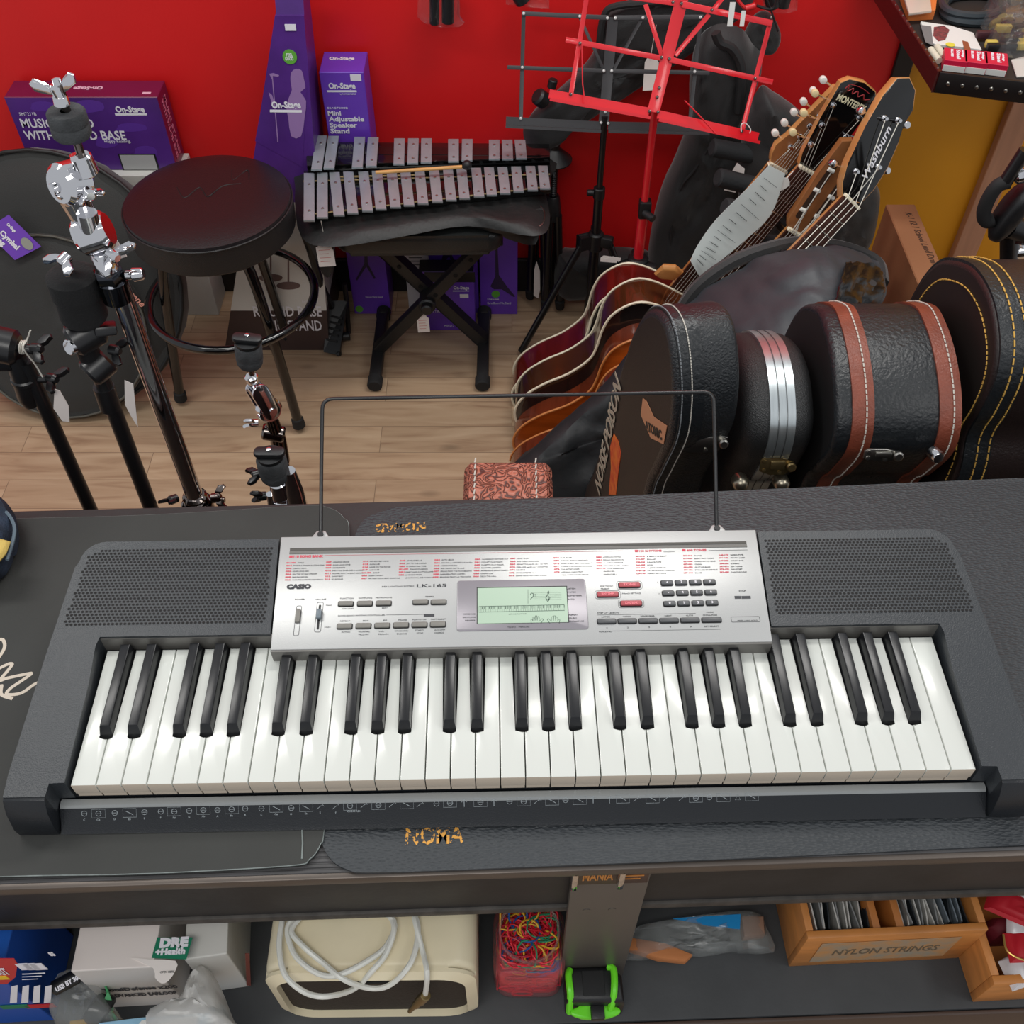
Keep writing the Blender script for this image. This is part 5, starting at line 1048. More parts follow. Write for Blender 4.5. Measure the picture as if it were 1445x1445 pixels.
# ------------------------------------------------------------------ folding music stands
DGM = mat('dark_grey_metal', (66, 66, 68), 0.4, 0.2); REDM = mat('red_enamel', (222, 32, 44), 0.25, coat=0.5)
def desk(parent, p0, n, m, strips, rivets, tray, rv):
    n = V(n).normalized()
    for nm, q in strips:
        b_ = new()
        for (x0, y0, x1, y1, wpx) in q:
            a, c = atp(x0, y0, p0, n), atp(x1, y1, p0, n); k = (c - a).length / math.hypot(x1 - x0, y1 - y0); off = n * (0.002 if nm == 'desk_bar' else -0.001)
            bar(b_, a + off, c + off, wpx * k, 0.0016, n, bev=0.0004)
        obj(nm, b_, m, parent)
    b_ = new()
    for (x, y) in rivets: lathe(b_, [(0.0036, 0), (0.003, 0.0016), (0, 0.0024)], zframe(atp(x, y, p0, n) + n * 0.003, n), 10)
    obj('rivet', b_, rv, parent)
    b_ = new()
    for pts in tray:
        a, c = atp(*pts[0], p0, n), atp(*pts[1], p0, n); h = 0.017; u = (c - a).normalized(); w2 = n.cross(u) 
        if w2.z < 0: w2 = -w2
        bar(b_, a, c, h, 0.0016, n); lo_ = -w2 * h / 2; M = frame(a + lo_, u, n); bx(b_, 0, (c - a).length, 0, 0.02, 0, 0.0016, M)
        bx(b_, 0, (c - a).length, 0.019, 0.0206, 0, 0.006, M)
    obj('book_ledge', b_, m, parent)
pk0 = at(853, 178, Y=2.19); nk = V((0, -0.21, 0.10)).normalized()
m1 = root('music_stand', 'black folding music stand with open desk against the red wall', 'music stand', (at(853, 178, Y=2.19).x, 2.2, 0))
desk(m1, pk0, nk, DGM, [('desk_bar', [(736, 19, 858, 25, 6), (866, 25, 992, 24, 6)]), ('desk_bar', [(716, 95, 855, 100, 5.5), (862, 100, 1001, 103, 5.5)]), ('desk_upright', [(739, 19, 735, 168, 6)]), ('desk_upright', [(989, 24, 973, 178, 6)]), ('desk_brace', [(818, 24, 852, 99, 4.5)]), ('desk_brace', [(906, 26, 866, 98, 5)]), ('desk_spine', [(865, 24, 852, 172, 16)])],
     [(739, 19), (818, 23), (857, 25.5), (868, 25.5), (907, 25), (988, 24.5), (737, 95), (852, 100), (863, 100), (980, 101), (735, 167), (848, 173), (858, 174), (854, 158)], [((714, 170), (848, 177)), ((858, 177), (1000, 180))], mat('rivet_white', (220, 220, 218), 0.3, 0.5))
hubz = at(843, 338, Y=2.2).z; X1 = pk0.x
b_ = new(); tube(b_, [V((X1, 2.2, hubz - 0.05)), V((X1, 2.2, pk0.z + 0.02))], 0.0075, 14); tube(b_, [V((X1, 2.2, hubz - 0.03)), V((X1, 2.2, hubz + 0.13))], 0.0115, 14); tube(b_, [V((X1, 2.2, 0.10)), V((X1, 2.2, hubz))], 0.011, 14); obj('pole', b_, BLKM, m1)
b_ = new(); cyl(b_, (X1, 2.2, hubz - 0.03), (X1, 2.2, hubz + 0.022), 0.02, seg=18, bev=0.004)
for a in (200, 340, 90): 
    d = V((math.cos(math.radians(a)), math.sin(math.radians(a)), 0)); bar(b_, V((X1, 2.2, hubz)), V((X1, 2.2, hubz)) + d * 0.045, 0.022, 0.03, (0, 0, 1), bev=0.004)
obj('leg_hub', b_, BLK, m1)
b_ = new(); cyl(b_, (X1, 2.2, hubz + 0.12), (X1, 2.2, hubz + 0.15), 0.0145, seg=16, bev=0.002); cyl(b_, (X1 - 0.012, 2.2, hubz + 0.135), (X1 - 0.03, 2.2, hubz + 0.135), 0.008, seg=14, bev=0.002); obj('height_knob', b_, BLK, m1)
for a, rr in ((200, 0.2), (340, 0.16), (90, 0.1)):
    d = V((math.cos(math.radians(a)), math.sin(math.radians(a)), 0)); b_ = new(); tube(b_, [V((X1, 2.2, hubz - 0.01)) + d * 0.04, V((X1, 2.2, 0.012)) + d * rr], 0.009, 10); obj('leg', b_, BLKM, m1)
b_ = new(); tube(b_, [at(853, 365, Y=2.13), at(866, 362, Y=2.13)], 0.001, 4); F = Face(at(847, 369, Y=2.15), (1, 0, 0), (0, .3, 1)); prism(b_, [(0, 0), (0.05, -0.004), (0.052, 0.010), (0.008, 0.016), (0, 0.01)], 0, 0.0006, F.M(0, 0)); obj('price_tag', b_, mat('tag_card', (232, 222, 216), 0.75), m1, smooth=False)
b_ = new(); F = Face(at(907, 128, Y=2.30), (1, 0, 0.06), (0, .3, 1)); prism(b_, [(0, 0), (0.034, 0), (0.036, 0.06), (0.026, 0.075), (0.012, 0.076), (0.004, 0.062)], 0, 0.0006, F.M(0, 0)); tube(b_, [at(917, 86, Y=2.295), at(926, 35, Y=2.30)], 0.0008, 4)
obj('price_tag', b_, mat('tag_card', (232, 222, 216), 0.75), m1, smooth=False)
pr0 = at(922, 158, Y=2.06); nr = V((0.03, -0.20, 0.11)).normalized()
m2 = root('music_stand', 'bright red folding music stand tilted in front of the black music stand', 'music stand', (pr0.x, 2.08, 0))
desk(m2, pr0, nr, REDM, [('desk_bar', [(820, -14, 952, 4, 8), (962, 6, 1089, 33, 8)]), ('desk_bar', [(798, 56, 932, 82, 7), (944, 84, 1090, 116, 7)]), ('desk_upright', [(829, -10, 806, 132, 7.5)]), ('desk_upright', [(1088, 28, 1047, 186, 7.5)]), ('desk_brace', [(911, 6, 934, 78, 7)]), ('desk_brace', [(1001, 20, 953, 78, 7)]), ('desk_brace', [(1035, -22, 1008, 12, 7)]), ('desk_spine', [(966, -16, 922, 158, 20)])],
     [(949, 3), (961, 5), (1004, 14), (1087, 25), (818, 61), (933, 81), (944, 83), (1065, 111), (930, 124), (927, 137), (805, 133), (916, 157), (928, 158), (1046, 185)], [((775, 132), (916, 158)), ((928, 161), (1070, 193))], DCH)
X2 = pr0.x + 0.006; hz = at(906, 362, Y=2.08).z
b_ = new(); tube(b_, [V((X2, 2.08, hz)), V((X2, 2.08, pr0.z - 0.005))], 0.0085, 14); tube(b_, [V((X2, 2.08, 0.05)), V((X2, 2.08, hz + 0.12))], 0.0125, 14); obj('pole', b_, REDM, m2)
b_ = new(); bx(b_, -0.014, 0.014, -0.014, 0.014, -0.022, 0.022, T((X2 + 0.002, 2.08, hz + 0.135)), bev=0.004); cyl(b_, (X2, 2.07, hz + 0.13), (X2 + 0.02, 2.045, hz + 0.13), 0.009, seg=14, bev=0.002); obj('height_clamp', b_, BLK, m2)
b_ = new(); cyl(b_, (X2, 2.08, hz - 0.03), (X2, 2.08, hz), 0.026, seg=20, bev=0.005)
for a in (210, 330, 90): d = V((math.cos(math.radians(a)), math.sin(math.radians(a)), 0)); bar(b_, V((X2, 2.08, hz - 0.02)), V((X2, 2.08, hz - 0.02)) + d * 0.05, 0.024, 0.02, (0, 0, 1), bev=0.005)
obj('leg_hub', b_, BLK, m2)
for a in (210, 330, 90): d = V((math.cos(math.radians(a)), math.sin(math.radians(a)), 0)); b_ = new(); tube(b_, [V((X2, 2.08, hz - 0.02)) + d * 0.04, V((X2, 2.08, 0.012)) + d * 0.14], 0.009, 10); obj('leg', b_, REDM, m2)
b_ = new(); tube(b_, [atp(821, 62, pr0 + nr * 0.01, nr), atp(822, 118, pr0 + nr * 0.01, nr), atp(826, 149, pr0 + nr * 0.012, nr)], 0.0014, 6); tube(b_, [atp(966, 142, pr0 + nr * 0.02, nr), atp(986, 162, pr0 + nr * 0.02, nr), atp(1010, 189, pr0 + nr * 0.02, nr)], 0.0016, 6); obj('page_clip', b_, REDM, m2)
b_ = new(); tube(b_, cat([atp(1046, 186, pr0 + nr * 0.012, nr), atp(1046, 176, pr0 + nr * 0.012, nr), atp(1052, 174, pr0 + nr * 0.012, nr), atp(1059, 182, pr0 + nr * 0.012, nr), atp(1058, 188, pr0 + nr * 0.012, nr)], 4), 0.0012, 6); obj('twist_tie', b_, WHT, m2)

# ------------------------------------------------------------------ bags hanging on the back wall
def bag_outline(px, Y, thick, m, name, label, cat_, seed=0.0, wr=0.012, ws=9, lean=0.0, k=2.6, straps=(), group=None):
    n = V((0, -1, lean)).normalized(); p0 = at(px[0][0], px[0][1], Y=Y); P = [atp(x, y, p0, n) for x, y in px]
    c = V((sum(p.x for p in P) / len(P), sum(p.y for p in P) / len(P), sum(p.z for p in P) / len(P))); M = frame(c, (1, 0, 0), V((0, lean, 1)))
    I = M.inverted(); q = [(v.x, v.y) for v in cat([V(((I @ p).x, (I @ p).y, 0)) for p in P], 4, True)]
    r_ = root(name, label, cat_, (c.x, c.y, max(0, min(p.z for p in P))), 0, group); b_ = new(); pillow(b_, q, thick, M, wr=wr, ws=ws, k=k, seed=seed, rings=18); obj('bag_body', b_, m, r_)
    for nm, pts, rr in straps:
        b_ = new(); T_ = cat([atp(x, y, p0 - V((0, thick * 0.45, 0)), n) for x, y in pts], 5)
        tube(b_, T_, rr * 0.45, 8)
        obj(nm, b_, mat('strap_webbing', (36, 36, 37), 0.7, bump=0.4, bscale=300), r_)
    return r_, M
bag_outline([(738, 186), (748, 164), (775, 140), (808, 112), (838, 72), (846, 30), (872, 6), (960, -20), (1060, -30), (1060, 8), (1030, 34), (990, 62), (935, 100), (880, 136), (820, 172), (790, 190), (774, 212), (748, 212)], 2.36, 0.07, NYL, 'umbrella_bag', 'long black bag hanging slantwise on the red wall behind the black music stand', 'bag', 1.0,
            straps=[('shoulder_strap', [(846, 60), (852, 24), (872, 8), (960, 2)], 0.018)])
b_ = new(); p = at(778, 124, Y=2.33); cyl(b_, p, at(781, 112, Y=2.33), 0.011, seg=16, bev=0.002); c_ = at(763, 140, Y=2.32); cyl(b_, c_ + V((-0.01, 0, 0.01)), c_ + V((0.012, 0.01, -0.012)), 0.02, seg=20, bev=0.005)
single('microphone_holder', b_, BLK, 'small black plastic clamp poking out of the slanting black bag on the wall', 'clamp')
bag_outline([(985, 58), (1012, 34), (1046, 40), (1062, 62), (1076, 80), (1066, 112), (1050, 150), (1060, 178), (1062, 215), (1040, 300), (1010, 380), (985, 415), (935, 420), (914, 390), (918, 330), (934, 270), (958, 215), (972, 170), (974, 110)], 2.30, 0.13, NYL, 'gig_bag', 'upright black gig bag with side pocket behind the red music stand', 'gig bag', 3.0, 0.014, 8,
            straps=[('shoulder_strap', [(1000, 208), (980, 240), (962, 262), (950, 300), (945, 350)], 0.008), ('shoulder_strap', [(1010, 46), (1016, 60), (1034, 70), (1046, 100), (1042, 158)], 0.024)])
bag_outline([(1048, 60), (1064, 24), (1086, 18), (1102, 48), (1092, 72), (1070, 74)], 2.33, 0.05, NYL, 'pouch', 'small black pouch hanging above the upright gig bag on the wall', 'pouch', 6.0, 0.006, 14)
bag_outline([(1070, 125), (1090, 130), (1130, 160), (1170, 210), (1205, 250), (1238, 262), (1240, 300), (1226, 345), (1190, 362), (1120, 350), (1060, 320), (1040, 260), (1050, 180)], 2.18, 0.12, NYL, 'gig_bag', 'black gig bag slumped behind the guitar headstocks', 'gig bag', 8.0, 0.014, 9)
# packets on wall hooks
CLR = mat('clear_plastic', (235, 235, 235), 0.08, trans=0.92, alpha=0.35, spec=0.8)
def packet(label, px, dark, Y=2.38):
    P = [at(x, y, Y=Y) for x, y in px]; c = sum(P, V()) / len(P); M = frame(c, (1, 0, 0), (0, 0, 1)); r_ = root('blister_packet', label, 'packet', tuple(c))
    b_ = new(); pillow(b_, [((p - c).x, (p - c).z) for p in P], 0.02, M, wr=0.003, ws=40, k=2, rings=4); obj('clear_bag', b_, CLR, r_)
    b_ = new()
    for (x0, y0, x1, y1, rr) in dark: cyl(b_, at(x0, y0, Y=Y), at(x1, y1, Y=Y), rr, seg=16, bev=0.002)
    obj('contents', b_, BLK, r_)
packet('clear packet of two black grips hanging at the top of the red wall', [(590, -20), (648, -20), (649, 22), (656, 32), (648, 38), (622, 39), (610, 36), (598, 32), (589, 24)], [(613, -20, 613, 34, 0.011), (632, -20, 632, 32, 0.014)])
packet('clear packet with black part hanging above the black music stand', [(714, -20), (774, -20), (775, 12), (745, 10), (714, 6)], [(730, -14, 740, 2, 0.02)])
packet('clear packet with black cable hanging right of the red music stand', [(1070, -20), (1126, -20), (1125, 15), (1105, 20), (1080, 16)], [(1085, -20, 1092, 10, 0.016), (1112, -20, 1104, 10, 0.014)], 2.3)
b_ = new(); tube(b_, cat([at(x, y, Y=2.15) for x, y in ((1035, -10), (1044, 4), (1052, 12))], 4), 0.0035, 8); tube(b_, [at(1052, 12, Y=2.15), at(1066, 8, Y=2.15)], 0.0065, 10)
single('audio_plug', b_, mat('red_plug', (206, 40, 44), 0.35), 'red plug on a black cable hanging at the top right of the red music stand', 'plug')
b_ = new(); tube(b_, cat([at(x, y, Y=2.13) for x, y in ((1068, 8), (1090, 12), (1100, -10))], 4), 0.003, 8); tube(b_, cat([at(x, y, Y=2.13) for x, y in ((1075, -20), (1090, 20), (1098, 44))], 4), 0.002, 8)
single('audio_cable', b_, BLK, 'thin black cable with metal tips dangling at the top of the red wall', 'cable')
for k, (x, y, w_, h_) in enumerate(((1032, 20, 12, 34), (1048, 26, 9, 22))):
    b_ = new(); F = Face(at(x - w_ / 2, y + h_ / 2, Y=2.12), (1, 0, 0), (0, 0.2, 1)); F.r4(b_, x - w_ / 2, y - h_ / 2, x + w_ / 2, y + h_ / 2, 0.0008)
    single('price_tag', b_, WHT, ('long white price tag hanging left of the red plug', 'short white price tag hanging under the red plug')[k], 'price tag', smooth=False)
# ------------------------------------------------------------------ guitars leaning in the rack
MAH = mat('maroon_lacquer', (96, 22, 16), 0.18, coat=0.8, var=0.25, vscale=5, stretch=(1, 1, 8)); SUNB = mat('dark_sunburst', (26, 22, 22), 0.14, coat=0.8)
SUN2 = mat('sunburst_side', (24, 21, 21), 0.14, coat=0.8, rgb2=(96, 48, 20), vscale=2.2)
ORG = mat('orange_brown_wood', (176, 82, 26), 0.22, coat=0.6, var=0.15, vscale=6, stretch=(1, 1, 10)); DMAH = mat('mahogany_side', (104, 44, 24), 0.22, coat=0.7, var=0.3, vscale=6, stretch=(1, 1, 10))
ROSE = mat('rosewood', (66, 36, 26), 0.4, var=0.25, vscale=40, stretch=(1, 6, 1)); MAPLE = mat('maple_neck', (196, 138, 80), 0.3, coat=0.4, var=0.08, vscale=20); WALN = mat('walnut_head', (140, 88, 50), 0.4, var=0.2, vscale=18, stretch=(1, 4, 1))
WHB = mat('white_button', (232, 232, 226), 0.3); CRB = mat('cream_button', (226, 208, 160), 0.35); FRET = mat('fret_metal', (200, 196, 186), 0.25, 1.0); STR = mat('string_metal', (205, 200, 190), 0.3, 0.9)
BODY = [(0, 0), (0.07, -0.002), (0.115, -0.02), (0.142, -0.07), (0.14, -0.12), (0.125, -0.17), (0.121, -0.21), (0.14, -0.27), (0.176, -0.33), (0.198, -0.39), (0.192, -0.445), (0.15, -0.485), (0.07, -0.5), (0, -0.502)]
def guitar_frame(nut, heel, n=(0, -1, 0.12)):
    u = (V(nut) - V(heel)); L_ = u.length; u.normalize(); x = V(u).cross(V(n)).normalized(); 
    return frame(heel, x, u), L_
def guitar(name, label, nut, heel, side, top, binding, headm, head, strings=6, body=True, depth=0.1, scale=1.0, edge=None, nutw=0.043, tuners=(), posts=(), button=None, mirror=False, hth=0.015, hrot=0.0):
    M, NL = guitar_frame(nut, heel); r_ = root(name, label, 'guitar', tuple(M @ V((0, -0.5 * scale, 0))))
    if body:
        pts = [V((x * scale, y * scale, 0)) for x, y in BODY]; full = pts + [V((-p.x, p.y, 0)) for p in pts[-2:0:-1]]; C_ = cat(full, 4, True); q = [(p.x, p.y) for p in C_]
        b_ = new(); prism(b_, q, -depth, 0.0, M, 0, bev=0.002, capmi=1); bd = obj('body', b_, [side, top], r_)
        b_ = new()
        for z in (0.0, -depth): tube(b_, [M @ V((x, y, z)) for x, y in q], 0.0032, 6, True)
        sub('binding', b_, binding, bd)
    w1 = nutw * 1.22
    b_ = new(); prof = lambda w_, d: [(-w_ / 2, 0), (-w_ / 2, -d * 0.4), (-w_ * 0.3, -d), (w_ * 0.3, -d), (w_ / 2, -d * 0.4), (w_ / 2, 0)]
    a = [b_.verts.new(M @ V((x, 0.0, z + 0.002))) for x, z in prof(w1, 0.024)]; c = [b_.verts.new(M @ V((x, NL, z + 0.002))) for x, z in prof(nutw, 0.02)]
    for i in range(6): b_.faces.new((a[i], a[(i + 1) % 6], c[(i + 1) % 6], c[i]))
    b_.faces.new(a); b_.faces.new(c[::-1]); nk_ = obj('neck', b_, MAPLE, r_)
    b_ = new(); ext = 0.11 if body else 0.0
    w2 = w1 * 1.06; a = [b_.verts.new(M @ V(p)) for p in ((-w2 / 2, -ext, 0.002), (w2 / 2, -ext, 0.002), (nutw / 2, NL, 0.002), (-nutw / 2, NL, 0.002))]; c = [b_.verts.new(M @ V(p)) for p in ((-w2 / 2, -ext, 0.008), (w2 / 2, -ext, 0.008), (nutw / 2, NL, 0.008), (-nutw / 2, NL, 0.008))]
    for i in range(4): b_.faces.new((a[i], a[(i + 1) % 4], c[(i + 1) % 4], c[i]))
    b_.faces.new(a[::-1]); b_.faces.new(c); sub('fingerboard', b_, ROSE, nk_, smooth=False)
    b_ = new(); sl = 0.64
    for k in range(1, 13):
        y = NL - sl * (1 - 2 ** (-k / 12))
        if y < 0.004: break
        w_ = nutw + (w1 - nutw) * (NL - y) / NL; bx(b_, -w_ / 2, w_ / 2, y - 0.0009, y + 0.0009, 0.0078, 0.0092, M)
    sub('fret', b_, FRET, nk_, smooth=False)
    b_ = new(); bx(b_, -nutw / 2 - 0.001, nutw / 2 + 0.001, NL, NL + 0.006, 0.0, 0.0125, M, bev=0.0012); obj('nut', b_, IVORY, r_)
    H = M @ T((0, NL + 0.004, 0)); H0 = H
    H = H @ Matrix.Rotation(math.radians(hrot), 4, 'Z') @ Matrix.Rotation(math.radians(-6), 4, 'X')
    hp = [(-x, y) for x, y in head][::-1] if mirror else head
    b_ = new(); prism(b_, hp, -hth, 0.004, H, 0, bev=0.0015, capmi=1); hd = obj('headstock', b_, [edge or MAPLE, headm], r_)
    for (px_, py_, side_) in tuners:
        b_ = new(); cyl(b_, H @ V((px_, py_, 0.003)), H @ V((px_, py_, 0.009)), 0.0058, seg=14, bev=0.001); cyl(b_, H @ V((px_, py_, 0.008)), H @ V((px_, py_, 0.017)), 0.0032, seg=12)
        e = side_; cyl(b_, H @ V((px_, py_, -hth - 0.004)), H @ V((px_ + e * 0.001, py_, -hth)), 0.004, seg=10); tube(b_, [H @ V((px_, py_, -hth - 0.003)), H @ V((px_ + e * 0.030, py_, -hth - 0.002))], 0.0022, 8)
        tu = obj('tuner', b_, CHR, r_); bt = new()
        Mk = H @ T((px_ + e * 0.036, py_, -hth - 0.002)); prism(bt, [(0.0075 * math.cos(t), 0.0065 * math.sin(t) + (0.001 if math.sin(t) > 0 else 0)) for t in [k * PI / 6 for k in range(12)]], -0.0065, 0.0065, frame(Mk.translation, H.to_3x3() @ V((1, 0, 0)), H.to_3x3() @ V((0, 1, 0))), bev=0.002)
        sub('tuner_button', bt, button or CHR, tu)
    tn = [t for t in tuners][:strings]
    for k in range(strings):
        b_ = new()
        xx = (-0.5 + k / (strings - 1)) * nutw * 0.8; x2 = (-0.5 + k / (strings - 1)) * w1 * 0.85; pts = [M @ V((x2, -0.3 if body else 0.0, 0.012)), M @ V((xx, NL + 0.003, 0.0132))]
        if tn: t_ = tn[min(k, len(tn) - 1)]; pts.append(H @ V((t_[0], t_[1], 0.012)))
        tube(b_, pts, 0.00062 if strings == 6 else 0.0011, 5); obj('string', b_, STR, r_)
    return r_, M, H, hd
def hand_of(M, px, py): 
    """pixel -> headstock coordinates"""
    n = M.to_3x3() @ V((0, 0, 1)); p = M.inverted() @ atp(px, py, M.translation, n); return p.x, p.y
G1n, G1h = at(1096, 236, Y=1.92), at(946, 427, Y=1.92)
hF6 = [(-0.022, 0), (0.022, 0), (0.026, 0.02), (0.03, 0.06), (0.032, 0.12), (0.02, 0.175), (-0.002, 0.19), (-0.014, 0.182), (-0.026, 0.06), (-0.036, 0.034), (-0.030, 0.012)]
t6 = [(-0.008 + 0.002 * k, 0.046 + k * 0.0262, -1) for k in range(6)]
guitar('acoustic_guitar', 'maroon sided acoustic guitar with tan headstock and white tuners, rearmost in the rack', G1n, G1h, MAH, SUNB, IVORY, WALN, hF6, tuners=t6, button=WHB, hrot=-4)
G2n, G2h = at(1138, 240, Y=1.83), at(965, 448, Y=1.82)
h33 = [(-0.023, 0), (0.023, 0), (0.03, 0.025), (0.038, 0.10), (0.042, 0.165), (0.03, 0.178), (0.0, 0.184), (-0.03, 0.178), (-0.042, 0.165), (-0.038, 0.10), (-0.03, 0.025)]
t33 = [(-0.026, 0.045, -1), (-0.028, 0.085, -1), (-0.03, 0.125, -1), (0.03, 0.125, 1), (0.028, 0.085, 1), (0.026, 0.045, 1)]
g2, M, H, hd = guitar('acoustic_guitar', 'dark sunburst acoustic guitar with black lettered headstock, second from the rear in the rack', G2n, G2h, SUN2, SUNB, IVORY, BLKG, h33, tuners=t33, button=CRB, edge=MAPLE, hrot=5, depth=0.09)
b_ = new(); text(b_, 'MONTEREY', H @ T((0, 0.136, 0.0045)), 0.0125, 0.062, 'CENTER', bold=0.0005); sub('headstock_lettering', b_, mat('cream_print', (222, 214, 180), 0.5), hd, smooth=False)
b_ = new(); tube(b_, cat([H @ V(p) for p in ((-0.027, 0.160, 0.0045), (-0.024, 0.168, 0.0045), (-0.020, 0.158, 0.0045), (-0.013, 0.166, 0.0045), (-0.009, 0.157, 0.0045), (-0.002, 0.165, 0.0045), (0.004, 0.157, 0.0045), (0.012, 0.164, 0.0045), (0.018, 0.157, 0.0045), (0.028, 0.162, 0.0045))], 5), 0.0011, 5); tube(b_, cat([H @ V(p) for p in ((-0.024, 0.170, 0.0045), (0.0, 0.173, 0.0045), (0.02, 0.170, 0.0045))], 5), 0.0007, 5)
sub('red_logo', b_, mat('deep_red_print', (150, 30, 36), 0.4), hd, smooth=False)
G3n, G3h = at(1122, 328, Y=1.76), at(965, 500, Y=1.76)
h3s = [(-0.022, 0), (0.022, 0), (0.032, 0.016), (0.035, 0.12), (0.033, 0.19), (0.014, 0.2), (0, 0.188), (-0.014, 0.2), (-0.033, 0.19), (-0.035, 0.12), (-0.032, 0.016)]
t3 = [(-0.016, 0.04, -1), (-0.016, 0.08, -1), (-0.016, 0.12, -1), (0.016, 0.12, 1), (0.016, 0.08, 1), (0.016, 0.04, 1)]
g3, M, H, hd = guitar('classical_guitar', 'brown guitar with carved slotted headstock, third from the rear in the rack', G3n, G3h, DMAH, ORG, mat('tan_binding', (206, 128, 66), 0.35), WALN, h3s, button=CRB, edge=mat('brown_edge', (150, 96, 52), 0.4), tuners=[], hrot=5)
b_ = new()
for s_ in (-1, 1): prism(b_, rrect(0.013, 0.13, 0.006, 5, s_ * 0.017, 0.09), 0.0040, 0.0046, H)
sub('head_slot', b_, mat('slot_dark_wood', (54, 34, 22), 0.6), hd)
b_ = new()
for s_ in (-1, 1):
    for k in range(3): cyl(b_, H @ V((s_ * 0.010, 0.045 + k * 0.045, 0.005)), H @ V((s_ * 0.024, 0.045 + k * 0.045, 0.005)), 0.0042, seg=12, bev=0.001)
obj('string_roller', b_, WHB, g3)
b_ = new()
for s_ in (-1, 1):
    for k in range(3): tube(b_, [H @ V((s_ * 0.015, 0.045 + k * 0.045, 0.007)), M @ V((s_ * 0.004 + s_ * k * 0.005, (V(G3n) - V(G3h)).length + 0.003, 0.0132))], 0.0011, 5)
obj('head_strings', b_, STITCHW, g3)
G3b = V((0.0, -0.13, 0))
G5n, G5h = G3n + V((-0.012, -0.125, -0.03)), G3h + V((-0.012, -0.125, -0.03))
# orange guitar in front: only its body shows
M5, _ = guitar_frame(G5n, G5h); g5 = root('acoustic_guitar', 'orange topped acoustic guitar with brown sides, lowest in the stack, under the black bag', 'guitar', tuple(M5 @ V((0, -0.5, 0))))
C_ = cat([V((x, y, 0)) for x, y in BODY] + [V((-x, y, 0)) for x, y in BODY[-2:0:-1]], 4, True); q = [(p.x, p.y) for p in C_]
b_ = new(); prism(b_, q, -0.09, 0, M5, 0, bev=0.002, capmi=1); bd = obj('body', b_, [DMAH, ORG], g5)
b_ = new(); tube(b_, [M5 @ V((x, y, 0)) for x, y in q], 0.003, 6, True); tube(b_, [M5 @ V((x, y, -0.09)) for x, y in q], 0.003, 6, True); sub('binding', b_, mat('tan_binding', (206, 128, 66), 0.35), bd)
b_ = new(); prism(b_, [(0.05 * math.cos(a * PI / 16), -0.17 + 0.05 * math.sin(a * PI / 16)) for a in range(32)], 0.0, 0.0008, M5); sub('soundhole', b_, mat('hole_black', (5, 5, 5), 0.9), bd)
b_ = new(); tube(b_, [M5 @ V((0, -0.02, -0.02)), M5 @ V((0, 0.12, -0.012))], [0.026, 0.022], 12); obj('neck', b_, DMAH, g5)
# bass in the open bag
G4n, G4h = at(1198, 285, Y=1.69), at(1060, 432, Y=1.60)
hW = [(-0.021, 0), (0.021, 0), (0.036, 0.03), (0.045, 0.075), (0.045, 0.12), (0.038, 0.152), (0.046, 0.18), (0.034, 0.212), (0.012, 0.228), (-0.012, 0.22), (-0.026, 0.185), (-0.034, 0.13), (-0.038, 0.06), (-0.034, 0.025)]
tW = [(-0.02, 0.045, -1), (0.022, 0.06, 1), (-0.012, 0.15, -1), (0.024, 0.14, 1)]
g4, M, H, hd = guitar('bass_guitar', 'bass with glossy black headstock and white script rising from the open bag', G4n, G4h, SUNB, SUNB, IVORY, BLKG, hW, strings=4, body=False, tuners=[(-0.018, 0.05, -1), (0.022, 0.07, 1), (-0.006, 0.15, -1), (0.022, 0.155, 1)], button=CHR, edge=MAPLE, nutw=0.042, hth=0.018, hrot=22)
b_ = new(); MM = H @ T((0.012, 0.045, 0.0045)) @ Matrix.Rotation(math.radians(86), 4, 'Z'); text(b_, 'Washburn', MM, 0.013, 0.095, bold=0.0003, shear=0.35); sub('headstock_script', b_, PRW, hd, smooth=False)
# bright heel + strap button on rear guitar
b_ = new(); p = at(944, 384, Y=1.86); pillow(b_, [(-0.03, -0.015), (-0.012, -0.024), (0.02, -0.018), (0.03, 0.012), (0.008, 0.026), (-0.02, 0.018)], 0.02, frame(p, (1, -0.1, -0.2), (0.2, -0.3, 1)), wr=0.001)
single('guitar_strap_end', b_, mat('tan_leather', (206, 142, 80), 0.5), 'tan leather strap end on the shoulder of the rearmost guitar', 'strap')
# long white hang sheet on the second neck
r_ = root('price_sheet', 'long curled white spec sheet tied to a guitar neck', 'paper', tuple(at(1000, 380, Y=1.82)))
b_ = new(); rows = [[at(1085, 233, Y=1.80), at(1108, 245, Y=1.80)], [at(1052, 268, Y=1.79), at(1088, 302, Y=1.79)], [at(1010, 310, Y=1.78), at(1050, 340, Y=1.78)], [at(985, 345, Y=1.76), at(1020, 365, Y=1.765)], [at(974, 368, Y=1.74), at(988, 392, Y=1.745)]]
sheet(b_, [[a, (a + c) / 2, c] for a, c in rows], 0.0006, 0, sub=5); obj('paper', b_, mat('cool_white_paper', (214, 222, 220), 0.6), r_)
b_ = new()
for k in range(15):
    f = 0.1 + k * 0.058; i = min(3, int(f * 4)); t = f * 4 - i; a = rows[i][0].lerp(rows[i + 1][0], t); c = rows[i][1].lerp(rows[i + 1][1], t); off = V((0, -0.0035, 0.0025))
    l0, l1 = (0.2, 0.85) if k % 4 == 0 else (0.25, 0.5 + 0.07 * (k % 3)); tube(b_, [a.lerp(c, l0) + off, a.lerp(c, l1) + off], 0.0006 if k % 4 else 0.0004, 4)
obj('printed_lines', b_, DK, r_)
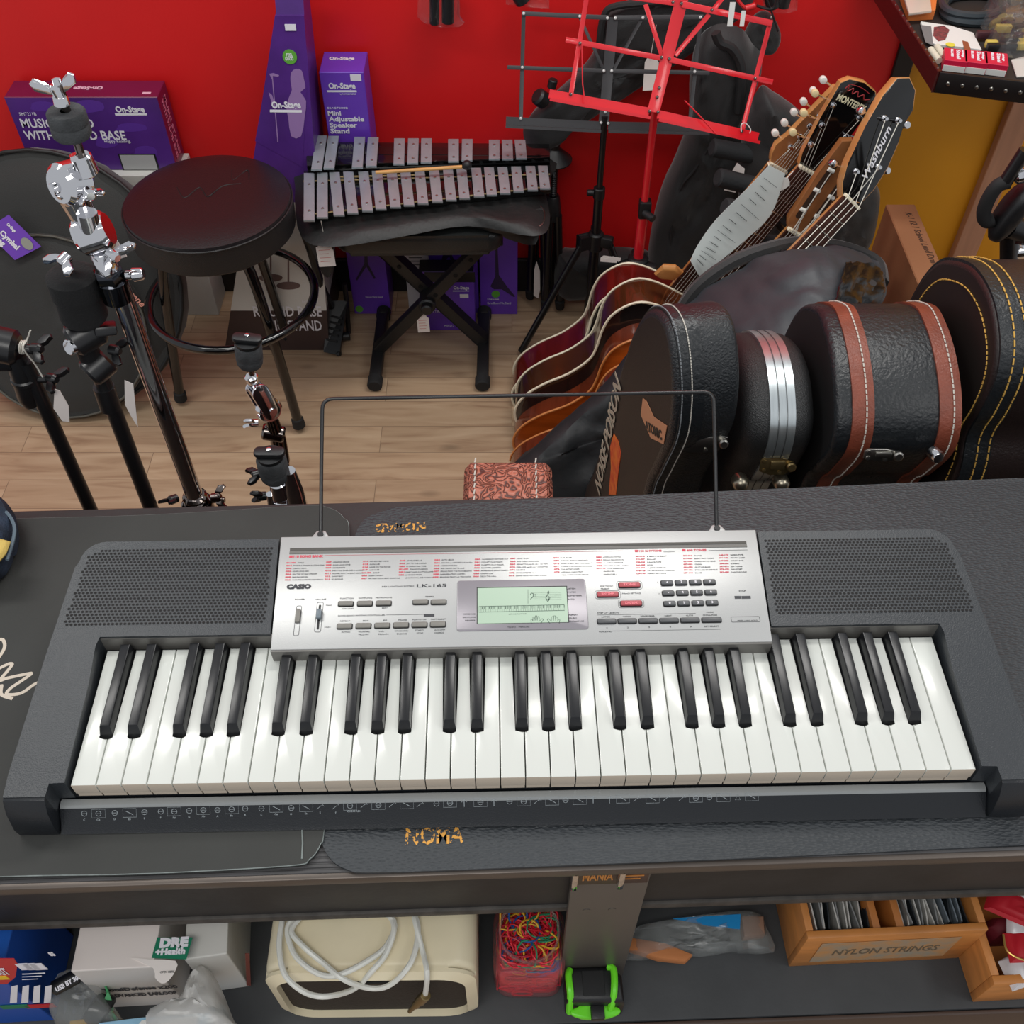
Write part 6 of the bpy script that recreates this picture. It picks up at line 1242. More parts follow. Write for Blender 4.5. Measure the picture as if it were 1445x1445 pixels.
b_ = new(); F = Face(at(1094, 262, Y=1.80), (1, 0, 0.4), (-0.4, 0.1, 1)); prism(b_, [(0.016 * math.cos(a * PI / 5) * (1 + 0.12 * (a % 2)), 0.013 * math.sin(a * PI / 5) * (1 + 0.12 * (a % 2))) for a in range(10)], 0, 0.001, F.M(0.012, 0.0)); tube(b_, [F.M(0.016, 0.003, 0.001).translation, at(1120, 241, Y=1.81)], 0.0009, 5); obj('scalloped_tag', b_, WHT, r_, smooth=False)

# ------------------------------------------------------------------ guitar rack with foam arms
rk_ = root('guitar_rack', 'black guitar rack with foam padded arms holding the leaning guitars', 'rack', (0.55, 2.05, 0))
FOAMB = mat('black_foam', (36, 38, 40), 0.85, bump=0.5, bscale=160)
for k, (a, c) in enumerate((((1004, 208), (1071, 220), ), ((1012, 250), (1075, 265)), ((1022, 292), (1075, 305)), ((1026, 334), (1098, 347)))):
    Y = 2.14 - k * 0.10; p, q = at(*a, Y=Y), at(*c, Y=Y + 0.02); b_ = new(); cyl(b_, p, q, 0.0205, seg=20, bev=0.004); ar = obj('padded_arm', b_, FOAMB, rk_)
    b_ = new(); tube(b_, [q - (q - p) * 0.2, q + (q - p).normalized() * 0.03, V((0.62, Y + 0.02, q.z - 0.05))], 0.008, 8); sub('arm_rod', b_, BLKM, ar)
b_ = new(); tube(b_, [V((0.62, 2.25, 0.55)), V((0.62, 1.72, 0.55)), V((0.62, 1.68, 0.5)), V((0.62, 1.68, 0.03)), V((0.62, 2.25, 0.03)), V((0.62, 2.25, 0.55))], 0.012, 10); tube(b_, [V((0.05, 1.68, 0.03)), V((0.62, 1.68, 0.03))], 0.012, 10); obj('rack_frame', b_, BLKM, rk_)
for x, y, w_, h_, lab in ((1042, 238, 18, 16, 'small white tag peeping between the upper foam rack arms'), (1030, 265, 16, 10, 'small white tag corner under the second foam rack arm')):
    b_ = new(); F = Face(at(x, y, Y=2.10), (1, 0, -0.1), (0, 0.2, 1)); F.poly(b_, [(x - 9, y + 4), (x - 2, y - 8), (x + 9, y - 1), (x + 8, y + 6)], 0.0008); single('price_tag', b_, mat('tag_card', (232, 222, 216), 0.75), lab, 'price tag', smooth=False)

# ------------------------------------------------------------------ open nylon gig bag around the bass
ob = root('gig_bag', 'open shiny black nylon gig bag slumped around the bass neck', 'gig bag', (0.42, 1.6, 0))
def g(x, y, Y): return at(x, y, Y=Y)
b_ = new(); sheet(b_, [[g(1238, 372, 1.60), g(1246, 395, 1.55), g(1240, 425, 1.50), g(1215, 450, 1.46)], [g(1180, 345, 1.66), g(1195, 372, 1.52), g(1196, 420, 1.43), g(1185, 460, 1.40)], [g(1120, 350, 1.66), g(1130, 378, 1.50), g(1145, 430, 1.41), g(1150, 478, 1.36)], [g(1050, 378, 1.64), g(1060, 400, 1.52), g(1090, 440, 1.42), g(1110, 490, 1.34)], [g(985, 420, 1.62), g(1000, 440, 1.52), g(1035, 460, 1.44), g(1060, 500, 1.36)], [g(930, 470, 1.60), g(950, 490, 1.52), g(980, 520, 1.45), g(1020, 560, 1.38)]], 0.004, 0.008, 8, sub=9, seed=3); obj('bag_front', b_, NYL2, ob)
b_ = new(); sheet(b_, [[g(1100, 345, 1.70), g(1105, 365, 1.60)], [g(1160, 345, 1.74), g(1160, 372, 1.62)], [g(1215, 352, 1.76), g(1205, 385, 1.64)], [g(1246, 385, 1.72), g(1225, 410, 1.62)], [g(1240, 430, 1.62), g(1215, 440, 1.58)], [g(1200, 455, 1.54), g(1190, 455, 1.55)]], 0.004, 0.008, 12, sub=9, seed=9); obj('bag_flap', b_, mat('quilted_lining', (34, 33, 36), 0.35, bump=0.5, bscale=50), ob)
b_ = new(); sheet(b_, [[g(1192, 372, 1.50), g(1225, 372, 1.55), g(1244, 390, 1.56)], [g(1186, 400, 1.42), g(1215, 405, 1.46), g(1241, 415, 1.50)], [g(1176, 435, 1.37), g(1205, 440, 1.41), g(1226, 440, 1.45)], [g(1172, 460, 1.35), g(1190, 462, 1.38), g(1206, 458, 1.42)]], 0.003, 0.009, 22, sub=8, seed=4); obj('crumpled_lining', b_, mat('glossy_black_lining', (16, 16, 18), 0.28, bump=0.7, bscale=40, detail=5), ob)
b_ = new(); tube(b_, cat([g(960, 440, 1.62), g(985, 405, 1.63), g(1030, 372, 1.65), g(1080, 352, 1.67), g(1130, 343, 1.70), g(1190, 350, 1.72), g(1236, 370, 1.70), g(1244, 400, 1.64)], 6), [0.016] * 1 * 0 or 0.014, 8)
obj('padded_edge', b_, NYL, ob)
lowp = [(890, 495), (930, 480), (990, 455), (1010, 520), (980, 600), (930, 700), (860, 745), (780, 740), (722, 668), (745, 640), (800, 590), (850, 545)]
p0 = at(870, 580, Y=1.50); nn = V((0, -1, 0.45)).normalized(); P = [atp(x, y, p0, nn) for x, y in lowp]; c = sum(P, V()) / len(P); M = frame(c, (1, 0, 0), V((0, 0.45, 1))); I = M.inverted()
q = [(v.x, v.y) for v in cat([V(((I @ p).x, (I @ p).y, 0)) for p in P], 4, True)]
b_ = new(); pillow(b_, q, 0.10, M, wr=0.014, ws=8, k=3, seed=5, rings=10); obj('bag_body', b_, mat('black_nylon_smooth', (38, 40, 42), 0.5, bump=0.3, bscale=80, detail=5), ob)
# ------------------------------------------------------------------ hard cases standing behind the counter
TOLX = mat('pebbled_black_tolex', (36, 39, 42), 0.3, bump=1.0, bscale=300, detail=4); TOL2 = mat('cracked_black_vinyl', (32, 35, 38), 0.32, bump=0.8, bscale=170, detail=6); DKF = mat('dark_vinyl_face', (30, 24, 23), 0.5, bump=0.3, bscale=500)
MOLD = mat('molded_black_shell', (36, 37, 38), 0.38, bump=0.7, bscale=700); ALU = mat('aluminium_band', (204, 212, 214), 0.28, 0.85, var=0.06, vscale=30, stretch=(8, 1, 1)); BRNL = mat('brown_leather_strap', (128, 64, 46), 0.42, bump=0.4, bscale=300, var=0.12, vscale=40); BRSM = mat('old_brass', (140, 122, 84), 0.3, 0.9)
def outline(px, X):
    return [at(x, y, X=X) for x, y in px]
def yz(px, X): return [(p.y, p.z) for p in outline(px, X)]
def smooth2(pts, n=4): return [(v.x, v.y) for v in cat([V((a, b, 0)) for a, b in pts], n, True)]
def rprism(bm, P, w_, r, M):
    """outline extruded by w_ with rounded rims of radius r"""
    n = len(P); N_ = []; sg = sum(P[i][0] * P[(i + 1) % n][1] - P[(i + 1) % n][0] * P[i][1] for i in range(n))
    for i in range(n):
        t = V((P[(i + 1) % n][0] - P[i - 1][0], P[(i + 1) % n][1] - P[i - 1][1], 0)).normalized(); N_.append((t.y, -t.x) if sg > 0 else (-t.y, t.x))
    prof = [(r * (1 - math.sin(a * PI / 10)), r * (1 - math.cos(a * PI / 10))) for a in range(6)]; prof = prof + [(i_, w_ - x) for i_, x in prof[::-1]]
    rows = [[bm.verts.new(M @ V((p[0] - q[0] * i_, p[1] - q[1] * i_, x))) for p, q in zip(P, N_)] for i_, x in prof]
    for a, c in zip(rows, rows[1:]):
        for i in range(n): bm.faces.new((a[i], a[(i + 1) % n], c[(i + 1) % n], c[i]))
    for rw in (rows[0], rows[-1]): bm.faces.new(rw).material_index = 1
class Case:
    """case standing on end: a side outline (depth, height) given real thickness"""
    def __init__(s, front, back, label, m, x0, x1, bev=0.012, name='guitar_case', mface=None, yaw=0.0, ybk=1.27):
        fy = front[-1][0]; s.x0, s.x1, s.c, s.s = x0, x1, math.cos(yaw), math.sin(yaw)
        s.out = smooth2(front + [(fy + 0.02, front[-1][1] * 0.6), (fy + 0.02, 0.10), (fy + 0.05, 0.0), (ybk - 0.04, 0.0), (ybk, 0.08)] + back, 5)
        s.M = frame(s.W(x0, 0, 0), (-s.s, s.c, 0), (0, 0, 1)); s.e = V((-s.s, s.c, 0)); s.n = V((s.c, s.s, 0))
        s.r = root(name, label, 'case', tuple(s.W((x0 + x1) / 2, 1.12, 0))); b_ = new(); rprism(b_, s.out, x1 - x0, bev, s.M); s.body = obj('shell', b_, [m, mface or m], s.r, ang=50)
    def W(s, x, y, z): return V((s.x0 - s.s * (y - 1.0) + s.c * (x - s.x0), 1.0 + s.c * (y - 1.0) + s.s * (x - s.x0), z))
    def face(s, px, py, off=0.0): return atp(px, py, s.W(s.x0, 1.0, 0.5) - s.n * off, s.n)
    def band(s, name, x0, x1, m, off=0.0015, zmin=0.35):
        b_ = new(); P = s.out; n = len(P)
        st_ = next(i for i in range(n) if P[i][1] > zmin and P[i - 1][1] <= zmin); run = []; i = st_
        while P[i % n][1] > zmin and len(run) < n: run.append(P[i % n]); i += 1
        ring = []
        for k, p in enumerate(run):
            a = run[max(0, k - 1)]; c = run[min(len(run) - 1, k + 1)]; t = V((c[0] - a[0], c[1] - a[1], 0)).normalized(); nrm = V((t.y, -t.x, 0))
            if nrm.dot(V((p[0] - 1.12, p[1] - 0.6, 0))) < 0: nrm = -nrm
            ring.append((p, nrm))
        rows = [[b_.verts.new(s.W(x, p[0] + nv.x * o, p[1] + nv.y * o)) for x, o in ((x0, -0.002), (x0, off), (x1, off), (x1, -0.002))] for p, nv in ring]
        for a, c in zip(rows, rows[1:]):
            for j in range(4): b_.faces.new((a[j], a[(j + 1) % 4], c[(j + 1) % 4], c[j]))
        b_.faces.new(rows[0]); b_.faces.new(rows[-1][::-1])
        o = obj(name, b_, m, s.r, ang=60); s.ring = ring; return o
    def line(s, x, off): return [s.W(x, p[0] + nv.x * off, p[1] + nv.y * off) for p, nv in s.ring]
    def stitch(s, part, x, m, off=0.002, dash=0.009, r_=0.0009):
        b_ = new(); P = s.line(x, off); L_ = [0]
        for a, c in zip(P, P[1:]): L_.append(L_[-1] + (c - a).length)
        def pos(d):
            for k in range(len(P) - 1):
                if L_[k + 1] >= d: return P[k].lerp(P[k + 1], (d - L_[k]) / max(1e-6, L_[k + 1] - L_[k]))
            return P[-1]
        d = 0
        while d < L_[-1] - dash: tube(b_, [pos(d), pos(d + dash * 0.75)], r_, 5); d += dash
        return sub('stitching', b_, m, part)
def latch(parent, c, w_, h_, ydir, zdir, m, name='latch'):
    M = frame(c, (1, 0, 0), zdir); b_ = new(); prism(b_, [(-w_ / 2, -h_ * 0.3), (-w_ * 0.2, -h_ * 0.5), (w_ * 0.25, -h_ * 0.5), (w_ / 2, -h_ * 0.2), (w_ / 2, h_ * 0.25), (w_ * 0.3, h_ * 0.35), (w_ * 0.1, h_ / 2), (-w_ * 0.4, h_ / 2), (-w_ / 2, h_ * 0.3)], 0, 0.004, M, bev=0.001)
    bx(b_, -w_ * 0.2, w_ * 0.25, -h_ * 0.18, h_ * 0.3, 0.004, 0.0075, M, bev=0.0015); cyl(b_, M @ V((w_ * 0.42, 0, 0.002)), M @ V((w_ * 0.42, 0, 0.012)), 0.007, seg=16, bev=0.002)
    for a, e in ((-0.38, 0.25), (-0.38, -0.25), (0.1, -0.36)): lathe(b_, [(0.0035, 0.004), (0.003, 0.006), (0, 0.0065)], M @ T((w_ * a, h_ * e, 0)), 10)
    return obj(name, b_, m, parent)
# 1 pebbled case
X0, X1 = 0.222, 0.318
front = [(1.119, 0.975), (1.081, 0.985), (1.051, 0.973), (1.023, 0.94), (1.005, 0.897), (1.002, 0.838), (1.033, 0.738), (1.053, 0.659)]
back = [(1.37, 0.314), (1.34, 0.397), (1.30, 0.512), (1.27, 0.607), (1.252, 0.707), (1.222, 0.809), (1.198, 0.876), (1.160, 0.94)]
c1 = Case(front, back, 'pebbled black hard case with rounded top and chrome latch, leftmost behind the counter', TOLX, X0, X1, mface=DKF, yaw=math.radians(12), ybk=1.38)
bd = c1.band('edge_band', X0 + 0.008, X0 + 0.042, TOL2, 0.0025); c1.stitch(bd, X0 + 0.024, STITCHW, 0.0035, 0.004, 0.0009); c1.stitch(bd, X0 + 0.010, mat('grey_thread', (130, 134, 138), 0.8), 0.0032, 0.005, 0.0009)
latch(c1.r, c1.W(X0 + 0.052, 1.010, 0.815), 0.075, 0.034, None, (0, 0.35, 1), STEEL)
def fpatch(C, px, off=0.001, th=0.0008):
    b_ = new(); A = [b_.verts.new(C.face(x, y, off)) for x, y in px]; B = [b_.verts.new(v.co + C.n * th) for v in A]; b_.faces.new(A); b_.faces.new(B[::-1]); n = len(A)
    for i in range(n): b_.faces.new((A[i], B[i], B[(i + 1) % n], A[(i + 1) % n]))
    return b_
def ftext(C, bm, s, p, q, h, bold=0.0): a, c = C.face(*p, 0.002), C.face(*q, 0.002); d = (c - a).normalized(); text(bm, s, frame(a, d, (-C.n).cross(d)), h, (c - a).length, bold=bold)
b_ = new(); ftext(c1, b_, 'NOISE POISON', (846, 700), (876, 548), 0.035, 0.0012); obj('sticker_lettering', b_, mat('bone_print', (176, 168, 150), 0.6), c1.r, smooth=False)
b_ = fpatch(c1, [(866, 612), (872, 622), (876, 640), (872, 670), (869, 698), (859, 698), (862, 660), (861, 630)]); obj('red_sticker', b_, mat('red_orange_sticker', (206, 62, 30), 0.5, rgb2=(232, 120, 40), vscale=60), c1.r, smooth=False)
b_ = fpatch(c1, [(907, 562), (912, 566), (922, 588), (941, 601), (936, 627), (918, 618), (904, 585)], 0.0014); p5 = obj('tan_sticker', b_, mat('tan_sticker', (196, 140, 104), 0.5), c1.r, smooth=False)
b_ = new(); ftext(c1, b_, 'ATOMIC', (911, 606), (934, 621), 0.014, 0.0006); sub('sticker_lettering', b_, BLK, p5, smooth=False)

# 2 moulded case with aluminium band
X0b, X1b = 0.327, 0.432
f2 = [(1.235, 0.835), (1.167, 0.875), (1.112, 0.885), (1.063, 0.874), (1.022, 0.846), (1.012, 0.80), (1.035, 0.725), (1.062, 0.658)]
c2 = Case(f2, [(1.30, 0.45), (1.30, 0.68), (1.278, 0.78)], 'moulded black case with silver aluminium band, second behind the counter', MOLD, X0b, X1b, bev=0.026)
xb0 = X0b + 0.037
bd = c2.band('aluminium_band', xb0, xb0 + 0.036, ALU, 0.0035)
b_ = new()
for xx in (xb0 + 0.012, xb0 + 0.024): tube(b_, [V((xx, p[0] + nv.x * 0.0038, p[1] + nv.y * 0.0038)) for p, nv in c2.ring], 0.0009, 5)
sub('band_groove', b_, mat('groove_grey', (110, 114, 116), 0.4, 0.8), bd)
q_ = at(1092, 652, X=xb0 + 0.018); latch(c2.r, V((xb0 + 0.02, q_.y - 0.006, q_.z)), 0.048, 0.028, None, (0, 0.5, 1), BRSM)
for px in (1045, 1103):
    q_ = at(px, 682, Y=1.0); nv = V((0, -1, 0.35)); b_ = new(); lathe(b_, [(0.012, -0.012), (0.012, 0.003), (0.009, 0.008), (0.005, 0.011), (0, 0.012)], zframe(q_, nv), 24); obj('stud_foot', b_, mat('brushed_nickel', (176, 168, 150), 0.3, 0.95), c2.r)
# 3 case with brown straps
X0c, X1c = 0.446, 0.622
f3 = [(1.20, 0.915), (1.14, 0.928), (1.08, 0.920), (1.026, 0.897), (0.994, 0.866), (0.988, 0.825), (1.014, 0.758), (1.043, 0.685)]
c3 = Case(f3, [(1.30, 0.45), (1.32, 0.68), (1.28, 0.84)], 'wide black hard case with two brown stitched leather bands, third behind the counter', TOL2, X0c, X1c, bev=0.01, mface=mat('plain_dark_face', (20, 20, 21), 0.6))
for xs in (X0c + 0.022, X1c - 0.034):
    bd = c3.band('leather_band', xs, xs + 0.03, BRNL, 0.003); c3.stitch(bd, xs + 0.019, STITCHW, 0.0042, 0.008, 0.0011)
q_ = at(1240, 636, X=0.51); latch(c3.r, V((0.512, q_.y - 0.006, q_.z)), 0.05, 0.018, None, (0, 0.4, 1), STEEL)
q_ = at(1320, 640, X=0.585); b_ = new(); lathe(b_, [(0.0095, -0.01), (0.0095, 0.002), (0.007, 0.008), (0, 0.010)], zframe(q_ - V((0, 0.004, 0)), (0.1, -1, 0.3)), 22); obj('stud_foot', b_, CHR, c3.r)
# 4 big dark case with yellow stitching
X0d, X1d = 0.645, 0.86
f4 = yz([(1335, 366), (1368, 376), (1392, 410), (1404, 455), (1406, 500), (1398, 540), (1380, 580), (1360, 615), (1340, 690)], X0d)
b4 = yz([(1262, 475), (1275, 440), (1295, 400), (1315, 375)], X0d)
c4 = Case(f4, [(1.34, 0.5)] + b4, 'large dark brown hard case with yellow stitched rim, rightmost behind the counter', mat('dark_brown_vinyl', (40, 30, 29), 0.42, bump=0.4, bscale=300), X0d, X1d, mface=mat('dark_brown_face', (30, 24, 22), 0.5), bev=0.008)
YST = mat('yellow_thread', (214, 168, 80), 0.8)
bd = c4.band('rim_band', X0d + 0.004, X0d + 0.042, TOL2, 0.003); c4.stitch(bd, X0d + 0.022, YST, 0.004, 0.012, 0.0011); c4.stitch(bd, X0d + 0.038, YST, 0.004, 0.012, 0.0011)
b_ = new(); rr = [V((X0d - 0.001, 1.12 + (p[0] - 1.12) * 0.86, 0.80 + (p[1] - 0.80) * 0.86)) for p, nv in c4.ring]; L_ = 0
for k in range(0, len(rr) - 1):
    a, c = rr[k], rr[k + 1]; n_ = max(1, int((c - a).length / 0.012))
    for j in range(n_): tube(b_, [a.lerp(c, j / n_), a.lerp(c, (j + 0.7) / n_)], 0.0011, 5)
sub('stitching', b_, YST, c4.body)
q_ = at(1388, 560, X=X0d + 0.03); latch(c4.r, V((X0d + 0.035, q_.y - 0.006, q_.z)), 0.05, 0.022, None, (0, 0.35, 1), mat('rusty_hinge', (96, 64, 44), 0.5, 0.6, var=0.3, vscale=60))
# small tooled leather case
TOOL = mat('tooled_brown_leather', (150, 84, 66), 0.4, bump=1.0, bscale=100, rgb2=(104, 52, 42), vscale=90)
def tooled():
    m = bpy.data.materials.new('tooled_scroll_leather'); m.use_nodes = True; nt = m.node_tree; N = nt.nodes; L = nt.links; b = N['Principled BSDF']; tc = N.new('ShaderNodeTexCoord')
    n = N.new('ShaderNodeTexNoise'); n.inputs['Scale'].default_value = 38; n.inputs['Detail'].default_value = 1; n.inputs['Distortion'].default_value = 1.5; L.new(tc.outputs['Object'], n.inputs['Vector'])
    mu = N.new('ShaderNodeMath'); mu.operation = 'MULTIPLY'; mu.inputs[1].default_value = 60; L.new(n.outputs['Fac'], mu.inputs[0]); sn = N.new('ShaderNodeMath'); sn.operation = 'SINE'; L.new(mu.outputs[0], sn.inputs[0])
    cr = N.new('ShaderNodeValToRGB'); cr.color_ramp.elements[0].position = 0.1; cr.color_ramp.elements[0].color = lin((84, 42, 34)); cr.color_ramp.elements[1].position = 0.5; cr.color_ramp.elements[1].color = lin((186, 112, 92))
    mr = N.new('ShaderNodeMapRange'); mr.inputs[1].default_value = -1; L.new(sn.outputs[0], mr.inputs[0]); L.new(mr.outputs[0], cr.inputs[0]); L.new(cr.outputs[0], b.inputs['Base Color']); b.inputs['Roughness'].default_value = 0.42
    bn = N.new('ShaderNodeBump'); bn.inputs['Strength'].default_value = 0.8; bn.inputs['Distance'].default_value = 0.002; L.new(mr.outputs[0], bn.inputs['Height']); L.new(bn.outputs[0], b.inputs['Normal']); return m
a_, c_ = at(656, 668, Y=0.90), at(778, 668, Y=0.90); tc_ = root('small_case', 'small tooled brown leather case with white stitching just behind the counter edge', 'case', ((a_.x + c_.x) / 2, 0.875, 0.55))
b_ = new(); zt = at(700, 662, Y=0.905).z; tc_.location.z = 0.0; WM[tc_.name] = T(tc_.location)
Mt = frame(((a_.x + c_.x) / 2, 0.878, 0), (1, 0, 0), (0, 1, 0)); 
prism(b_, [(-0.056, 0), (0.056, 0), (0.058, zt - 0.012), (0.05, zt), (-0.05, zt), (-0.058, zt - 0.012)], -0.036, 0.036, frame(((a_.x + c_.x) / 2, 0.885, 0), (1, 0, 0), (0, 0, 1)), bev=0.008, seg=3); obj('shell', b_, tooled(), tc_)
for sx_ in (-0.044, 0.036):
    b_ = new()
    for k in range(7): y = 0.85 + k * 0.011; tube(b_, [V(((a_.x + c_.x) / 2 + sx_, y, zt + 0.0006)), V(((a_.x + c_.x) / 2 + sx_ + 0.001, y + 0.008, zt + 0.0006))], 0.001, 5)
    for k in range(3): tube(b_, [V(((a_.x + c_.x) / 2 + sx_, 0.8485, zt - 0.01 - k * 0.011)), V(((a_.x + c_.x) / 2 + sx_, 0.8485, zt - 0.018 - k * 0.011))], 0.001, 5)
    obj('stitching', b_, STITCHW, tc_)

# ------------------------------------------------------------------ cardboard box at the right
CBD = mat('brown_cardboard', (150, 100, 66), 0.75, bump=0.1, bscale=200, var=0.06, vscale=6)
k0, k1 = at(1250, 288, z=0.60), at(1291, 288, z=0.60)
cx_ = root('cardboard_box', 'long brown cardboard box with handwriting on edge behind the big dark case', 'box', ((k0.x + k1.x) / 2, 1.66, 0))
b_ = new(); bx(b_, k0.x, k1.x, 1.40, k0.y, 0, 0.60, bev=0.002, seg=1); obj('carton', b_, CBD, cx_, smooth=False)
b_ = new(); a, c = at(1277, 300, z=0.6006), at(1316, 375, z=0.6006); d = (c - a).normalized(); text(b_, 'K-1 12 1 School Lund Drum', frame(a, d, V((0, 0, 1)).cross(d)), 0.014, (c - a).length, shear=0.3); obj('handwriting', b_, mat('marker_ink', (74, 50, 40), 0.7), cx_, smooth=False)

# ------------------------------------------------------------------ accessory shelf, upper right
SZ_ = 0.93; c0 = at(1326, 104, z=SZ_)
dx_ = (at(1445, 118, z=SZ_) - c0).normalized(); ds_ = at(1252, -8, z=SZ_) - c0; dy_ = V((-dx_.y, dx_.x, 0)); SMx = frame(c0, dx_, dy_); ds_ = ds_ * ((WY - 0.002 - c0.y) / ds_.y)
cor = [c0, c0 + dx_ * 0.5, c0 + dx_ * 0.5 + V((0, WY - 0.002 - (c0 + dx_ * 0.5).y, 0)), c0 + ds_]
sh_ = root('accessory_shelf', 'black riveted accessory shelf in the upper right corner crowded with packets', 'shelf', tuple(c0 + dx_ * 0.2 + V((0, 0.2, -0.03))))
BTR = mat('black_trim_gloss', (24, 20, 20), 0.4)
b_ = new(); prism(b_, [(p.x, p.y) for p in cor], SZ_ - 0.03, SZ_ - 0.012); obj('shelf_board', b_, mat('dark_shelf_board', (44, 38, 36), 0.6), sh_, smooth=False)
b_ = new(); bar(b_, c0 + V((0, 0, -0.016)), c0 + dx_ * 0.5 + V((0, 0, -0.016)), 0.04, 0.006, dy_, bev=0.001); obj('front_rim', b_, BTR, sh_)
b_ = new(); nn_ = V((0, 0, 1)).cross(ds_).normalized(); bar(b_, c0 + V((0, 0, -0.016)), c0 + ds_ + V((0, 0, -0.016)), 0.04, 0.008, nn_, bev=0.001); obj('side_rim', b_, mat('dark_red_trim', (70, 18, 18), 0.4), sh_)
for k in range(8): b_ = new(); lathe(b_, [(0.004, 0), (0.003, 0.002), (0, 0.003)], SMx @ T((0.02 + k * 0.026, -0.003, -0.016)) @ Matrix.Rotation(PI / 2, 4, 'X'), 10); obj('rivet', b_, STEEL, sh_)
for k in range(22): b_ = new(); lathe(b_, [(0.0022, 0), (0.0018, 0.0015), (0, 0.002)], T(c0 + ds_ * ((k + 0.6) / 23) + V((0, 0, 0.004))), 8); obj('rivet', b_, STEEL, sh_)
zs = SZ_ - 0.012 + 0.0005
def sl(px, py, z=zs): return at(px, py, z=z)
REDB = mat('crimson_card', (206, 24, 66), 0.4)
for k in range(3):
    x = 1328 + k * 28.5; y = 100 + k * 2.6; o_ = at(x, y, z=zs); Mx = frame(o_, dx_, dy_); r_ = root('string_box', ('crimson box with white lettering, leftmost of three on the corner shelf', 'crimson box with white lettering, middle of three on the corner shelf', 'crimson box with white lettering, rightmost of three on the corner shelf')[k], 'box', tuple(o_), 0, 'crimson boxes on the corner shelf')
    b_ = new(); bx(b_, 0, 0.042, 0, 0.05, 0, 0.022, Mx, mi=0, bev=0.0008, seg=1); obj('carton', b_, REDB, r_, smooth=False)
    b_ = new(); bx(b_, 0.001, 0.041, -0.0008, 0.0, 0.001, 0.012, Mx); obj('white_front', b_, WHT, r_, smooth=False)
    b_ = new()
    for j, (h, w_) in enumerate(((0.004, 0.03), (0.007, 0.036), (0.004, 0.028))): text(b_, ('BLUES', 'Steel', 'strings')[j], Mx @ T((0.012 + j * 0.010, 0.045, 0.0224)) @ Matrix.Rotation(-PI / 2, 4, 'Z'), h, w_, bold=0.0003)
    obj('lettering', b_, PRW, r_, smooth=False)
def flat_item(name, label, cat_, px, h, m, z=zs, extra=None):
    P = [at(x, y, z=z) for x, y in px]; r_ = root(name, label, cat_, tuple(sum(P, V()) / len(P))); b_ = new(); prism(b_, [(p.x, p.y) for p in P], z, z + h, bev=min(0.001, h / 3)); obj('pack', b_, m, r_, smooth=False); return r_
r_ = flat_item('string_packet', 'white and grey blister card with round picture on the corner shelf', 'packet', [(1298, 34), (1340, 40), (1372, 50), (1384, 74), (1350, 70), (1318, 66), (1306, 60)], 0.006, WHT)
b_ = new(); P = [at(x, y, z=zs + 0.0068) for x, y in ((1299, 35), (1314, 37), (1317, 64), (1306, 59))]; prism(b_, [(p.x, p.y) for p in P], zs + 0.006, zs + 0.0068); obj('grey_panel', b_, mat('grey_print', (120, 122, 124), 0.5), r_, smooth=False)
b_ = new(); P = [at(x, y, z=zs + 0.0068) for x, y in ((1318, 38), (1332, 36), (1340, 42), (1334, 56), (1324, 58), (1317, 50))]; prism(b_, [(p.x, p.y) for p in P], zs + 0.006, zs + 0.0068); obj('red_picture', b_, mat('dusty_red_print', (150, 70, 74), 0.5, rgb2=(90, 60, 64), vscale=150), r_, smooth=False)
b_ = new(); P = [at(x, y, z=zs + 0.0068) for x, y in ((1358, 57), (1366, 59), (1370, 70), (1361, 71))]; prism(b_, [(p.x, p.y) for p in P], zs + 0.006, zs + 0.0068); obj('brown_picture', b_, mat('brown_print', (150, 82, 56), 0.5), r_, smooth=False)
b_ = new(); lathe(b_, [(0, 0), (0.009, 0), (0.009, 0.0006), (0, 0.0006)], T(at(1341, 63, z=zs + 0.0062)), 16); obj('yellow_dot', b_, mat('yellow_dot', (226, 214, 80), 0.5), r_, smooth=False)
r_ = flat_item('tool_case', 'clear topped orange plastic case at the far end of the corner shelf', 'case', [(1280, 30), (1316, 28), (1322, -20), (1262, -20)], 0.02, mat('orange_plastic', (228, 128, 66), 0.35))
b_ = new(); P = [at(x, y, z=zs + 0.021) for x, y in ((1282, 22), (1314, 18), (1310, -18), (1270, -18))]; prism(b_, [(p.x, p.y) for p in P], zs + 0.020, zs + 0.026, bev=0.002); obj('clear_lid', b_, mat('frosted_lid', (206, 190, 176), 0.2), r_)
for k, (a, c) in enumerate((((1313, 70), (1325, 86)), ((1322, 66), (1332, 80)))):
    b_ = new(); tube(b_, [at(*a, z=zs + 0.007), at(*c, z=zs + 0.007)], 0.0065, 12); single('valve_oil_tube', b_, mat('pale_tube', (220, 220, 200), 0.4), ('pale plastic tube nearest the rim beside the crimson boxes', 'pale plastic tube behind another one beside the crimson boxes')[k], 'tube')
b_ = new(); P = [at(x, y, z=zs + 0.02) for x, y in ((1330, 4), (1345, -14), (1400, -14), (1412, 12), (1385, 22), (1345, 18))]; C_ = cat(P, 5, True); tube(b_, C_, 0.008, 8, True); tube(b_, [p + V((0.004, -0.004, -0.012)) for p in C_], 0.009, 8, True)
single('coiled_cable', b_, mat('slate_cable', (46, 54, 60), 0.4), 'coil of dark slate cable on the corner shelf', 'cable')
r_ = root('parts_bag', 'crumpled clear plastic bags of dark parts at the right of the corner shelf', 'bag', tuple(at(1420, 50, z=zs)))
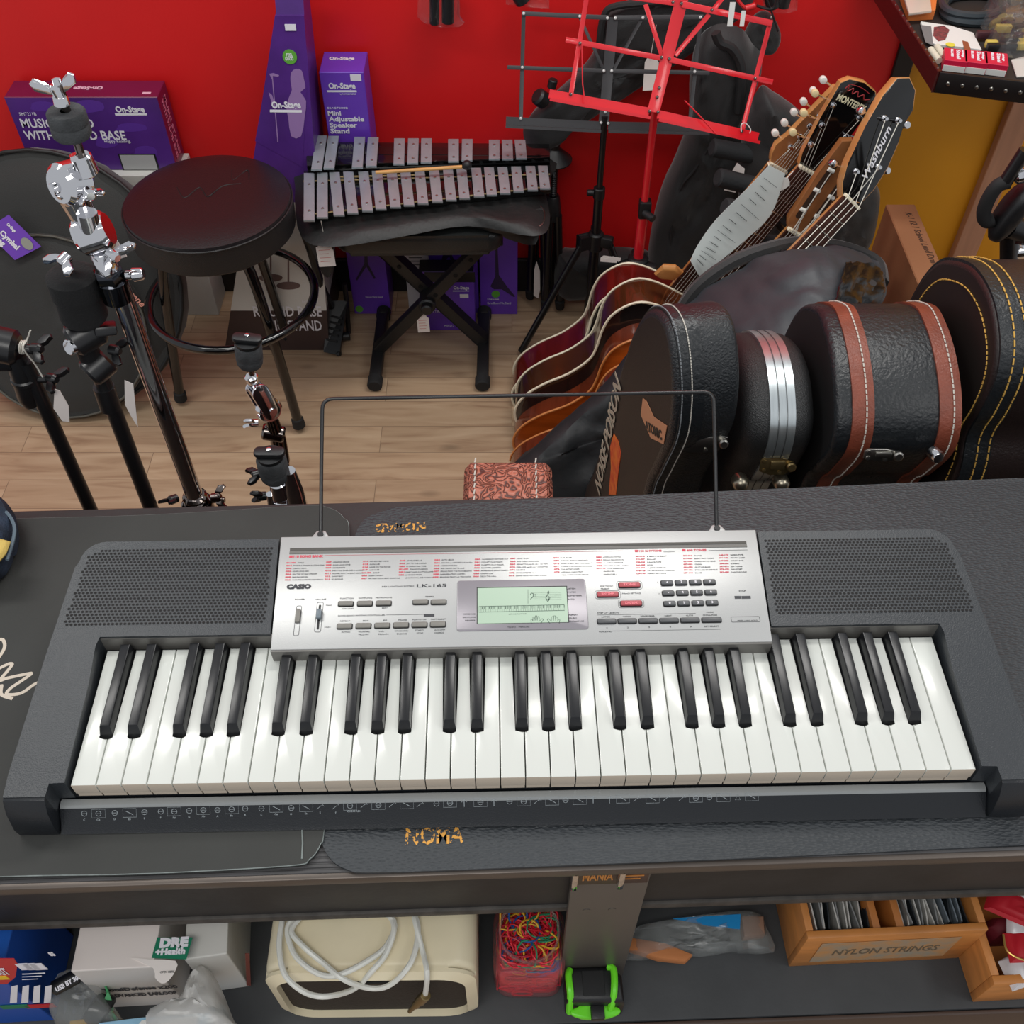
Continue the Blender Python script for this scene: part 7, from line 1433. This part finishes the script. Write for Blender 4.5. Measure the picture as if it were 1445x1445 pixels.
b_ = new(); P = [at(x, y, z=zs) for x, y in ((1380, 24), (1420, 14), (1470, 20), (1480, 70), (1430, 86), (1398, 70))]; pillow(b_, [(p.x, p.y) for p in cat(P, 3, True)], 0.09, T((0, 0, zs + 0.005)), wr=0.012, ws=35, lo=0.004, rings=9); obj('plastic', b_, mat('crumpled_plastic', (214, 214, 216), 0.1, trans=0.85, alpha=0.4, bump=0.8, bscale=60), r_)
b_ = new()
random.seed(5)
for k in range(12):
    c = at(1390 + random.random() * 55, 30 + random.random() * 40, z=zs + 0.012); box(b_, c, (0.02 + random.random() * 0.02, 0.012, 0.014), frame(V(), (1, 0, 0), (0, 1, 0)), bev=0.002, mi=k % 3)
obj('contents', b_, [BLK, mat('brass_yellow', (206, 184, 90), 0.4), mat('wine_part', (70, 36, 44), 0.5)], r_)
flat_item('card', 'plain pale card lying right of the crimson boxes on the corner shelf', 'card', [(1426, 86), (1450, 80), (1480, 108), (1434, 110)], 0.003, mat('pale_card', (206, 202, 196), 0.6))

# ------------------------------------------------------------------ drum pedal hardware at the right edge
YH = 1.45; ah = lambda x, y, Y=YH: at(x, y, Y=Y)
hp = root('drum_hardware', 'black and chrome drum hardware standing at the right edge beyond the big dark case', 'stand', (ah(1440, 300).x, YH, 0))
b_ = new(); tube(b_, cat([ah(1424, 256), ah(1408, 262), ah(1395, 280), ah(1388, 300), ah(1392, 312), ah(1402, 310)], 5), 0.0115, 12); obj('rubber_handle', b_, RUB, hp)
b_ = new(); M = frame(ah(1425, 300), (1, 0, -0.25), (0.25, 0, 1)); pillow(b_, [(0.018 * math.cos(t), 0.055 * math.sin(t)) for t in [k * PI / 8 for k in range(16)]], 0.05, M, wr=0.001); obj('black_cover', b_, BLK, hp)
b_ = new(); cyl(b_, ah(1422, 356), ah(1448, 354), 0.013, seg=18, bev=0.003); cyl(b_, ah(1440, 316), ah(1440, 336), 0.016, 0.02, 20, bev=0.004); cyl(b_, ah(1432, 250), ah(1448, 246), 0.012, seg=16, bev=0.003); obj('chrome_lug', b_, CHR, hp)
b_ = new(); tube(b_, [ah(1418, 258), ah(1448, 212)], 0.011, 10); tube(b_, [ah(1425, 330), ah(1424, 372), V((ah(1424, 372).x, YH, 0.02))], 0.016, 12); tube(b_, [V((ah(1424, 372).x - 0.0, YH, 0.02)), V((ah(1424, 372).x + 0.3, YH + 0.1, 0.012))], 0.01, 8); tube(b_, [ah(1424, 320), ah(1450, 330)], 0.02, 10); obj('stand_frame', b_, BLKM, hp)

# ------------------------------------------------------------------ things on the shelf under the counter
S0 = SH + 0.0006
def sp(x, y, z=SH): return at(x, y, z=z)
class SBox:
    def __init__(s, name, label, cat_, fl, fr, depth, h, m, mtop=None, yaw=None, bev=0.0015, z0=None):
        z0 = S0 if z0 is None else z0
        a, c = at(*fl, z=z0), at(*fr, z=z0); d = (c - a).normalized(); s.w = (c - a).length; s.h = h; s.d = depth; s.M = frame(a, d, V((0, 0, 1)).cross(d)); s.r = root(name, label, cat_, tuple((a + c) / 2))
        b_ = new(); bx(b_, 0, s.w, 0, depth, 0, h, s.M, bev=bev); b_.normal_update()
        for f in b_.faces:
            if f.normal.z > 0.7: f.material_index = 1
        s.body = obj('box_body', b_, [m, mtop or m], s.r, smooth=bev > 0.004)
        s.F = Face(a + (-(V((0, 0, 1)).cross(d))) * 0.0004, d, (0, 0, 1)); s.Tp = Face(a + V((0, 0, h)), d, V((0, 0, 1)).cross(d))
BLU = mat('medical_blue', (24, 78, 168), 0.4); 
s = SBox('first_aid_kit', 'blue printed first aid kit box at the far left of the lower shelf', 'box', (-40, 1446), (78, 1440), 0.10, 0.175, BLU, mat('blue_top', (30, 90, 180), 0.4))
F = s.F; b_ = new(); F.poly(b_, [(-40, 1352), (20, 1352), (25, 1360), (22, 1378), (10, 1388), (-40, 1388)], 0.0006, sm=0); obj('red_banner', b_, mat('kit_red', (196, 34, 44), 0.4), s.r, smooth=False)
b_ = new(); F.t(b_, 'KIT', 1, 1374, 16, 9, bold=0.0008, d=0.0012); F.t(b_, '85', 72, 1348, 8, 5, bold=0.0004)
for k in range(3): F.r4(b_, 31 + k * 10, 1359, 38.5 + k * 10, 1368, 0.0008)
for k in range(3): F.r4(b_, 31, 1373 + k * 4, 64 - 5 * k, 1374 + k * 4, 0.0006)
for k in range(4): F.poly(b_, [(16 + k * 16, 1392), (25 + k * 16, 1390), (24 + k * 16, 1414), (14 + k * 16, 1415)], 0.0006)
obj('white_print', b_, PRW, s.r, smooth=False)
b_ = new(); F.r4(b_, -2, 1376, 9, 1381, 0.0014); obj('yellow_flash', b_, mat('kit_yellow', (236, 196, 40), 0.5), s.r, smooth=False)
b_ = new(); F.r4(b_, 5, 1417, 38, 1423, 0.001); obj('green_stripe', b_, mat('kit_green', (30, 120, 84), 0.5), s.r, smooth=False)
b_ = new(); F.r4(b_, 39, 1416, 75, 1422, 0.001); obj('red_stripe', b_, mat('kit_red', (196, 34, 44), 0.4), s.r, smooth=False)
# earloop mask box
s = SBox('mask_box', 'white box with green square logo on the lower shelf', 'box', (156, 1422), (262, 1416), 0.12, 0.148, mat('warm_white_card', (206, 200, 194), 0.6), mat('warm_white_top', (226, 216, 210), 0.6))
Tp = s.Tp; b_ = new(); Tp.poly(b_, [(222, 1323), (272, 1323), (263, 1354), (214, 1352)], 0.0006); gp = obj('green_square', b_, mat('clinic_green', (20, 120, 88), 0.45), s.r, smooth=False)
b_ = new(); Tp.t(b_, 'DRE', 225, 1337, 40, 12, bold=0.001, d=0.001); Tp.t(b_, '+Health', 219, 1348, 42, 8, bold=0.0006, d=0.001); sub('logo_lettering', b_, PRW, gp, smooth=False)
b_ = new(); Tp.poly(b_, [(186, 1352), (212, 1354), (248, 1356), (248, 1369), (238, 1384), (228, 1388), (219, 1380), (216, 1366)], 0.0008, sm=2); obj('tear_tab', b_, mat('tab_white', (236, 228, 222), 0.6), s.r, smooth=False)
b_ = new(); Tp.t(b_, 'OPEN HERE', 226, 1374, 20, 3, d=0.0012); s.F.t(b_, 'TotalDefense x200', 147, 1399, 110, 4, bold=0.0004); s.F.t(b_, 'ADVANCED EARLOOP', 158, 1407, 98, 4, bold=0.0004); obj('lettering', b_, DK, s.r, smooth=False)
s = SBox('carton_box', 'open white carton with red and black edge beside the white box with green logo', 'box', (296, 1400), (352, 1392), 0.10, 0.13, mat('white_card', (206, 204, 198), 0.6))
b_ = new(); s.F.poly(b_, [(346, 1345), (352, 1345), (354, 1390), (348, 1390)], 0.0008); obj('red_edge', b_, mat('brown_red_edge', (120, 60, 50), 0.6), s.r, smooth=False)
b_ = new(); a = sp(330, 1418); pillow(b_, [(-0.02, -0.03), (0.02, -0.025), (0.022, 0.03), (-0.015, 0.035)], 0.012, frame(a + V((0, 0, 0.03)), (1, 0, 0.3), (0.4, 0.9, 0)), wr=0.001)
single('orange_rag', (lambda bb: (sheet(bb, [[at(112, 1325, z=0.66), at(118, 1338, z=0.655)], [at(128, 1324, z=0.665), at(124, 1340, z=0.65)], [at(145, 1324, z=0.66), at(140, 1333, z=0.65)]], 0.003, 0.004), bb)[1])(new()), mat('orange_cloth', (236, 92, 30), 0.8), 'scrap of orange cloth between the blue kit and the white box on the lower shelf', 'cloth')
b_.free()
def crumple(name, label, px, z, th, m, parts=()):
    P = [at(x, y, z=z) for x, y in px]; r_ = root(name, label, 'bag', (sum(p.x for p in P) / len(P), sum(p.y for p in P) / len(P), S0)); b_ = new(); pillow(b_, [(p.x, p.y) for p in cat(P, 3, True)], th * 2, T((0, 0, z)), wr=0.006, ws=45, lo=min(0.02, z - SH - 0.002), rings=9); obj('plastic', b_, m, r_)
    return r_
CRP = mat('hazy_plastic', (206, 210, 208), 0.15, trans=0.6, alpha=0.45, bump=0.7, bscale=50)
r_ = crumple('plastic_bag', 'crumpled clear bag with green and black contents in front of the blue kit', [(78, 1388), (110, 1370), (140, 1385), (160, 1420), (172, 1450), (80, 1450)], 0.60, 0.03, CRP)
b_ = new(); cyl(b_, at(128, 1418, z=0.61), at(150, 1432, z=0.60), 0.016, 0.02, 18, bev=0.003); obj('black_cap', b_, BLK, r_)
b_ = new(); cyl(b_, at(74, 1396, z=0.64), at(112, 1376, z=0.64), 0.0085, 0.0085, 14, bev=0.002); obj('black_tube', b_, BLK, r_)
b_ = new(); F = Face(at(76, 1402, z=0.652), at(113, 1381, z=0.652) - at(76, 1402, z=0.652), (0, 1, 0.3)); text(b_, 'USB BY 3001', F.M(0.003, 0), 0.005, 0.03, bold=0.0003); obj('lettering', b_, PRW, r_, smooth=False)
b_ = new(); sheet(b_, [[at(140, 1380, z=0.61), at(150, 1400, z=0.60)], [at(150, 1400, z=0.62), at(158, 1425, z=0.61)], [at(150, 1425, z=0.6), at(165, 1440, z=0.6)]], 0.002, 0.002); obj('green_card', b_, mat('green_card', (60, 150, 90), 0.5), r_)
CRW = mat('milky_plastic', (222, 220, 216), 0.25, trans=0.3, alpha=0.8, bump=0.6, bscale=60)
crumple('plastic_bag', 'milky plastic bag bulging in front of the white carton on the lower shelf', [(255, 1420), (276, 1385), (292, 1365), (312, 1395), (330, 1440), (345, 1470), (220, 1470), (215, 1436)], 0.61, 0.045, CRW)
b_ = new(); P = [at(x, y, z=0.625) for x, y in ((138, 1442), (200, 1436), (296, 1428), (292, 1470), (130, 1470))]; prism(b_, [(p.x, p.y) for p in P], 0.60, 0.625, bev=0.004)
r_ = root('wipes_packet', 'light blue and white soft packet at the bottom left of the picture', 'packet', (P[1].x, P[1].y, 0.56)); obj('packet_body', b_, mat('pale_blue_packet', (150, 196, 222), 0.35, bump=0.4, bscale=30), r_)
b_ = new(); P = [at(x, y, z=0.6258) for x, y in ((200, 1440), (280, 1433), (280, 1450), (190, 1452))]; prism(b_, [(p.x, p.y) for p in P], 0.625, 0.6258); obj('white_panel', b_, WHT, r_, smooth=False)
b_ = new(); P = [at(x, y, z=0.60) for x, y in ((98, 1440), (128, 1436), (130, 1470), (96, 1470))]; prism(b_, [(p.x, p.y) for p in P], SH + 0.001, 0.60, bev=0.002); single('yellow_card', b_, mat('yellow_card', (226, 178, 60), 0.5), 'small yellow carton at the bottom edge left of the light blue packet', 'box', smooth=False)
# cream radio / amp
a, c = sp(405, 1427), sp(676, 1424); d = (c - a).normalized(); yv = V((0, 0, 1)).cross(d); M = frame(a, d, yv); W_ = (c - a).length; Hh = 0.170
am = root('vintage_amplifier', 'cream plastic amplifier with dark open front, coiled white cable on it', 'amplifier', tuple((a + c) / 2))
Mf = frame(a + V((0, 0, 0)), d, (0, 0, 1)); AMPC = mat('aged_cream_plastic', (232, 220, 188), 0.32, var=0.03, vscale=20)
b_ = new(); prism(b_, rrect(W_, Hh, 0.03, 6, W_ / 2, Hh / 2), -0.16, 0, Mf, bev=0.010, seg=4); obj('shell', b_, AMPC, am)
b_ = new(); outer = rrect(W_, Hh, 0.034, 6, W_ / 2, Hh / 2); inner = rrect(W_ - 0.024, Hh - 0.020, 0.030, 6, W_ / 2, 0.010 + (Hh - 0.020) / 2)
A = [b_.verts.new(Mf @ V((x, y, 0.0))) for x, y in outer]; A2 = [b_.verts.new(Mf @ V((x, y, 0.004))) for x, y in outer]; B = [b_.verts.new(Mf @ V((x, y, 0.010))) for x, y in inner]; B2 = [b_.verts.new(Mf @ V((x, y, 0.001))) for x, y in inner]; n = len(A)
for i in range(n):
    j = (i + 1) % n
    for p, q in ((A, A2), (A2, B), (B, B2)): b_.faces.new((p[i], p[j], q[j], q[i]))
obj('front_rim', b_, AMPC, am)
b_ = new(); prism(b_, inner, 0.0, 0.0015, Mf); obj('grille_cloth', b_, mat('dark_brown_cloth', (44, 36, 28), 0.8, bump=0.5, bscale=400), am, smooth=False)
b_ = new(); bx(b_, W_ * 0.46, W_ * 0.62, Hh - 0.026, Hh - 0.021, 0.0, 0.010, Mf); o = obj('name_plate', b_, BLK, am, smooth=False)
# white cable
b_ = new(); zc = SH + Hh + 0.006
pts = [at(398, 1300, z=0.70), at(394, 1335, z=0.70), at(402, 1375, z=0.68), at(430, 1400, z=0.66), at(462, 1406, z=0.65), at(500, 1395, z=0.66), at(525, 1370, z=0.68), at(545, 1345, z=0.70), at(556, 1310, z=0.71), at(545, 1290, z=0.71), at(500, 1275, z=0.71), at(440, 1280, z=0.71), at(407, 1305, z=0.71), at(412, 1340, z=0.705), at(430, 1362, z=0.70), at(455, 1376, z=0.70), at(480, 1375, z=0.70), at(515, 1358, z=0.705), at(545, 1335, z=0.71), at(556, 1300, z=0.712), at(520, 1280, z=0.715), at(450, 1280, z=0.715), at(412, 1310, z=0.715), at(428, 1335, z=0.71), at(455, 1358, z=0.705), at(485, 1382, z=0.69), at(520, 1394, z=0.67), at(548, 1391, z=0.665), at(572, 1370, z=0.68), at(585, 1345, z=0.70), at(590, 1310, z=0.71), at(584, 1290, z=0.712), at(588, 1310, z=0.71), at(597, 1345, z=0.70), at(603, 1375, z=0.67), at(600, 1405, z=0.64)]
yf_ = a.y - 0.013
pts = [V(p) for p in pts]
for k, p in enumerate(pts):
    q = p - V((0, 0, CAMZ)); tt = yf_ / q.y if q.y > 0 else 9; pz_ = CAMZ + q.z * tt
    if p.y > yf_ + 0.002 and pz_ < S0 + Hh + 0.004: pts[k] = V((q.x * tt, yf_, pz_))
    else: pts[k] = V((0, 0, CAMZ)) + q * ((S0 + Hh + 0.006 + 0.002 * (k % 3) - CAMZ) / q.z)
tube(b_, cat(pts, 5), 0.0031, 8); wc = root('audio_cable', 'thick white audio cable coiled over the cream amplifier', 'cable', tuple(at(500, 1380, z=0.66))); obj('cable', b_, mat('white_cable', (224, 224, 216), 0.35), wc)
b_ = new(); p, q = at(601, 1404, Y=a.y - 0.014), at(578, 1427, Y=a.y - 0.016); u = (q - p); cyl(b_, p, p + u * 0.35, 0.0062, 0.0062, 14, bev=0.001); cyl(b_, p + u * 0.35, p + u * 0.6, 0.0048, 0.0048, 14); cyl(b_, p + u * 0.6, q, 0.0032, 0.0026, 12); obj('jack_plug', b_, BRSM, wc)
# jar of rubber bands
jc = sp(743, 1402); jc.y += 0.035; a, c = at(696, 1395, z=SH + 0.02), at(797, 1395, z=SH + 0.02); jw = 0.083
jr = root('rubber_band_jar', 'clear plastic jar full of mostly red rubber bands on the lower shelf', 'jar', (jc.x, jc.y, S0))
JX = (at(696, 1380, z=0.6).x + at(797, 1380, z=0.6).x) / 2; JW = at(797, 1380, z=0.6).x - at(696, 1380, z=0.6).x; JY = at(745, 1412, z=SH).y + JW / 2
b_ = new(); rows = []
for (f, z) in ((0.86, 0.0), (0.96, 0.006), (1.0, 0.02), (1.0, 0.09), (0.95, 0.102), (0.80, 0.112), (0.79, 0.125), (0.84, 0.126), (0.84, 0.13), (0.78, 0.13)):
    rad = (JW / 2) * f; sq = 0.34 if z < 0.1 else 0.9; pts = rrect(2 * rad, 2 * rad, rad * (0.45 if z < 0.1 else 0.98), 6); rows.append([b_.verts.new((JX + x, JY + y, S0 + z)) for x, y in pts])
for p, q in zip(rows, rows[1:]):
    for i in range(len(p)): b_.faces.new((p[i], p[(i + 1) % len(p)], q[(i + 1) % len(p)], q[i]))
b_.faces.new(rows[0][::-1]); obj('jar_body', b_, mat('jar_plastic', (240, 226, 228), 0.08, trans=0.85, alpha=0.42, spec=0.8), jr)
random.seed(11); cols = [mat('band_red', (214, 34, 52), 0.45)] * 5 + [mat('band_crimson', (170, 20, 44), 0.45)] * 2 + [mat('band_blue', (30, 80, 150), 0.45), mat('band_green', (30, 130, 90), 0.45), mat('band_yellow', (228, 176, 50), 0.45)]
uq = list(dict.fromkeys(cols)); b_ = new(); bx(b_, JX - JW * 0.44, JX + JW * 0.44, JY - JW * 0.44, JY + JW * 0.44, S0 + 0.003, S0 + 0.085, bev=0.012, mi=0)
for k in range(170):
    cx2, cy2 = JX + (random.random() - 0.5) * JW * 0.62, JY + (random.random() - 0.5) * JW * 0.62; r1 = 0.010 + random.random() * 0.012; r2 = r1 * (0.35 + random.random() * 0.6); z = S0 + 0.086 + random.random() * 0.03; a = random.random() * PI; tl_ = (random.random() - 0.5) * 0.8
    P = []
    for j in range(12):
        t = j * PI / 6; x, y = r1 * math.cos(t), r2 * math.sin(t); P.append(V((max(JX - JW * .4, min(JX + JW * .4, cx2 + x * math.cos(a) - y * math.sin(a))), max(JY - JW * .4, min(JY + JW * .4, cy2 + x * math.sin(a) + y * math.cos(a))), min(z + x * tl_ + 0.002 * math.sin(3 * t), S0 + 0.124))))
    tube(b_, P, 0.0011, 5, True, mi=uq.index(random.choice(cols)))
for k in range(45):
    side = random.choice((0, 1, 2)); z = S0 + 0.012 + random.random() * 0.07; o_ = (random.random() - 0.5) * JW * 0.6
    c = V((JX + o_, JY - JW * 0.45, z)) if side == 0 else V((JX + (JW * 0.45 if side == 1 else -JW * 0.45), JY + o_, z)); e = V((1, 0, 0)) if side == 0 else V((0, 1, 0))
    tube(b_, [c + e * 0.013 * math.cos(j * PI / 5) + V((0, 0, 0.008 * math.sin(j * PI / 5))) for j in range(10)], 0.001, 5, True, mi=uq.index(random.choice(cols[:7])))
obj('rubber_bands', b_, uq, jr, kind='stuff')
# tape measure
ta, tb_ = sp(797, 1436, SH + 0.001), sp(876, 1433, SH + 0.001); d = (tb_ - ta).normalized(); M = frame(ta, d, V((0, 0, 1)).cross(d)); W_ = (tb_ - ta).length
tm = root('tape_measure', 'black and bright green tape measure at the shelf front beside the post', 'tape measure', tuple((ta + tb_) / 2))
LIME = mat('lime_plastic', (110, 224, 40), 0.35); b_ = new(); prism(b_, [(0.0, 0.003), (W_, 0.0), (W_, 0.030), (W_ - 0.010, 0.041), (0.010, 0.042), (0.0, 0.032)], 0.0005, 0.060, M, bev=0.007, seg=3); obj('case', b_, BLK, tm)
b_ = new(); tube(b_, cat([M @ V(p) for p in ((0.006, 0.038, 0.0585), (0.004, 0.03, 0.062), (0.005, 0.010, 0.0605), (0.004, -0.001, 0.03))], 5), 0.0042, 8); obj('green_trim', b_, LIME, tm)
b_ = new(); tube(b_, cat([M @ V(p) for p in ((W_ - 0.016, 0.040, 0.0595), (W_ - 0.010, 0.035, 0.0625), (W_ - 0.012, 0.010, 0.061), (W_ - 0.016, -0.002, 0.04))], 5), 0.0042, 8); obj('green_trim', b_, LIME, tm)
b_ = new(); prism(b_, [(W_ * 0.42 + 0.03 * math.cos(t), 0.0 + 0.0085 * math.sin(t)) for t in [k * PI / 10 for k in range(20)]], 0.034, 0.040, M @ T((0.006, -0.004, 0)), bev=0.002); obj('green_lock', b_, LIME, tm)
b_ = new(); bx(b_, W_ * 0.42, W_ * 0.66, -0.014, 0.002, 0.034, 0.045, M, bev=0.002); obj('lock_button', b_, BLK, tm)
b_ = new(); bx(b_, 0.02, W_ - 0.022, 0.008, 0.036, 0.0595, 0.0615, M, bev=0.001); obj('grip_panel', b_, RUB, tm)
# clear bag with brown & blue contents
r_ = crumple('plastic_bag', 'flat clear zip bag with brown paper and blue card right of the post', [(884, 1355), (890, 1312), (960, 1296), (1060, 1285), (1082, 1310), (1092, 1344), (1040, 1342), (990, 1350), (940, 1346)], 0.548, 0.018, CRP)
b_ = new(); P = [at(x, y, z=0.562) for x, y in ((886, 1338), (890, 1322), (940, 1330), (978, 1346), (968, 1356), (930, 1352))]; prism(b_, [(p.x, p.y) for p in P], 0.545, 0.562, bev=0.003); obj('brown_paper', b_, mat('kraft_paper', (190, 120, 70), 0.8, bump=0.5, bscale=60), r_)
b_ = new(); P = [at(x, y, z=0.566) for x, y in ((950, 1296), (1045, 1290), (1044, 1311), (1000, 1306))]; prism(b_, [(p.x, p.y) for p in P], 0.564, 0.5665); obj('blue_card', b_, mat('sky_blue_card', (30, 136, 200), 0.4), r_, smooth=False)
b_ = new(); P = [at(x, y, z=0.56) for x, y in ((1046, 1292), (1078, 1292), (1080, 1318), (1050, 1322))]; prism(b_, [(p.x, p.y) for p in P], 0.54, 0.56, bev=0.003); obj('brown_sachet', b_, mat('tan_sachet', (150, 116, 96), 0.6), r_)
# wooden string trays
OAK = mat('varnished_pine', (196, 128, 66), 0.42, var=0.14, vscale=12, stretch=(1, 1, 5)); OAKD = mat('varnished_pine_end', (186, 116, 56), 0.45, var=0.14, vscale=12)
def tray(label, fl, fr, depth, h, divs=(), th=0.009):
    a, c = at(*fl, z=S0), at(*fr, z=S0); d = (c - a).normalized(); M = frame(a, d, V((0, 0, 1)).cross(d)); W_ = (c - a).length; r_ = root('wooden_tray', label, 'tray', tuple((a + c) / 2))
    for nm, b in (('front_wall', (0, W_, 0, th, 0, h)), ('rear_wall', (0, W_, depth - th, depth, 0, h)), ('end_wall', (0, th, th, depth - th, 0, h)), ('end_wall', (W_ - th, W_, th, depth - th, 0, h)), ('base', (th, W_ - th, th, depth - th, 0, 0.006))):
        b_ = new(); bx(b_, *b, M, bev=0.0012); obj(nm, b_, OAK, r_)
    for f in divs: b_ = new(); bx(b_, W_ * f - th / 2, W_ * f + th / 2, th, depth - th, 0, h * 0.96, M, bev=0.001); obj('divider', b_, OAKD, r_)
    return r_, M, W_, d, a
r_, M, W_, d, a = tray('long varnished wooden tray with worn paper label holding upright string packets', (1113, 1364), (1352, 1352), 0.12, 0.108, (0.40, 0.53))
F = Face(a - M.to_3x3() @ V((0, 0.0005, 0)), d, (0, 0, 1)); b_ = new(); bx(b_, W_ * 0.1, W_ * 0.88, 0.018, 0.088, 0, 0.0006, F.M(0, 0, 0)); lbp = obj('paper_label', b_, mat('worn_grey_label', (150, 140, 122), 0.75, rgb2=(186, 136, 84), vscale=45), r_, smooth=False)
b_ = new(); text(b_, 'NYLON STRINGS', F.M(W_ * 0.2, 0.044, 0.0008), 0.020, W_ * 0.6, bold=0.0003); sub('label_lettering', b_, mat('faded_brown_ink', (106, 92, 72), 0.7), lbp, smooth=False)
random.seed(3); SVP = [mat('silver_sachet', (172, 174, 174), 0.25, 0.35, bump=0.4, bscale=40), mat('white_sachet', (206, 204, 198), 0.4), mat('dark_sachet', (50, 54, 58), 0.35), mat('grey_blue_sachet', (120, 130, 138), 0.4)]
def packets(M, x0, x1, n, depth, h, group, where, dark=None):
    for k in range(n):
        x = x0 + (x1 - x0) * (k + 0.5) / n; t = (random.random() - 0.5) * 0.006; b_ = new(); m = SVP[(1, 0, 1, 2, 1, 0, 1)[k % 7] if not (dark and k > n * 0.62) else (2 if k % 2 else 3)]
        P = lambda y, z, bow: M @ V((x + t * (z / h) + bow, y, z))
        bw = (random.random() - 0.5) * 0.006; hh = h - random.random() * 0.010
        sheet(b_, [[P(0.014, 0.008, 0), P(0.014, hh * 0.5, bw), P(0.014, hh, -bw)], [P(depth * 0.5, 0.008, 0), P(depth * 0.5, hh * 0.5, -bw), P(depth * 0.5, hh, bw)], [P(depth - 0.016, 0.008, 0), P(depth - 0.016, hh * 0.5, bw), P(depth - 0.016, hh, -bw * 0.5)]], 0.0016, 0.0008, 40, sub=3, seed=k)
        single('string_packet', b_, m, where, 'packet', group=group)
packets(M, 0.014, W_ * 0.385, 11, 0.12, 0.100, 'string packets in the left bay of the long tray', 'thin string packet standing in the left bay of the long wooden tray')
packets(M, W_ * 0.55, W_ - 0.014, 16, 0.12, 0.100, 'string packets in the right bay of the long tray', 'thin string packet standing in the right bay of the long wooden tray', True)
r_, M, W_, d, a = tray('second varnished wooden tray with red and white bags at the right edge', (1372, 1414), (1560, 1404), 0.15, 0.075, (), 0.010)
RW = [mat('clear_white_sachet', (214, 210, 212), 0.25, bump=0.5, bscale=60), mat('red_sachet', (190, 36, 48), 0.35)]
for k in range(6):
    b_ = new(); y = 0.02 + k * 0.020; z = 0.078 + 0.004 * (k % 2); pillow(b_, [(-0.04, -0.016), (0.035, -0.02), (0.045, 0.006), (0.02, 0.022), (-0.035, 0.018)], 0.016, M @ T((0.055 + 0.010 * (k % 3), y, z - 0.010 + k * 0.0045)) @ Matrix.Rotation(0.3 - 0.25 * k, 4, 'Z'), wr=0.003, ws=50, seed=k)
    single('accessory_packet', b_, RW[k % 2], ('whitish packet nearest the front of the right wooden tray', 'red packet second from the front in the right wooden tray', 'whitish packet third from the front in the right wooden tray', 'red packet fourth from the front in the right wooden tray', 'whitish packet fifth from the front in the right wooden tray', 'red packet rearmost in the right wooden tray')[k], 'packet')
b_ = new(); pillow(b_, [(-0.03, -0.012), (0.03, -0.012), (0.04, 0.0), (0.03, 0.012), (-0.03, 0.012), (-0.04, 0)], 0.06, M @ T((0.06, 0.07, 0.035)), wr=0.002); single('cloth_bundle', b_, mat('dark_red_cloth', (110, 20, 36), 0.7), 'dark red cloth bundle lying under the packets in the right wooden tray', 'cloth')
b_ = new(); tube(b_, cat([M @ V(p) for p in ((0.022, 0.050, 0.093), (0.02, 0.03, 0.094), (0.04, 0.018, 0.095), (0.08, 0.012, 0.096))], 5), 0.0012, 6); single('gold_wire', b_, mat('gold_wire', (206, 172, 96), 0.3, 0.6), 'thin gold wire loop lying over the packets of the right wooden tray', 'wire')
